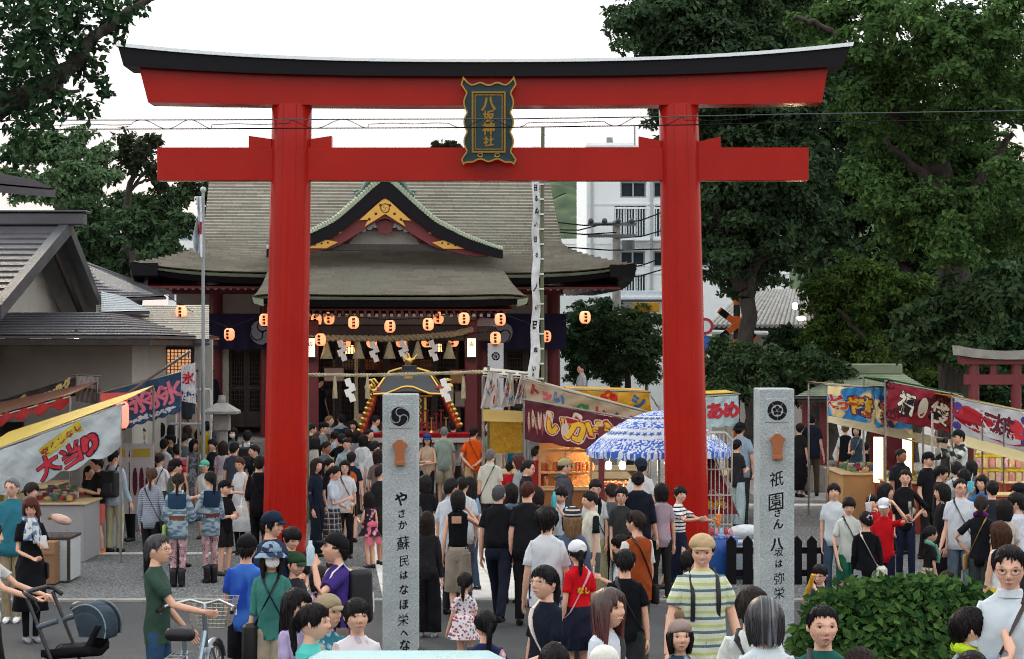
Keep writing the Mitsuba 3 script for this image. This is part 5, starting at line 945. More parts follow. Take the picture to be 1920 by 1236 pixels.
# ---------------------------------------------------------------- buildings round the forecourt
def roof_quad(key, A, B, C, D, n, mat, step=.03, thick=.06, label=None):  # eave A-B, upper edge D-C, in n overlapping courses
    A, B, C, D = (np.array(q, float) for q in (A, B, C, D)); V, UV = [], []
    for i in range(n):
        for t, o in ((i / n, step), ((i + 1) / n, 0.0)):
            l, r = A + (D - A) * t, B + (C - B) * t
            for s in np.linspace(0, 1, 8): q = l + (r - l) * s + [0, 0, o]; V.append(q); UV.append((np.linalg.norm(r - l) * s, (i + (.02 if o else .98)) * .125))
    V = np.array(V); R = 2 * n; i, j = np.meshgrid(np.arange(R - 1), np.arange(7), indexing='ij')
    q = np.stack([i * 8 + j, i * 8 + j + 1, (i + 1) * 8 + j + 1, (i + 1) * 8 + j], -1).reshape(-1, 4)
    put(key + '__courses', (V, np.vstack([q[:, [0, 1, 2]], q[:, [0, 2, 3]]])), mat, None, uv=np.array(UV), kind='stuff')
    put(key + '__deck', loft([[A, B, B - [0, 0, thick], A - [0, 0, thick]], [D, C, C - [0, 0, thick], D - [0, 0, thick]]]), 'dark_metal_roof')
of = thing('shrine_office', 'grey-roofed building with a big plaster gable at the far left', 'building')
ob = lambda nm, m, mat, c=None: put(f'{of}__{nm}', m, mat, c)
ap_ = np.array([-9.34, 45.0, 5.98]); nc = np.array([-9.62, 40.0, 4.12]); fc = np.array([-9.50, 49.8, 4.15])
roof_quad(of + '__front_roof', (-18, 40, 4.12), nc, ap_, (-18, 45, 5.98), 15, 'dark_metal_roof', .035); roof_quad(of + '__back_roof', fc, (-18, 49.8, 4.15), (-18, 45, 5.98), ap_, 6, 'dark_metal_roof')
for a, b in ((nc, ap_), (fc, ap_)):
    d_ = np.array([.04, 0, 0]); ob('verge_board', loft([[a + d_ + [0, 0, .06], a - [.16, 0, 0] + [0, 0, .06], a - [.16, 0, .22], a + d_ - [0, 0, .22]], [b + d_ + [0, 0, .06], b - [.16, 0, 0] + [0, 0, .06], b - [.16, 0, .22], b + d_ - [0, 0, .22]]]), 'dark_metal_roof')
    ob('inner_verge', loft([[a - [.35, 0, .30], a - [.42, 0, .3], a - [.42, 0, .5], a - [.35, 0, .5]], [b - [.35, 0, .30], b - [.42, 0, .3], b - [.42, 0, .5], b - [.35, 0, .5]]]), 'dark_wood')
ob('ridge_cap', box(-18, -9.0, 44.78, 45.22, 5.95, 6.22, .03), 'dark_metal_roof'); ob('ridge_cap_plate', box(-18, -8.94, 44.7, 45.3, 6.222, 6.26, .01), 'dark_metal_roof')
v, f = prism(Polygon([(40.6, 3.9), (49.4, 3.9), (45, 5.75)]), 0, .1); ob('gable_wall', (np.stack([-10.3 - v[:, 1], v[:, 0], v[:, 2]], 1), f), 'plaster')
roof_quad(of + '__skirt_roof', (-18, 39.8, 3.60), (-6.72, 39.8, 3.60), (-8.5, 43.6, 4.10), (-18, 43.6, 4.10), 9, 'dark_metal_roof', .03, .05); roof_quad(of + '__skirt_side', (-6.72, 39.8, 3.60), (-6.72, 49, 3.60), (-8.5, 49, 4.10), (-8.5, 43.6, 4.10), 9, 'dark_metal_roof', .03, .05)
ob('eave_fascia', box(-18, -6.75, 39.82, 39.9, 3.42, 3.548, .01), 'dark_wood'); ob('eave_fascia_side', box(-6.85, -6.76, 39.9, 49, 3.42, 3.548, .01), 'dark_wood'); ob('soffit', box(-18, -6.86, 39.91, 49, 3.44, 3.48), 'dark_wood')
ob('front_wall', prism(Polygon([(-18, -.1), (-7.55, -.1), (-7.55, 3.44), (-18, 3.44)]).difference(Polygon([(-13, 0), (-9.7, 0), (-9.7, 1.9), (-13, 1.9)])), 42.4, 42.55), 'plaster'); ob('side_wall', box(-7.7, -7.55, 42.56, 49, -.1, 3.44), 'plaster'); ob('inner_room', cat([box(-13.2, -9.5, 44, 44.1, 0, 2.2), box(-13.2, -13.1, 42.6, 44, 0, 2.2), box(-9.6, -9.5, 42.6, 44, 0, 2.2), box(-13.2, -9.5, 42.6, 44, 2.0, 2.1)]), 'plaster')
p = at(32, 646, 41.6); nb = thing('paper_notice', 'white notice sheet hanging under the eave at the far left', 'notice'); put(nb + '__sheet', box(p[0] - .24, p[0] + .24, 41.6, 41.62, p[2] - .23, p[2] + .22), 'matte', '#a8a59c'); put(nb + '__cord', cat([tube([[p[0] + s, 41.61, p[2] + .22], [p[0] + s * .8, 41.61, 3.45]], .006, 5) for s in (-.2, .2)]), 'dark_wood')
p = at(143, 631, 40.3); lb_ = thing('eave_bulb', 'small lit bulb under the eave of the left building', 'lamp'); em_b = emit('bulb_glow', (9, 6.6, 3.6), (.9, .8, .6)); put(lb_ + '__bulb', ball(p, .055, 2), 'bulb_glow'); scene[lb_ + '__bulb']['emitter'] = em_b; put(lb_ + '__socket', cyl(p[0], p[1], p[2] + .05, p[2] + .13, .03), 'dark_wood')
hl = thing('low_hall', 'low side hall with stepped roofs and a lattice window', 'building'); hb = lambda nm, m, mat, c=None: put(f'{hl}__{nm}', m, mat, c)
roof_quad(hl + '__upper_roof', at(150, 562, 50), at(312, 557, 50), at(262, 528, 53), at(150, 486, 53), 12, 'dark_metal_roof', .03)
roof_quad(hl + '__pale_roof', at(190, 586, 46.5), at(281, 584, 46.5), at(232, 556, 48.5), at(190, 547, 48.5), 10, 'pale_metal', .02); hb('pale_roof_fascia', box(at(190, 0, 46.5)[0], at(279, 0, 46.5)[0], 46.45, 46.52, at(0, 596, 46.5)[2], at(0, 586.5, 46.5)[2] - .062), 'dark_wood'); hb('upper_wall', box(-9.5, at(272, 0, 47)[0], 47, 47.1, 3.3, 4.1), 'plaster')
roof_quad(hl + '__lower_roof', at(180, 637, 45.2), at(392, 637, 45.2), at(392, 572, 48), at(180, 572, 48), 16, 'shingle', .02)
hb('eave_fascia', box(at(180, 0, 45.2)[0], at(392, 0, 45.2)[0], 45.2, 45.3, at(0, 648, 45.2)[2], at(0, 638, 45.2)[2] - .062), 'dark_wood')
x0, x1, z0, z1 = at(252, 0, 46.6)[0], at(360, 0, 46.6)[0], at(0, 706, 46.6)[2], at(0, 655, 46.6)[2]
hb('wall', prism(Polygon([(-9.2, -.1), (-6.55, -.1), (-6.55, 3.55), (-9.2, 3.55)]).difference(Polygon([(x0, z0), (x1, z0), (x1, z1), (x0, z1)])), 46.6, 46.75), 'plaster')
wk_ = hb('window', cat([box(x0 - .04, x1 + .04, 46.56, 46.66, z0 - .05, z0 + .01), box(x0 - .04, x1 + .04, 46.56, 46.66, z1 - .01, z1 + .05), box(x0 - .05, x0 + .02, 46.57, 46.67, z0, z1), box(x1 - .02, x1 + .05, 46.57, 46.67, z0, z1), box((x0 + x1) / 2 - .03, (x0 + x1) / 2 + .03, 46.575, 46.66, z0, z1)]), 'dark_wood')
put(wk_ + '__lattice', cat([box(x - .008, x + .008, 46.6, 46.64, z0, z1) for x in np.linspace(x0, x1, 17)] + [box(x0, x1, 46.602, 46.638, z - .008, z + .008) for z in np.linspace(z0, z1, 9)]), 'dark_wood', kind='stuff')
em_w = emit('window_glow', (.10, .045, .02), (.5, .35, .2)); put(wk_ + '__paper', box(x0, x1, 46.7, 46.72, z0, z1), 'window_glow'); scene[wk_ + '__paper']['emitter'] = em_w
oh = thing('corner_house', 'corner of a grey house roof poking in at the left edge', 'building'); roof_quad(oh + '__roof', at(-200, 330, 34), at(104, 357, 36), at(60, 338, 40), at(-200, 290, 40), 10, 'dark_metal_roof', .03, .12); put(oh + '__wall', app(box(-16.0, -9.95, 36.5, 41, -.1, 5.85), TR(0, 0)), 'plaster')
# ---------------------------------------------------------------- white flats, town and hill
fl_ = thing('apartment_block', 'white apartment block with balconies behind the shrine roof', 'building'); fb = lambda nm, m, mat, c=None: put(f'{fl_}__{nm}', m, mat, c)
D0 = 78.0; X = lambda u: (u - CX) * D0 / F; Z = lambda v: EYE + (HZ - v) * D0 / F
wins = [(1163, 1212, 340, 371), (1163, 1210, 470, 501), (1225, 1258, 470, 500), (1290, 1330, 470, 500), (1225, 1258, 340, 371), (1290, 1330, 340, 371)]; bal = [(1152, 1212, 386, 446), (1228, 1300, 386, 446), (1152, 1212, 516, 552)]
wp = Polygon([(X(1100), -.1), (X(1480), -.1), (X(1480), Z(276)), (X(1100), Z(276))])
for a, b, c, d in wins + bal: wp = wp.difference(Polygon([(X(a), Z(d)), (X(b), Z(d)), (X(b), Z(c)), (X(a), Z(c))]))
fb('wall', prism(wp, D0, D0 + .3), 'white_wall'); fb('side_wall', box(X(1100), X(1100) + .3, D0 + .31, D0 + 12, -.1, Z(276)), 'white_wall'); fb('roof_slab', box(X(1098), X(1482), D0 - .08, D0 + 12, Z(276) + .003, Z(273)), 'white_wall')
fb('roof_house', box(X(1104), X(1200), D0 + 2, D0 + 8, Z(273), Z(258)), 'white_wall')
for a, b, c, d in wins:
    k = fb('window', cat([box(X(a), X(b), D0 + .12, D0 + .2, Z(d), Z(d) + .06), box(X(a), X(b), D0 + .12, D0 + .2, Z(c) - .06, Z(c)), box(X(a), X(a) + .06, D0 + .121, D0 + .199, Z(d), Z(c)), box(X(b) - .06, X(b), D0 + .121, D0 + .199, Z(d), Z(c)), box((X(a) + X(b)) / 2 - .03, (X(a) + X(b)) / 2 + .03, D0 + .122, D0 + .198, Z(d), Z(c))]), 'paint', '#8d9499')
    put(k + '__pane', box(X(a), X(b), D0 + .22, D0 + .24, Z(d), Z(c)), 'window_glass')
for a, b, c, d in bal:
    k = fb('balcony', box(X(a) - .08, X(b) + .08, D0 - .9, D0 + .0, Z(d) - .12, Z(d)), 'white_wall'); put(k + '__top_rail', box(X(a) - .08, X(b) + .08, D0 - .92, D0 - .86, Z(d) + 1.0, Z(d) + 1.06), 'white_wall'); put(k + '__railing', cat([box(x - .015, x + .015, D0 - .905, D0 - .875, Z(d), Z(d) + 1.0) for x in np.linspace(X(a), X(b), 13)]), 'paint', '#c9d2d6', kind='stuff')
    put(k + '__door', box(X(a), X(b), D0 + .25, D0 + .27, Z(d), Z(c)), 'window_glass'); put(k + '__door_frame', cat([box(q - .03, q + .03, D0 + .2, D0 + .249, Z(d), Z(c)) for q in np.linspace(X(a), X(b), 4)]), 'paint', '#aab2b6')
for u in (1110, 1222): fb('drainpipe', cyl(X(u), D0 - .06, 0, Z(280), .05, n=8), 'paint', '#9aa3a6')
for v in (330, 381, 455, 511): fb('ledge', box(X(1100), X(1480), D0 - .05, D0 - .001, Z(v) - .06, Z(v)), 'white_wall')
fb('rooftop_tank', cat([cyl(X(1150), D0 + 3, Z(258), Z(243), .12, n=10), cyl(X(1153), D0 + 3.4, Z(258), Z(246), .10, n=10)]), 'paint', '#6f7478'); fb('aerial', tube([[X(1193), D0 + 1, Z(273)], [X(1193), D0 + 1, Z(232)]], .03, 6), 'paint', '#777')
an = thing('annex_building', 'low white annex behind the dark trees right of the hall', 'building'); put(an + '__wall', box(X(1040), X(1240), D0 - 6, D0 - 5.6, -.1, Z(562)), 'white_wall'); roof_quad(an + '__roof', at(1125, 563, 71), at(1245, 563, 71), at(1245, 545, 74), at(1125, 545, 74), 8, 'pale_metal', .03)
for i, (u, v, w, h_, d, lb) in enumerate(((1065, 458, 60, 90, 240, 'pale distant building below the wooded hill'), (368, 420, 60, 120, 150, 'bluish glass building glimpsed through the left trees'), (350, 470, 70, 90, 130, 'pale building block low behind the left trees'))):
    p = at(u, v, d); k = thing('distant_building', lb, 'building'); q = w * d / F / 2; put(k + '__wall', box(p[0] - q, p[0] + q, d, d + 12, -.2, p[2]), 'white_wall' if i != 1 else 'blue_wall'); put(k + '__parapet', box(p[0] - q - .2, p[0] + q + .2, d - .2, d + 12, p[2] + .01, p[2] + .6), 'white_wall')
    for r in range(4):
        for c in range(5): x = p[0] - q + (c + .5) * q / 2.5; z = p[2] - 2.2 - r * 3.2; put(k + '__window', box(x - q * .14, x + q * .14, d - .06, d - .005, z - .8, z + .6), 'window_glass')
hn = 170; hx = np.linspace(-70, 190, hn); hy = np.linspace(420, 900, 70)
def hillf(a, b):
    x, y = -75 + 330 * a, 430 + 420 * b; e = np.exp(-((y - 700) / 150) ** 2)
    top = np.interp(x, [-75, -50, -25, 0, 60, 120, 255], [6, 34, 56, 60, 60, 60, 56])
    b_ = meshkit.noise(np.stack([x / 6, y / 6, 0 * x], -1)) * 5 + meshkit.noise(np.stack([x / 2.4, y / 3, 0 * x + 9], -1)) * 3.4
    return (x, y, e * top + b_ * np.clip(e * 3, 0, 1) - 3 * (1 - e))
put('wooded_hill', grid(hillf, 240, 110), 'hill_wood', smooth=True, kind='structure')
# ---------------------------------------------------------------- trees
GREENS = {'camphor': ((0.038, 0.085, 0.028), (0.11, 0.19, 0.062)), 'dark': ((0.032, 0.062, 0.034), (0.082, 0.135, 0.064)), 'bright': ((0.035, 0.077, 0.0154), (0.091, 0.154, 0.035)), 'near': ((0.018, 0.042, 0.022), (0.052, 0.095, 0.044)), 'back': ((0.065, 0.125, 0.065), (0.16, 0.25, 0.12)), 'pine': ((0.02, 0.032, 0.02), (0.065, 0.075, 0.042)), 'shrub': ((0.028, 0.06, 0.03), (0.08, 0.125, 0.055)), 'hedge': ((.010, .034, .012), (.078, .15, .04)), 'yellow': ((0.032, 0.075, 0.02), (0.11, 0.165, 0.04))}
NLEAF = []
LEAF = np.array([[0, 0, 0], [.5, .28, .06], [1, 0, -.05], [.5, -.28, .06]])
def leaves(C, Nn, size, pal, r, droop=.0, vary=.5):
    n = len(C); Nn = Nn + r.normal(0, .45, (n, 3)); Nn /= np.linalg.norm(Nn, axis=1, keepdims=True)
    a = np.cross(Nn, r.normal(size=(n, 3))); a /= np.linalg.norm(a, axis=1, keepdims=True); a[:, 2] -= droop; a /= np.linalg.norm(a, axis=1, keepdims=True); b = np.cross(Nn, a); b /= np.maximum(np.linalg.norm(b, axis=1, keepdims=True), 1e-6)
    s = size * (1 + vary * r.uniform(-1, 1, n)); v = C[:, None] + s[:, None, None] * (LEAF[None, :, 0, None] * a[:, None] + LEAF[None, :, 1, None] * b[:, None] + LEAF[None, :, 2, None] * Nn[:, None])
    i = np.arange(n)[:, None] * 4; f = np.vstack([i + [0, 1, 2], i + [0, 2, 3]])
    c0, c1 = (np.array(q) for q in GREENS[pal]); t = np.clip(r.normal(.42, .32, n), 0, 1.25)[:, None]; col = c0 * (1 - t) + c1 * t; return v.reshape(-1, 3), f, np.repeat(col, 4, 0)
def clumps(blobs, per, size, pal, seed, sub=26, inner=.12, droop=.15, gap=.0):
    r = np.random.default_rng(seed); C, Nn = [], []
    for (x, y, z, R) in blobs:
        k = max(6, int(sub * R * R)); d = r.normal(size=(k, 3)); d /= np.linalg.norm(d, axis=1, keepdims=True); d[:, 2] *= .85
        keep = r.random(k) > gap; d = d[keep]; cc = np.array([x, y, z]) + d * R * r.uniform(.62, 1.0, len(d))[:, None]
        for c, dd in zip(cc, d):
            q = R * r.uniform(.18, .36) if R < 1.5 else r.uniform(.28, .6); m = int(2.3 * per * (q / .4) ** 2) + 6; e = r.normal(size=(m, 3)); e /= np.linalg.norm(e, axis=1, keepdims=True); e[:, 2] = np.where(e[:, 2] < -.3, -e[:, 2] * .6, e[:, 2])
            C.append(c + e * q * [1, 1, .72] * r.uniform(.7, 1.0, m)[:, None]); Nn.append(e * .55 + dd * .3 + [0, 0, .45])
        m = int(2.1 * per * sub * R * R * inner); e = r.normal(size=(m, 3)); e /= np.linalg.norm(e, axis=1, keepdims=True); C.append(np.array([x, y, z]) + e * R * .6 * r.random(m)[:, None] ** .4); Nn.append(e)
    return leaves(np.vstack(C), np.vstack(Nn), size * 1.05, pal, r, droop)
def branch(a, b, r0, r1, seed, wig=.12, n=9):
    r = np.random.default_rng(seed); a, b = np.array(a, float), np.array(b, float); t = np.linspace(0, 1, n)[:, None]; L_ = np.linalg.norm(b - a)
    w = r.normal(0, wig * L_ * .25, (n, 3)); w[0] = w[-1] = 0; p = a + (b - a) * t + w + np.array([0, 0, 1]) * (t * (1 - t)) * L_ * wig
    return tube(p, np.linspace(r0, r1, n), 10)
def tree(name, label, blobs, per, size, pal, seed, trunks, limbs_=(), sub=26, cat_='tree', gap=.0, inner=.30):
    k = thing(name, label, cat_)
    bl = [(*at(u, v, d), rp * 1.16 * d / F) for u, v, d, rp in blobs]
    v, f, c = clumps(bl, per, size, pal, seed, sub, inner, gap=gap); put(k + '__crown', (v, f), 'leaf', c); NLEAF.append(len(f))
    for i, (a, b, r0, r1) in enumerate(trunks): put(k + '__trunk', branch(a, b, r0, r1, seed + i, .05, 12), 'bark', smooth=60)
    for i, (a, b, r0, r1) in enumerate(limbs_): put(k + '__limb', branch(a, b, r0, r1, seed + 20 + i, .1), 'bark', smooth=60)
    return k
def B_(s, d0, jd, seed):                       # "u v radius" triples -> blobs with their own depths
    r = np.random.default_rng(seed); q = [float(x) for x in s.split()]; return [(q[i], q[i + 1], d0 + r.uniform(-jd, jd), q[i + 2]) for i in range(0, len(q), 3)]
P3 = lambda u, v, d: at(u, v, d)
def gpt(u, d): return np.array([(u - CX) * d / F, d, -.1])
# great camphor trees at the right
tree('camphor_tree', 'tall dark camphor tree with a leaning trunk behind the right gate pillar', B_('1235 40 85 1330 20 95 1440 40 90 1260 130 75 1350 130 95 1460 150 90 1380 230 85 1480 240 80 1330 250 60 1410 330 90 1350 380 70 1450 400 90 1360 460 75 1430 480 65 1500 330 70 1380 530 45 1340 320 60 1235 215 32 1510 100 70 1240 270 24', 52, 2.2, 3), 100, .135, 'dark', 11,
     [(gpt(1418, 52), P3(1400, 560, 52), .23, .19), (P3(1400, 560, 52), P3(1440, 300, 52), .19, .13)], [(P3(1390, 540, 52), P3(1340, 380, 51), .18, .07), (P3(1430, 350, 52), P3(1500, 190, 51), .18, .07), (P3(1440, 300, 52), P3(1330, 90, 52), .2, .06), (P3(1395, 520, 52), P3(1480, 440, 51.5), .16, .06)], 22)
tree('camphor_tree', 'broad bright-green camphor tree filling the upper right corner', B_('1560 30 70 1650 10 80 1540 110 55 1640 90 70 1730 40 80 1620 190 65 1700 150 75 1790 110 80 1880 60 80 1660 270 70 1740 230 75 1830 200 75 1905 190 60 1690 340 75 1770 320 75 1850 290 70 1650 370 60 1740 400 75 1830 380 70 1910 330 60 1690 440 55 1780 460 65 1870 440 60 1600 330 42 1920 420 50', 44, 2.2, 5), 95, .115, 'camphor', 12,
     [(gpt(1800, 45), P3(1790, 560, 45), .42, .36), (P3(1790, 560, 45), P3(1760, 300, 45), .36, .22)], [(P3(1765, 330, 45), P3(1560, 60, 44), .2, .06), (P3(1760, 300, 45), P3(1860, 60, 44.5), .2, .06), (P3(1780, 430, 45), P3(1900, 250, 44), .18, .05), (P3(1775, 400, 45), P3(1660, 260, 44), .16, .05), (P3(1560, 60, 44), P3(1490, 30, 43.6), .08, .04)], 22)
tree('camphor_tree', 'dark tree standing deep behind at the right edge', B_('1560 520 70 1640 560 60 1880 520 60 1930 480 60 1870 600 50 1800 560 60 1560 420 60 1530 300 70 1580 230 60 1920 570 50', 56, 1.5, 8), 80, .15, 'dark', 13, [(gpt(1850, 56), P3(1850, 560, 56), .34, .28), (gpt(1548, 56), P3(1545, 480, 56), .4, .3)], [(P3(1850, 560, 56), P3(1900, 500, 56), .16, .06)], 20)
tree('camphor_tree', 'dark camphor tree far behind filling the gaps at the right', B_('1580 150 80 1680 230 80 1780 300 80 1880 380 80 1620 340 80 1700 430 80 1800 480 80 1560 470 75 1900 180 80 1820 90 80 1640 520 70 1740 560 70 1860 560 70 1530 360 70', 60, 1.5, 60), 60, .19, 'dark', 61, [(gpt(1700, 60), P3(1700, 400, 60), .4, .3)], (), 17)
tree('bushy_tree', 'bushy yellow-tipped tree above the green pavilion roof', B_('1560 560 55 1630 540 60 1700 560 55 1540 620 45 1610 620 60 1690 630 60 1750 610 50 1590 690 45 1660 690 50 1740 690 45 1810 660 45 1590 500 35', 52, 1.2, 9), 120, .105, 'yellow', 14, [(gpt(1640, 52), P3(1640, 640, 52), .22, .16)], [(P3(1640, 660, 52), P3(1570, 580, 51.6), .1, .04), (P3(1640, 650, 52), P3(1720, 590, 52), .1, .04)], 34)
tree('shrub', 'dark green shrub between the right gate pillar and granite pillar', B_('1350 690 40 1400 670 40 1455 690 42 1510 690 45 1370 725 38 1440 730 40 1500 735 36 1345 650 26 1560 710 40 1330 735 26', 48.5, .8, 10), 130, .10, 'shrub', 15, [(gpt(1430, 48.5), P3(1430, 700, 48.5), .08, .05)], (), 60, 'shrub')
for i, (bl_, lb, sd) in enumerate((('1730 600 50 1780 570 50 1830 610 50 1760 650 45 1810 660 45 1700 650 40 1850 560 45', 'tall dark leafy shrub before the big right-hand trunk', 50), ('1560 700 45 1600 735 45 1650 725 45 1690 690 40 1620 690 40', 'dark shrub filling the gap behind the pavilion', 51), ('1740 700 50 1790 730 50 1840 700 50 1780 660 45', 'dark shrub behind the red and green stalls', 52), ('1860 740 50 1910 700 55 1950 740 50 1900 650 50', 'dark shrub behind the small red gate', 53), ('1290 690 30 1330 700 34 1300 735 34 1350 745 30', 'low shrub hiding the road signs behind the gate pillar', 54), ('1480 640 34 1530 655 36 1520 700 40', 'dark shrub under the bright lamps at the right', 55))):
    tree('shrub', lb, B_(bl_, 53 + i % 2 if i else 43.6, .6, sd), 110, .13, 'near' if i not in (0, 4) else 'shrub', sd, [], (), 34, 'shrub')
tree('garden_pine', 'spreading garden tree right of the shrine hall', B_('1150 620 40 1200 610 38 1130 665 40 1185 665 45 1225 650 32 1150 700 32 1210 700 30 1105 640 25', 60, .8, 11), 130, .09, 'shrub', 16, [(gpt(1180, 60), P3(1175, 640, 60), .12, .07)], [(P3(1178, 690, 60), P3(1120, 660, 59.8), .05, .02), (P3(1178, 690, 60), P3(1225, 655, 60.2), .05, .02)], 60)
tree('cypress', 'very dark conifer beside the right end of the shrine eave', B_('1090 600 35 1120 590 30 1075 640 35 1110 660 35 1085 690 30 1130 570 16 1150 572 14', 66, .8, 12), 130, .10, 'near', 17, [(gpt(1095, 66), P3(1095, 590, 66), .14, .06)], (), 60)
# left: near tree hanging into the picture
nt_ = [(P3(-60, 240, 20), P3(110, 150, 20), .13, .09), (P3(110, 150, 20), P3(190, 60, 20), .085, .05), (P3(190, 60, 20), P3(292, -6, 20), .05, .03), (P3(40, 190, 20), P3(150, 170, 19.7), .05, .015), (P3(110, 150, 20), P3(60, 20, 20.3), .06, .02)]
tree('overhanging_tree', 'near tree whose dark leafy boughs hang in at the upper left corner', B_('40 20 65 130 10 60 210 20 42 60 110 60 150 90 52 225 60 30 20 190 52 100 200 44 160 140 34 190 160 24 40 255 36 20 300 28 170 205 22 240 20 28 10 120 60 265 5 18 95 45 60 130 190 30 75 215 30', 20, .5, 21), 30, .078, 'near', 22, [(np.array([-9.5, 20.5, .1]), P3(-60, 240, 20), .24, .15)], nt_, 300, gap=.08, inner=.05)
tree('round_tree', 'mid-green round tree behind the left roofs', B_('60 280 42 120 290 45 170 330 42 100 350 45 40 350 40 150 390 35 190 290 28 150 255 26', 62, 1.5, 23), 90, .15, 'back', 24, [(gpt(110, 62), P3(110, 380, 62), .25, .18)], (), 30)
tree('pine_tree', 'airy brown-green pine rising left of the gate', B_('235 265 24 265 280 26 290 265 20 250 310 24 285 320 22 230 290 18 300 345 20 215 330 18', 64, 1, 25), 60, .15, 'pine', 26, [(gpt(240, 64), P3(235, 400, 64), .2, .14), (P3(235, 400, 64), P3(262, 280, 64), .12, .05)], [(P3(245, 350, 64), P3(300, 330, 64), .06, .02), (P3(240, 370, 64), P3(285, 305, 64), .06, .02)], 34)
tree('evergreen_tree', 'dark evergreen between the office gable and the shrine roof', B_('190 420 42 240 400 42 290 390 40 330 420 32 210 470 40 270 460 42 180 490 30 320 375 28 150 430 35 350 370 18 385 350 14', 67, 1.5, 27), 100, .14, 'dark', 28, [(gpt(240, 67), P3(240, 430, 67), .28, .2)], (), 30)
tree('evergreen_tree', 'low dark evergreen filling the gap behind the side hall', B_('150 470 40 200 500 36 255 495 36 310 470 40 345 420 32 270 420 40 200 440 40 160 390 34 330 500 26', 56, .8, 62), 80, .15, 'dark', 63, [(gpt(250, 56), P3(250, 470, 56), .2, .14)], (), 30)
tree('evergreen_tree', 'olive-brown tree against the side of the shrine roof', B_('350 350 24 380 365 20 395 400 18 370 330 14 390 440 14', 67, .5, 30), 90, .13, 'pine', 29, [(gpt(380, 67), P3(375, 380, 67), .12, .07)], (), 40)
for i, (u, v, lb) in enumerate(((826, 272, 'left of two small trees on the hill crest over the gate beam'), (849, 275, 'right of two small trees on the hill crest over the gate beam'))):
    tree('hilltop_tree', lb, [(u, v, 690, 11), (u + 9, v + 4, 690, 8), (u - 9, v + 5, 690, 8)], 30, 1.1, 'pine', 40 + i, [(P3(u, v + 20, 690), P3(u, v, 690), .4, .25)], (), .35)
# clipped hedge at the lower right
hg = thing('hedge', 'glossy clipped hedge in front of the children at the lower right', 'hedge')
r = np.random.default_rng(77); n = 8500; dh = 17.6
uu = r.uniform(1492, 1875, n); topv = np.interp(uu, [1492, 1520, 1570, 1640, 1760, 1830, 1875], [1185, 1132, 1100, 1088, 1090, 1106, 1140]) + 22 * (r.random(n) - .5)
vv = topv + (1290 - topv) * r.random(n) ** 1.15; dd = dh + r.uniform(-.25, .1, n) - .5 * np.clip((vv - topv) / 150, 0, 1) + .9 * (r.random(n) < .3) * r.random(n)
C = np.stack([(uu - CX) * dd / F, dd, EYE - (vv - HZ) * dd / F], 1); Nn = np.stack([0 * uu + r.normal(0, .3, n), -.8 + 0 * uu, .7 + 0 * uu], 1)
kp = meshkit.noise(C * 7) > .34; v, f, c = leaves(C[kp], Nn[kp], .088, 'hedge', r, .2); put(hg + '__leaves', (v, f), 'hedge_leaf', c, kind='stuff')
put(hg + '__inner_twigs', cat([tube([[x, dh + .3 + q, .3], [x + r.normal(0, .15), dh + .25 + q, .8], [x + r.normal(0, .12), dh + .2 + q, 1.2]], [.015, .01, .004], 5) for x in np.linspace(2.65, 3.6, 30) for q in (0, .35)]), 'bark', kind='stuff')
n2 = 14
put(hg + '__young_shoot', cat([tube([[x, dh - .1, z], [x + .02, dh - .12, z + .12]], [.006, .003], 5) for x, z in zip(r.uniform(2.5, 3.7, n2), r.uniform(1.3, 1.42, n2))]), 'leaf_stem', kind='stuff')
# ---------------------------------------------------------------- poles, wires, signs, pavilion, small torii
up_ = thing('utility_pole', 'grey utility pole with insulators before the white flats', 'utility pole'); p = at(1156, 420, 66); put(up_ + '__pole', cyl(p[0], 66, 0, at(0, 415, 66)[2], .16, .12), 'stone'); put(up_ + '__crossarm', cat([box(p[0] - .9, p[0] + .6, 65.8, 65.9, at(0, y_, 66)[2], at(0, y_, 66)[2] + .1) for y_ in (424, 446)]), 'paint', '#5b6063')
for i in range(4): put(up_ + '__insulator', ball((p[0] - .8 + i * .42, 65.8, at(0, 421, 66)[2] + .1), .09, 2), 'paint', '#3a3d40')
put(up_ + '__transformer', cyl(p[0] + .35, 65.7, at(0, 470, 66)[2], at(0, 452, 66)[2], .2), 'paint', '#4a4e52')
wl = thing('power_lines', 'thin black power lines crossing before the white flats', 'wires')
for a, b in (((1035, 416), (1156, 420)), ((1035, 434), (1156, 436)), ((1040, 462), (1245, 467)), ((1156, 421), (1250, 395)), ((1156, 447), (1250, 430)), ((1160, 505), (1250, 480)), ((1050, 431), (1120, 423)), ((1160, 520), (1240, 506))):
    q0, q1 = at(*a, 66), at(*b, 65.5); put(wl + '__wire', tube([q0, (q0 + q1) / 2 - [0, 0, .08], q1], .022, 5), 'black_lacquer')
oc = thing('overhead_cable', 'pair of overhead cables with wavy lashing crossing before the gate', 'cable')
cu = np.linspace(-40, 1960, 160); c1 = np.interp(cu, [0, 960, 1250, 1500, 1920], [226, 223, 219, 214, 208]); c2 = np.interp(cu, [0, 300, 960, 1250, 1500, 1920], [243, 242, 239, 235, 230, 224]); dc = np.interp(cu, [0, 1920], [26, 24])
A1 = np.array([at(u, v, d) for u, v, d in zip(cu, c1, dc)]); A2 = np.array([at(u, v, d) for u, v, d in zip(cu, c2, dc)])
put(oc + '__upper_wire', tube(A1, .007, 5), 'paint', '#3d4348'); put(oc + '__lower_wire', tube(A2, .007, 5), 'black_lacquer')
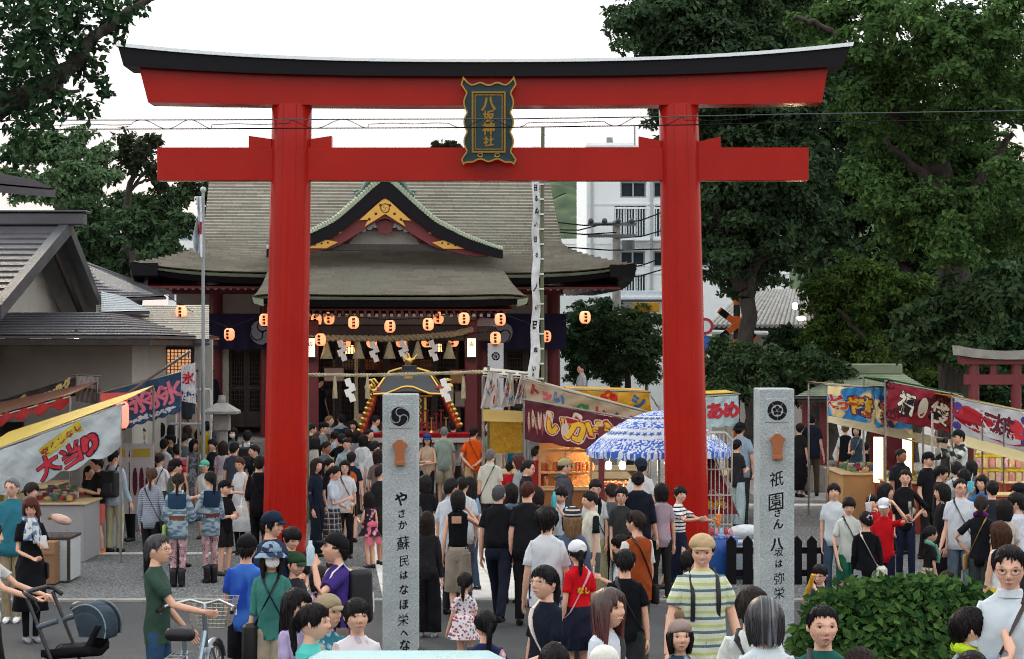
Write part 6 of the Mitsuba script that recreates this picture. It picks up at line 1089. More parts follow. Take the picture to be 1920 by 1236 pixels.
cu = np.linspace(100, 1400, 700); w_ = .5 + .5 * np.sin(cu / 15.0 + .5 * np.sin(cu / 61)) * (.55 + .45 * np.sign(np.sin(cu / 47 + 1))); c1 = np.interp(cu, [0, 960, 1250, 1500], [226, 223, 219, 214]); c2 = np.interp(cu, [0, 300, 960, 1250, 1500], [243, 242, 239, 235, 230])
put(oc + '__lashing', tube(np.array([at(u, a + (b - a) * q, np.interp(u, [0, 1920], [26, 24]) - .02) for u, a, b, q in zip(cu, c1, c2, w_)]), .0045, 4), 'black_lacquer')
fp_ = thing('flagpole', 'tall grey flagpole left of the shrine hall', 'flagpole'); p = at(381, 360, 41.5); put(fp_ + '__pole', cyl(p[0], 41.5, 0, at(0, 358, 41.5)[2], .042, .03, 14), 'paint', '#8f979c', 50); put(fp_ + '__finial', ball((p[0], 41.5, at(0, 356, 41.5)[2]), .06, 2), 'paint', '#a9b0b4', 50)
fg = thing('flag', 'white flag with a red disc hanging limp from the flagpole', 'flag'); q0 = at(376, 368, 41.4); H_ = 115 * 41.4 / F
put(fg + '__cloth', slab(lambda a, b: (q0[0] + .03 - .11 * a + .05 * np.sin(b * 5 + a * 7) * a, 41.4 + .10 * np.sin(a * 15 + b * 3) * (.4 + b), q0[2] - H_ * b * (1 - .12 * a)), 22, 26, (0, .008, 0)), 'cloth', '#c5cdd2', 40)
put(fg + '__disc', slab(lambda a, b: (q0[0] + .03 - .11 * (.05 + .5 * a) - .0, 41.36 + .10 * np.sin((.05 + .5 * a) * 15 + (.42 + .2 * b) * 3) * (.4 + (.42 + .2 * b)) - .01, q0[2] - H_ * (.42 + .2 * b)), 10, 8, (0, -.004, 0)), 'cloth', '#8f1c24', 40)
nb_ = thing('tall_banner', 'tall narrow white banner with brushed black characters on a bamboo pole', 'banner'); p0, p1 = at(1016, 240, 41), at(1012, 712, 41)
put(nb_ + '__pole', tube([at(1018, 238, 41), at(1016, 480, 41), at(1018, 720, 41), at(1018, 935, 41)], .035, 10), 'bamboo', smooth=60)
bw = lambda v: np.interp(v, [275, 340, 560, 640, 712], [.14, .14, .15, .17, .24])
put(nb_ + '__cloth', slab(lambda a, b: (at(1014, 0, 41)[0] - .02 - bw(275 + 437 * b) * (1 - a) + .015 * np.sin(b * 30), 40.95 + .05 * np.sin(b * 17 + a * 3), at(0, 275, 41)[2] + (at(0, 712, 41)[2] - at(0, 275, 41)[2]) * b), 6, 60, (0, .008, 0)), 'cloth', '#cfd4d6', 40)
for c, v, s_ in (('日', 352, 11), ('る', 372, 10), ('ぬ', 395, 11), ('い', 420, 10), ('日', 448, 10), ('る', 478, 9), ('ノ', 538, 16), ('い', 575, 10), ('日', 608, 15), ('ぬ', 655, 10), ('い', 690, 10), ('る', 702, 7)):
    z = at(0, v, 41)[2]; b = (v - 275) / 437; put(nb_ + '__character', app(prism(affinity.scale(glyph(c, .02), s_ * 41 / F * .8, s_ * 41 / F * 1.25, origin=(0, 0)), -.004, .0), TR(at(1014, 0, 41)[0] - .02 - bw(v) / 2 + .015 * math.sin(b * 30), 40.93 + .05 * math.sin(b * 17 + 1.5), z)), 'black_lacquer')
put(nb_ + '__loop', cat([box(at(1016, 0, 41)[0] - .05, at(1016, 0, 41)[0] + .04, 40.93, 41.05, at(0, v, 41)[2] - .015, at(0, v, 41)[2] + .015) for v in range(290, 712, 28)]), 'cloth', '#cfd4d6', kind='stuff')
cs = thing('level_crossing_sign', 'orange and black crossbuck sign on a striped post', 'crossing sign'); p = at(1383, 608, 56); ang = 38
for s in (-1, 1): put(cs + '__arm', app(box(-.62, .62, -.02, .02, -.085, .085, .004), TR(*p) @ TR(0, .05 * s) @ RY(ang * s)), 'paint', '#c9601f'); put(cs + '__arm_band', cat([app(box(a - .12, a + .12, -.026, .026, -.086, .086), TR(*p) @ TR(0, .05 * s) @ RY(ang * s)) for a in (-.45, .45)]), 'black_lacquer', kind='stuff')
for i in range(16): put(cs + '__post_band', cyl(p[0], p[1] + .2, i * .3, i * .3 + .299, .09, n=12), 'paint', '#c9601f' if i % 2 else '#17171a')
for i, (u, v, c, lb) in enumerate(((1322, 612, '#9c1f2a', 'round red-rimmed traffic sign peeking out right of the gate pillar'), (1324, 645, '#1c4f97', 'round blue traffic sign peeking out right of the gate pillar'))):
    p = at(u, v, 50); k = thing('traffic_sign', lb, 'traffic sign'); put(k + '__disc', app(tube([[0, 0, 0], [0, .02, 0]], .2, 28), TR(*p)), 'paint', c); put(k + '__inner', app(tube([[0, -.004, 0], [0, -.001, 0]], .13, 24), TR(*p)), 'paint', '#c8cdd0' if i == 0 else '#2460b4'); put(k + '__post', cyl(p[0], 50.06, 0, p[2] + .2, .03), 'paint', '#8a9094')
ys = thing('yellow_sign', 'yellow sign board behind the trees right of the hall', 'sign'); p = at(1213, 576, 60); put(ys + '__board', box(p[0] - .38, p[0] + .36, 60, 60.05, p[2] - .14, p[2] + .13, .01), 'paint', '#c99a17'); put(ys + '__post', cyl(p[0], 60.1, 0, p[2], .05), 'paint', '#777')
th = thing('tiled_house', 'old house with ribbed tile roof behind the trees at the right', 'building'); roof_quad(th + '__roof', at(1325, 615, 66), at(1560, 622, 66), at(1540, 548, 70), at(1400, 548, 70), 6, 'shingle', .03)
put(th + '__tile_rib', cat([tube([at(1330 + i * 9, 616, 65.8) + [0, 0, .07], at(1400 + i * 5.6, 549, 69.8) + [0, 0, .07]], .07, 6) for i in range(25)]), 'stone', kind='stuff'); put(th + '__wall', box(at(1335, 0, 67)[0], at(1545, 0, 67)[0], 67, 70, -.1, at(0, 622, 67)[2]), 'plaster'); put(th + '__gutter', tube([at(1322, 622, 65.8), at(1562, 627, 65.8)], .06, 8), 'white_wall')
for i, (u, v) in enumerate(((1491, 574), (1502, 597))): p = at(u, v, 58); k = thing('street_lamp', f'{"upper" if i == 0 else "lower"} bright lamp shining through the trees at the right', 'lamp'); put(k + '__globe', ball(p, .075, 2, (1, 1, 1.4) if i == 0 else (1.6, 1, .8)), 'bulb_glow'); scene[k + '__globe']['emitter'] = em_b; put(k + '__arm', tube([p + [0, .1, 0], p + [.3, .3, .1], [p[0] + .3, p[1] + .3, 0]], .03, 6), 'paint', '#555')
pv = thing('water_pavilion', 'open pavilion with green copper roof at the right', 'pavilion'); roof_quad(pv + '__roof', at(1490, 744, 47), at(1765, 744, 47), at(1690, 699, 48.6), at(1583, 699, 48.6), 12, 'verdigris', .015, .05); roof_quad(pv + '__roof_side', at(1765, 744, 47), at(1740, 740, 50), at(1690, 699, 48.8), at(1690, 699, 48.6), 8, 'verdigris', .015, .05)
p = at(1583, 699, 48.6); p2 = at(1690, 699, 48.6); put(pv + '__ridge', box(p[0], p2[0], 48.45, 48.75, p[2] - .04, at(0, 682, 48.6)[2], .03), 'verdigris'); e0, e1 = at(1492, 752, 47), at(1763, 752, 47); put(pv + '__eave_board', box(e0[0] + .05, e1[0] - .05, 47.05, 47.1, e0[2] - .03, e0[2] + .03), 'dark_wood')
for i, u in enumerate((1512, 1545, 1700)): x = at(u, 0, 47.6)[0]; put(pv + '__post', box(x - .09, x + .09, 47.5, 47.7, .15, e0[2] - .03, .01), 'red_wood'); put(pv + '__post_base', box(x - .14, x + .14, 47.45, 47.75, .16, .75, .02), 'stone')
put(pv + '__basin', box(at(1560, 0, 48)[0], at(1680, 0, 48)[0], 47.9, 48.9, .1, .8, .05), 'stone'); put(pv + '__eave_fringe', cat([box(e0[0] + .1 + i * .11, e0[0] + .13 + i * .11, 47.11, 47.16, e0[2] - .1, e0[2] + .0) for i in range(27)]), 'red_wood', kind='stuff')
st_ = thing('small_torii', 'small dark red gate with grey top beam at the right edge', 'torii gate'); d = 42.0; xs0 = at(1790, 0, d)[0]
lin_ = lambda u, v: at(u, v, d)[[0, 2]]
cv = lambda u: 10 * (abs(u - 1890) / 100) ** 2.2
us = np.linspace(1790, 1990, 21)
put(st_ + '__top_beam', prism(Polygon([tuple(lin_(u, 652 + 6 - cv(u))) for u in us] + [tuple(lin_(1792 + (u - 1790) * .98, 668 + 6 - cv(u) * .8)) for u in us[::-1]]), d - .25, d + .25), 'stone')
put(st_ + '__under_beam', prism(Polygon([tuple(lin_(1796 + (u - 1790) * .95, 668.5 + 6 - cv(u) * .8)) for u in us] + [tuple(lin_(1800 + (u - 1790) * .9, 683)) for u in us[::-1]]), d - .14, d + .14), 'red_wood'); q = [lin_(1808, 702), lin_(1985, 722)]; put(st_ + '__tie_beam', box(q[0][0], q[1][0], d - .08, d + .08, q[1][1], q[0][1], .01), 'red_wood')
for u in (1826, 1905): x = at(u, 0, d)[0]; put(st_ + '__pillar', cyl(x, d, -.1, at(0, 683, d)[2], .11, .10, 20), 'red_wood', smooth=50); put(st_ + '__base', cyl(x, d, -.1, .5, .15), 'black_lacquer')
x = at(1862, 0, d)[0]; put(st_ + '__strut', box(x - .06, x + .06, d - .05, d + .05, at(0, 702, d)[2], at(0, 684, d)[2]), 'red_wood')
# picket fence, barriers
fk = thing('picket_fence', 'black timber picket fence behind the right granite pillar', 'fence'); d = 30.5
for i, u in enumerate((1371, 1402, 1436, 1470, 1494, 1522, 1549)): x = at(u, 0, d)[0]; put(fk + '__picket', prism(Polygon([(x - .07, 0), (x + .07, 0), (x + .07, .62), (x, .70), (x - .07, .62)]), d - .03, d + .03), 'black_lacquer')
for z in (.16, .48): put(fk + '__rail', box(at(1362, 0, d)[0], at(1556, 0, d)[0], d + .032, d + .08, z - .045, z + .045, .005), 'black_lacquer')
cg = thing('cage_trolley', 'pale steel roll cage standing behind the blue parasol', 'trolley'); d = 33.0; x0, x1 = at(1318, 0, d)[0], at(1372, 0, d)[0]; zt, zb_ = at(0, 812, d)[2], .25
put(cg + '__frame', tube([[x0, d, zb_], [x0, d, zt - .1], [x0 + .1, d, zt], [x1 - .1, d, zt], [x1, d, zt - .1], [x1, d, zb_], [x0, d, zb_]], .022, 8), 'paint', '#b9b4a8', 50)
for i in range(6): x = x0 + (x1 - x0) * (i + 1) / 7; put(cg + '__rod', cyl(x, d, zb_, zt, .009, n=6), 'paint', '#b9b4a8')
for z in (zb_ + .4, zb_ + .85, zb_ + 1.25): put(cg + '__crossbar', tube([[x0, d - .012, z], [x1, d - .012, z]], .012, 6), 'paint', '#b9b4a8')
put(cg + '__base', box(x0, x1, d, d + .6, .18, .24, .01), 'paint', '#8f8b80'); put(cg + '__castor', cat([cyl(x, y, .0, .16, .05, n=10) for x in (x0 + .05, x1 - .05) for y in (d + .05, d + .55)]), 'black_lacquer')
rl = thing('steel_railing', 'white steel railing in front of the shrine steps at the left', 'railing'); d = 43.5
for u in (395, 372, 330): x = at(u, 0, d)[0]; put(rl + '__post', cyl(x, d, 0, at(0, 733, d)[2] if u != 330 else at(0, 760, d)[2], .025, n=8), 'paint', '#b9bec2')
put(rl + '__rail', tube([at(330, 733, d), at(393, 730, d), at(396, 738, d), at(397, 790, d)], .022, 8), 'paint', '#b9bec2'); put(rl + '__rail', tube([at(318, 795, d - 2), at(378, 795, d - 2)], .022, 8), 'paint', '#b9bec2')
sl = thing('stone_lantern', 'pale stone lantern cap showing above the crowd at the left', 'stone lantern'); p = at(416, 770, 42.2); x = p[0]
g = [(-.31, -.06), (.31, -.06), (.32, -.0), (.10, .16), (.09, .20), (.09, .3), (-.09, .3), (-.09, .20), (-.10, .16), (-.32, 0)]
put(sl + '__cap', loft([[[x + sx * w, 42.2 + sy * w, p[2] + z] for sx, sy in ((-1, -1), (1, -1), (1, 1), (-1, 1))] for z, w in ((-.07, .28), (-.06, .33), (-.01, .335), (.08, .2), (.15, .10))]), 'stone'); put(sl + '__finial', cyl(x, 42.2, p[2] + .15, p[2] + .30, .085, .07), 'stone'); put(sl + '__light_box', box(x - .16, x + .16, 42.04, 42.36, p[2] - .4, p[2] - .07, .02), 'stone'); put(sl + '__pillar', cyl(x, 42.2, .2, p[2] - .4, .12), 'stone'); put(sl + '__foot', box(x - .3, x + .3, 41.9, 42.5, 0, .2, .03), 'stone')
# ---------------------------------------------------------------- stalls, banners, portable shrine
def bmapper(d, tl, tr, bl, br, amp=.03, wav=9, ph=0.0):
    q = [at(*t, d) for t in (tl, tr, bl, br)]
    def fn(a, b):
        a, b = np.asarray(a, float), np.asarray(b, float); e = lambda i: (q[0][i] * (1 - a) + q[1][i] * a) * (1 - b) + (q[2][i] * (1 - a) + q[3][i] * a) * b
        return e(0), e(1) + amp * np.sin(a * wav + b * 2 + ph) * (.25 + b) + .012 * np.sin(a * 31 + b * 9), e(2) - .012 * np.abs(np.sin(a * wav * 1.5)) * (1 - b)
    return fn, (abs(q[1][0] - q[0][0]) + abs(q[3][0] - q[2][0])) / 2, abs((q[2][2] - q[0][2] + q[3][2] - q[1][2]) / 2)
def on_banner(key, nm, fn, W_, H_, pg, a, b, mat, color, off=.006, rot=0.0):   # polygons in metres centred on (a, b) of the banner
    pg = affinity.rotate(pg, rot, origin=(0, 0)).segmentize(.06); v, f = prism(pg, 0, .002); x, y, z = fn(a + v[:, 0] / W_, b - v[:, 2] / H_); put(f'{key}__{nm}', (np.stack([x, y - off - v[:, 1], z], 1), f), mat, color)
def banner(name, label, d, tl, tr, bl, br, mat, color, amp=.03, wav=9, scal=0.0, nx=40, nz=14):
    k = thing(name, label, 'banner'); fn, W_, H_ = bmapper(d, tl, tr, bl, br, amp, wav, d)
    g = slab(lambda a, b: fn(a, b * (1 + scal * (np.abs(np.sin(a * PI * 5)) - .5))), nx, nz, (0, .006, 0)); put(k + '__cloth', g, mat, color, 40)
    p = [at(*tl, d), at(*tr, d)]; put(k + '__rod', tube([p[0] + [-.05, .03, .01], p[1] + [.05, .03, .01]], .018, 8), 'metal', '#8a8a86'); return k, fn, W_, H_
def cword(key, fn, W_, H_, s, a, b, size, col, out=None, fat=.05, ofat=.06, step=1.0, asp=1.0, rot=0.0, out2=None):
    if any(ord(c) > 0x4000 for c in s): fat, ofat = min(fat, .018), ofat * .5
    t = text(s, size, fat * .8, step, asp=asp); x0, y0, x1, y1 = t.bounds; t = affinity.translate(t, -(x0 + x1) / 2, -(y0 + y1) / 2)
    if out2: on_banner(key, 'lettering_edge', fn, W_, H_, t.buffer(size * ofat * 2), a, b, 'print', out2, .006, rot)
    if out: on_banner(key, 'lettering_edge', fn, W_, H_, t.buffer(size * ofat), a, b, 'print', out, .009, rot)
    on_banner(key, 'lettering', fn, W_, H_, t, a, b, 'print', col, .012, rot)
def sheet(key, nm, A, B, C, D, mat, color, sag=.05, n=14):
    A, B, C, D = (np.array(q, float) for q in (A, B, C, D))
    fn = lambda a, b: tuple((A[i] * (1 - a) + B[i] * a) * (1 - b) + (D[i] * (1 - a) + C[i] * a) * b + (-sag * np.sin(a * PI) * np.sin(b * PI) + .012 * np.sin(a * 23) * np.sin(b * PI) if i == 2 else 0) for i in range(3))
    put(f'{key}__{nm}', slab(fn, n, n, (0, 0, .008)), mat, color, 40)
def stall(label, d0, d1, eave, col, counter=None, cc='#8a6a48', fringe=None, rise=0.0):   # shed roof seen from the side: eave = list of (u, v) at depth d0; same heights at d1
    k = thing('market_stall', label, 'market stall'); (u0, v0), (u1, v1) = eave; A, B = at(u0, v0, d0), at(u1, v1, d0); D, C = A + [0, d1 - d0, rise], B + [0, d1 - d0, rise * .6]
    sheet(k, 'roof', A + [0, 0, .02], B + [0, 0, .02], C + [0, 0, .02], D + [0, 0, .02], 'awning', col)
    for P in (A, B, C, D): put(k + '__pole', tube([P - [0, 0, .012], [P[0], P[1], gz(P[1])]], .02, 8), 'metal', '#9a9a98')
    put(k + '__roof_rail', tube([A - [0, .01, .02], B - [0, .01, .02]], .018, 8), 'metal', '#9a9a98'); put(k + '__roof_rail', tube([D, C], .018, 8), 'metal', '#9a9a98')
    if fringe:
        fn = lambda a, b: (A[0] + (B[0] - A[0]) * a, A[1] - .02 + .02 * np.sin(a * 40), A[2] + (B[2] - A[2]) * a - b * (.16 + .05 * np.sin(a * 36)))
        put(k + '__valance', slab(fn, 60, 4, (0, .006, 0)), 'awning', fringe, 40)
    if counter:
        x0, x1, h = counter; put(k + '__counter', cbox((x0 + x1) / 2, (d0 + d1) / 2, h / 2, abs(x1 - x0), d1 - d0 - .3, h, .01), 'matte', cc); put(k + '__counter_top', cbox((x0 + x1) / 2, (d0 + d1) / 2, h + .016, abs(x1 - x0) + .08, d1 - d0 - .2, .03, .008), 'matte', '#b09a78')
    return k
# left: lucky-draw stall
d = 33.5; s1 = stall('lucky-draw stall with a yellow sheet roof at the left edge', d, 36.6, ((-70, 868), (226, 757)), '#b9a04e', (-8.6, -6.75, .9), '#8f8f92', rise=.34)
bk_, fn, W_, H_ = banner('stall_banner', 'white prize-draw banner with big red characters, hung from the yellow roof', d - .06, (-70, 870), (228, 758), (-55, 955), (226, 842), 'awning', '#aab3b6', .04, 8, .12)
on_banner(bk_, 'yellow_patch', fn, W_, H_, Polygon([(-.33, -.1), (.33, -.1), (.33, .1), (-.33, .1)]), .613, .27, 'print', '#b3a33c', .004, 20.5)
cword(bk_, fn, W_, H_, '空くじなし', .613, .27, .135, '#8e2c33', fat=.03, rot=20.5)
for c, a, b, sz in (('大', .52, .73, .40), ('当', .675, .69, .41), ('り', .80, .62, .38)): cword(bk_, fn, W_, H_, c, a, b, sz, '#b02a3a', '#2c2026', .075, .055, rot=16)
sp_ = at(118, 905, 36.5); px = thing('prize_sheet', 'white prize sheets with dark red figures hanging inside the draw stall', 'poster')
for i in range(3):
    x = -7.35 + .42 * i; put(px + '__sheet', box(x, x + .40, 36.3 + .02 * i, 36.32 + .02 * i, .55, 1.75), 'matte', '#a9a5a8'); put(px + '__heading', box(x + .05, x + .35, 36.29 + .02 * i, 36.298 + .02 * i, 1.52, 1.66), 'print', '#a8923a' if i else '#a33a3f')
    for j in range(3): put(px + '__figure', prism(affinity.scale(Point(x + .09 + j * .11, 1.1).buffer(.04), 1, 6), 36.288 + .02 * i, 36.297 + .02 * i), 'print', '#4d1a26')
bx = thing('white_counter', 'white display counter with dark edges beside the man holding still at the left', 'counter'); p = at(103, 1025, 30.8); put(bx + '__body', box(p[0] - .3, p[0] + .23, 30.7, 31.5, 0.02, .62, .01), 'matte', '#b5babb'); put(bx + '__edge', cat([box(p[0] - .31, p[0] + .24, 30.68, 31.5, .621, .66, .005), box(p[0] + .2, p[0] + .245, 30.68, 30.7, 0, .62)]), 'dark_wood')
cb = thing('cardboard_box', 'brown cardboard box behind the woman in black at the left', 'box'); p = at(92, 1040, 30.3); put(cb + '__carton', box(p[0] - .15, p[0] + .08, 30.3, 30.65, .02, .62, .01), 'matte', '#7f6046'); put(cb + '__flap', box(p[0] - .15, p[0] + .08, 30.28, 30.298, .45, .60), 'matte', '#8a6a4e')
ck_ = thing('wrapped_cushion', 'pale pink wrapped snack bag on the white counter', 'bag'); p = at(115, 974, 30.9); put(ck_ + '__bundle', app(ball((0, 0, 0), 1, 3, (.16, .12, .07)), TR(*p) @ RY(18)), 'cloth', '#c9a79a', True); put(ck_ + '__tie', app(ball((-.17, 0, .02), .03, 1), TR(*p)), 'cloth', '#8f7a3a')
# left: rag-ball stall with brown roof
s2 = stall('brown-roofed stall with red fringe behind the yellow one', 37.2, 39.6, ((-80, 800), (132, 742)), '#6d4a3a', (-9.2, -8.2, .9), '#5d5550', '#9a2323', rise=.3)
bk_, fn, W_, H_ = banner('stall_banner', 'dark banner with yellow lettering high at the left edge', 39.8, (-60, 770), (142, 706), (-60, 800), (142, 742), 'awning', '#332a2c', .02, 8)
cword(bk_, fn, W_, H_, 'リブンラグ', .78, .45, .155, '#c9a531', '#c7c1b4', .04, .06, rot=17); cword(bk_, fn, W_, H_, 'リブンラグ', .37, .62, .15, '#c9a531', '#c7c1b4', .04, .06, rot=17)
for a, c in ((.68, '#a32a3a'), (.80, '#3a8a4a'), (.92, '#c9782a')): on_banner(bk_, 'round_mark', fn, W_, H_, Point(0, 0).buffer(.07), a, .86, 'print', c, .005)
bk_, fn, W_, H_ = banner('side_cloth', 'grey cloth of small faded lettering beside the dark banner', 39.7, (143, 704), (184, 706), (143, 752), (188, 760), 'awning', '#88807c', .03, 6)
for i in range(4): cword(bk_, fn, W_, H_, 'ブンラ', .2 + .2 * i, .5, .08, '#6a3a30', None, .03, step=1)
st3_ = stall('shaved-ice stall with a red awning beside the flagpole', 39.2, 41.5, ((186, 738), (338, 698)), '#8c5a48', (-7.3, -6.3, .9), '#6d7a86')
bk_, fn, W_, H_ = banner('ice_banner', 'blue shaved-ice banner with pink characters over white waves', 39.1, (186, 740), (340, 697), (236, 803), (338, 772), 'awning', '#24415f', .05, 10, .06)
for a in (.12, .40, .63, .86): cword(bk_, fn, W_, H_, '氷', a, .44, .44, '#c96f83', '#b35a70', .07, .02, rot=12)
r = np.random.default_rng(3)
for i in range(46): on_banner(bk_, 'wave_fleck', fn, W_, H_, affinity.rotate(affinity.scale(Point(0, 0).buffer(.03), 1.6, .5), r.uniform(-40, 40)), r.uniform(.04, .97), .82 + .1 * r.random() , 'print', '#b7bcc0', .006)
sheet(st3_, 'red_flap', at(187, 738, 38.9), at(240, 737, 38.9), at(240, 760, 38.4), at(190, 760, 38.4), 'awning', '#a8352a'); put(st3_ + '__slanting_pole', tube([at(236, 740, 38.9), at(357, 658, 38.6)], .025, 8), 'metal', '#8e8e8e')
ck2 = thing('red_lantern', 'big glowing red paper lantern at the shaved-ice stall', 'lantern'); p = at(229, 778, 38.3); em_r = emit('red_lantern_glow', (.21, .04, .027), (.8, .25, .2)); zz_ = np.linspace(-1, 1, 17); put(ck2 + '__paper', app(tube(np.stack([0 * zz_, 0 * zz_, zz_ * .24], 1), .125 * np.sqrt(np.clip(1 - np.abs(zz_) ** 4 * .7, .1, 1)) * (1 - .03 * (np.arange(17) % 2)), 20), TR(*p)), 'red_lantern_glow', smooth=40); scene[ck2 + '__paper']['emitter'] = em_r; put(ck2 + '__rim', app(cat([cyl(0, 0, .24, .27, .07), cyl(0, 0, -.27, -.24, .07)]), TR(*p)), 'black_lacquer')
fk2 = thing('ice_flag', 'small white flag with a red ice character over blue waves', 'flag'); fn, W_, H_ = bmapper(38.5, (339, 686), (366, 679), (340, 752), (368, 757), .03, 4); put(fk2 + '__cloth', slab(fn, 14, 18, (0, .006, 0)), 'cloth', '#b9b9bd', 40); on_banner(fk2, 'blue_waves', fn, W_, H_, Polygon([(-.13, -.11), (.13, -.11), (.13, .06), (.06, .02), (0, .08), (-.07, .03), (-.13, .09)]), .5, .82, 'print', '#2b2c55', .004); cword(fk2, fn, W_, H_, '氷', .5, .36, .26, '#b1202a', None, .09)
for q in ((-.08, .0), (.0, .04), (.07, -.02), (-.04, -.06), (.05, -.07)): on_banner(fk2, 'wave_fleck', fn, W_, H_, affinity.scale(Point(q).buffer(.022), 1.4, .5), .5, .82, 'print', '#b9b9c4', .007)
put(fk2 + '__cord', tube([at(357, 658, 38.55), at(352, 682, 38.5)], .006, 5), 'matte', '#999')
# centre right: cloth stall, cream, squid, yellow stalls
s4 = stall('small stall hung with drawn white cloths right of the portable shrine', 40.6, 42.4, ((905, 703), (990, 708)), '#a8a294', (-.55, .25, .95), '#6d5a36', rise=.1)
for i, (u0, u1, v1, lb) in enumerate(((901, 936, 766, 'left white cloth with faded drawings on the small cloth stall'), (938, 962, 764, 'middle white cloth with coloured drawings on the small cloth stall'), (963, 986, 758, 'right white cloth with a red edge on the small cloth stall'))):
    bk_, fn, W_, H_ = banner('hanging_cloth', lb, 40.5, (u0 + 14, 697 + i * 2), (u1, 699 + i * 2), (u0, v1), (u1 + 3, v1 - 3), 'awning', '#b3b0ac', .05, 11, .03, 24, 16)
    for j in range(7): on_banner(bk_, 'drawing', fn, W_, H_, affinity.rotate(affinity.scale(Point(0, 0).buffer(.05), .25, 1.8), r.uniform(-30, 30)), r.uniform(.15, .9), r.uniform(.2, .85), 'print', ('#a8323a', '#3c6d9a', '#6d5a50', '#b98a3a', '#7a6d78')[j % 5], .006)
sheet(s4, 'cream_curtain', at(905, 768, 40.4), at(985, 772, 40.4), at(985, 792, 40.3), at(905, 790, 40.3), 'awning', '#b59a5a'); sheet(s4, 'yellow_panel', at(918, 785, 40.7), at(980, 785, 40.7), at(980, 850, 40.7), at(918, 850, 40.7), 'awning', '#a8801f')
s5 = stall('cake stall with a long cream banner behind the squid stall', 39.2, 41.4, ((984, 712), (1215, 776)), '#9c8a6e', (.4, 2.2, .95), '#a08058')
bk_, fn, W_, H_ = banner('stall_banner', 'long cream banner with scattered coloured letters above the squid banner', 39.1, (984, 713), (1218, 776), (986, 752), (1222, 812), 'awning', '#9c8c74', .03, 9)
for c, a, b, col in (('ト', .08, .35, '#8f2f33'), ('ッ', .17, .5, '#a84a58'), ('い', .27, .45, '#3a6ea8'), ('ペ', .46, .6, '#3a7a44'), ('い', .60, .62, '#a83a3a'), ('ノ', .70, .6, '#55395f'), ('ん', .84, .6, '#a8322f')): cword(bk_, fn, W_, H_, c, a, b, .24, col, None, .06, rot=-14)
s7 = stall('stall with a bright yellow sheet roof in the middle distance', 42.6, 44.6, ((1062, 730), (1216, 735)), '#b88a1c', (1.3, 2.6, .9), '#8a6a2a'); bk_, fn, W_, H_ = banner('stall_banner', 'yellow banner with blue characters and a red flower', 42.5, (1064, 731), (1216, 736), (1070, 768), (1222, 772), 'awning', '#b8881a', .03, 8); cword(bk_, fn, W_, H_, 'シ', .86, .5, .34, '#2a5a90', None, .05); on_banner(bk_, 'red_flower', fn, W_, H_, union_all([Point(.1 * math.sin(a), .1 * math.cos(a)).buffer(.08) for a in np.arange(5) * 1.257]), .5, .4, 'print', '#a8281f', .006)
sheet(s7, 'side_flap', at(1216, 735, 42.6), at(1245, 778, 42.6), at(1245, 778, 44.4), at(1216, 735, 44.4), 'awning', '#a8a08c')
s6 = stall('grilled squid stall with lit bulbs and a maroon banner', 36.6, 39.0, ((984, 760), (1235, 800)), '#8a7a68', (.55, 2.45, .92), '#8a5a36')
bk_, fn, W_, H_ = banner('stall_banner', 'maroon squid banner with big yellow lettering edged in red', 36.5, (984, 750), (1235, 797), (984, 825), (1235, 862), 'awning', '#541a28', .05, 9, .05)
for c, a, sz in (('い', .24, .46), ('か', .41, .54), ('や', .60, .52), ('き', .77, .50)): cword(bk_, fn, W_, H_, c, a, .50, sz, '#d4ae34', '#a32834', .035, .035, rot=-9, out2='#c9b6a4')
for i in range(9): on_banner(bk_, 'squid_picture', fn, W_, H_, affinity.rotate(affinity.scale(Point(0, 0).buffer(.035), .55, 4.2), r.uniform(-16, 16)), .03 + .015 * i, .5 + .1 * math.sin(i * 2), 'print', ('#b99a86', '#8a4a4a', '#c9b39a')[i % 3], .005)
p = at(1120, 870, 36.9); em_k = emit('stall_bulb_glow', (26, 22, 16), (1, .95, .85))
for i, (u, v) in enumerate(((1141, 873), (1167, 873), (1118, 845))): q = at(u, v, 37.0); k = thing('stall_bulb', ('left bare bulb glaring over the squid grill', 'right bare bulb glaring over the squid grill', 'small bare bulb under the blue parasol edge')[i], 'lamp'); put(k + '__bulb', ball(q, .06 if i < 2 else .028, 2, (1, 1, 1.25)), 'stall_bulb_glow'); scene[k + '__bulb']['emitter'] = em_k; put(k + '__socket', cyl(q[0], q[1], q[2] + .075, q[2] + .15, .025), 'dark_wood'); put(k + '__cable', tube([[q[0], q[1], q[2] + .15], [q[0] + .1, q[1], q[2] + .45]], .007, 5), 'black_lacquer')
gc = thing('glass_case', 'wood-framed glass case glowing on the squid stall counter', 'display case'); a0, a1 = at(1012, 912, 36.8), at(1108, 845, 36.8)
put(gc + '__frame', cat([box(x - .02, x + .02, 36.78, 36.82, .94, a1[2]) for x in (a0[0], (a0[0] + a1[0]) / 2, a1[0])] + [box(a0[0] - .02, a1[0] + .02, 36.776, 36.824, z - .02, z + .02) for z in (.96, a1[2])]), 'matte', '#b08a5a', kind='stuff'); put(gc + '__pane', grid(lambda a, b: (a0[0] + (a1[0] - a0[0]) * a, 36.8 + 0 * a, .98 + (a1[2] - 1.0) * b), 2, 2), 'clear_plastic'); put(gc + '__back', box(a0[0], a1[0], 37.5, 37.52, .95, 1.75), 'matte', '#b07a46'); put(gc + '__shelf', box(a0[0], a1[0], 36.9, 37.48, 1.2, 1.23), 'matte', '#c9a070')
for i in range(14): put(gc + '__skewer', app(ball((0, 0, 0), 1, 1, (.05, .03, .10)), TR(a0[0] + .06 + i * .065, 37.1, 1.30)), 'matte', ('#a5572a', '#8a3f22', '#b8793a')[i % 3])
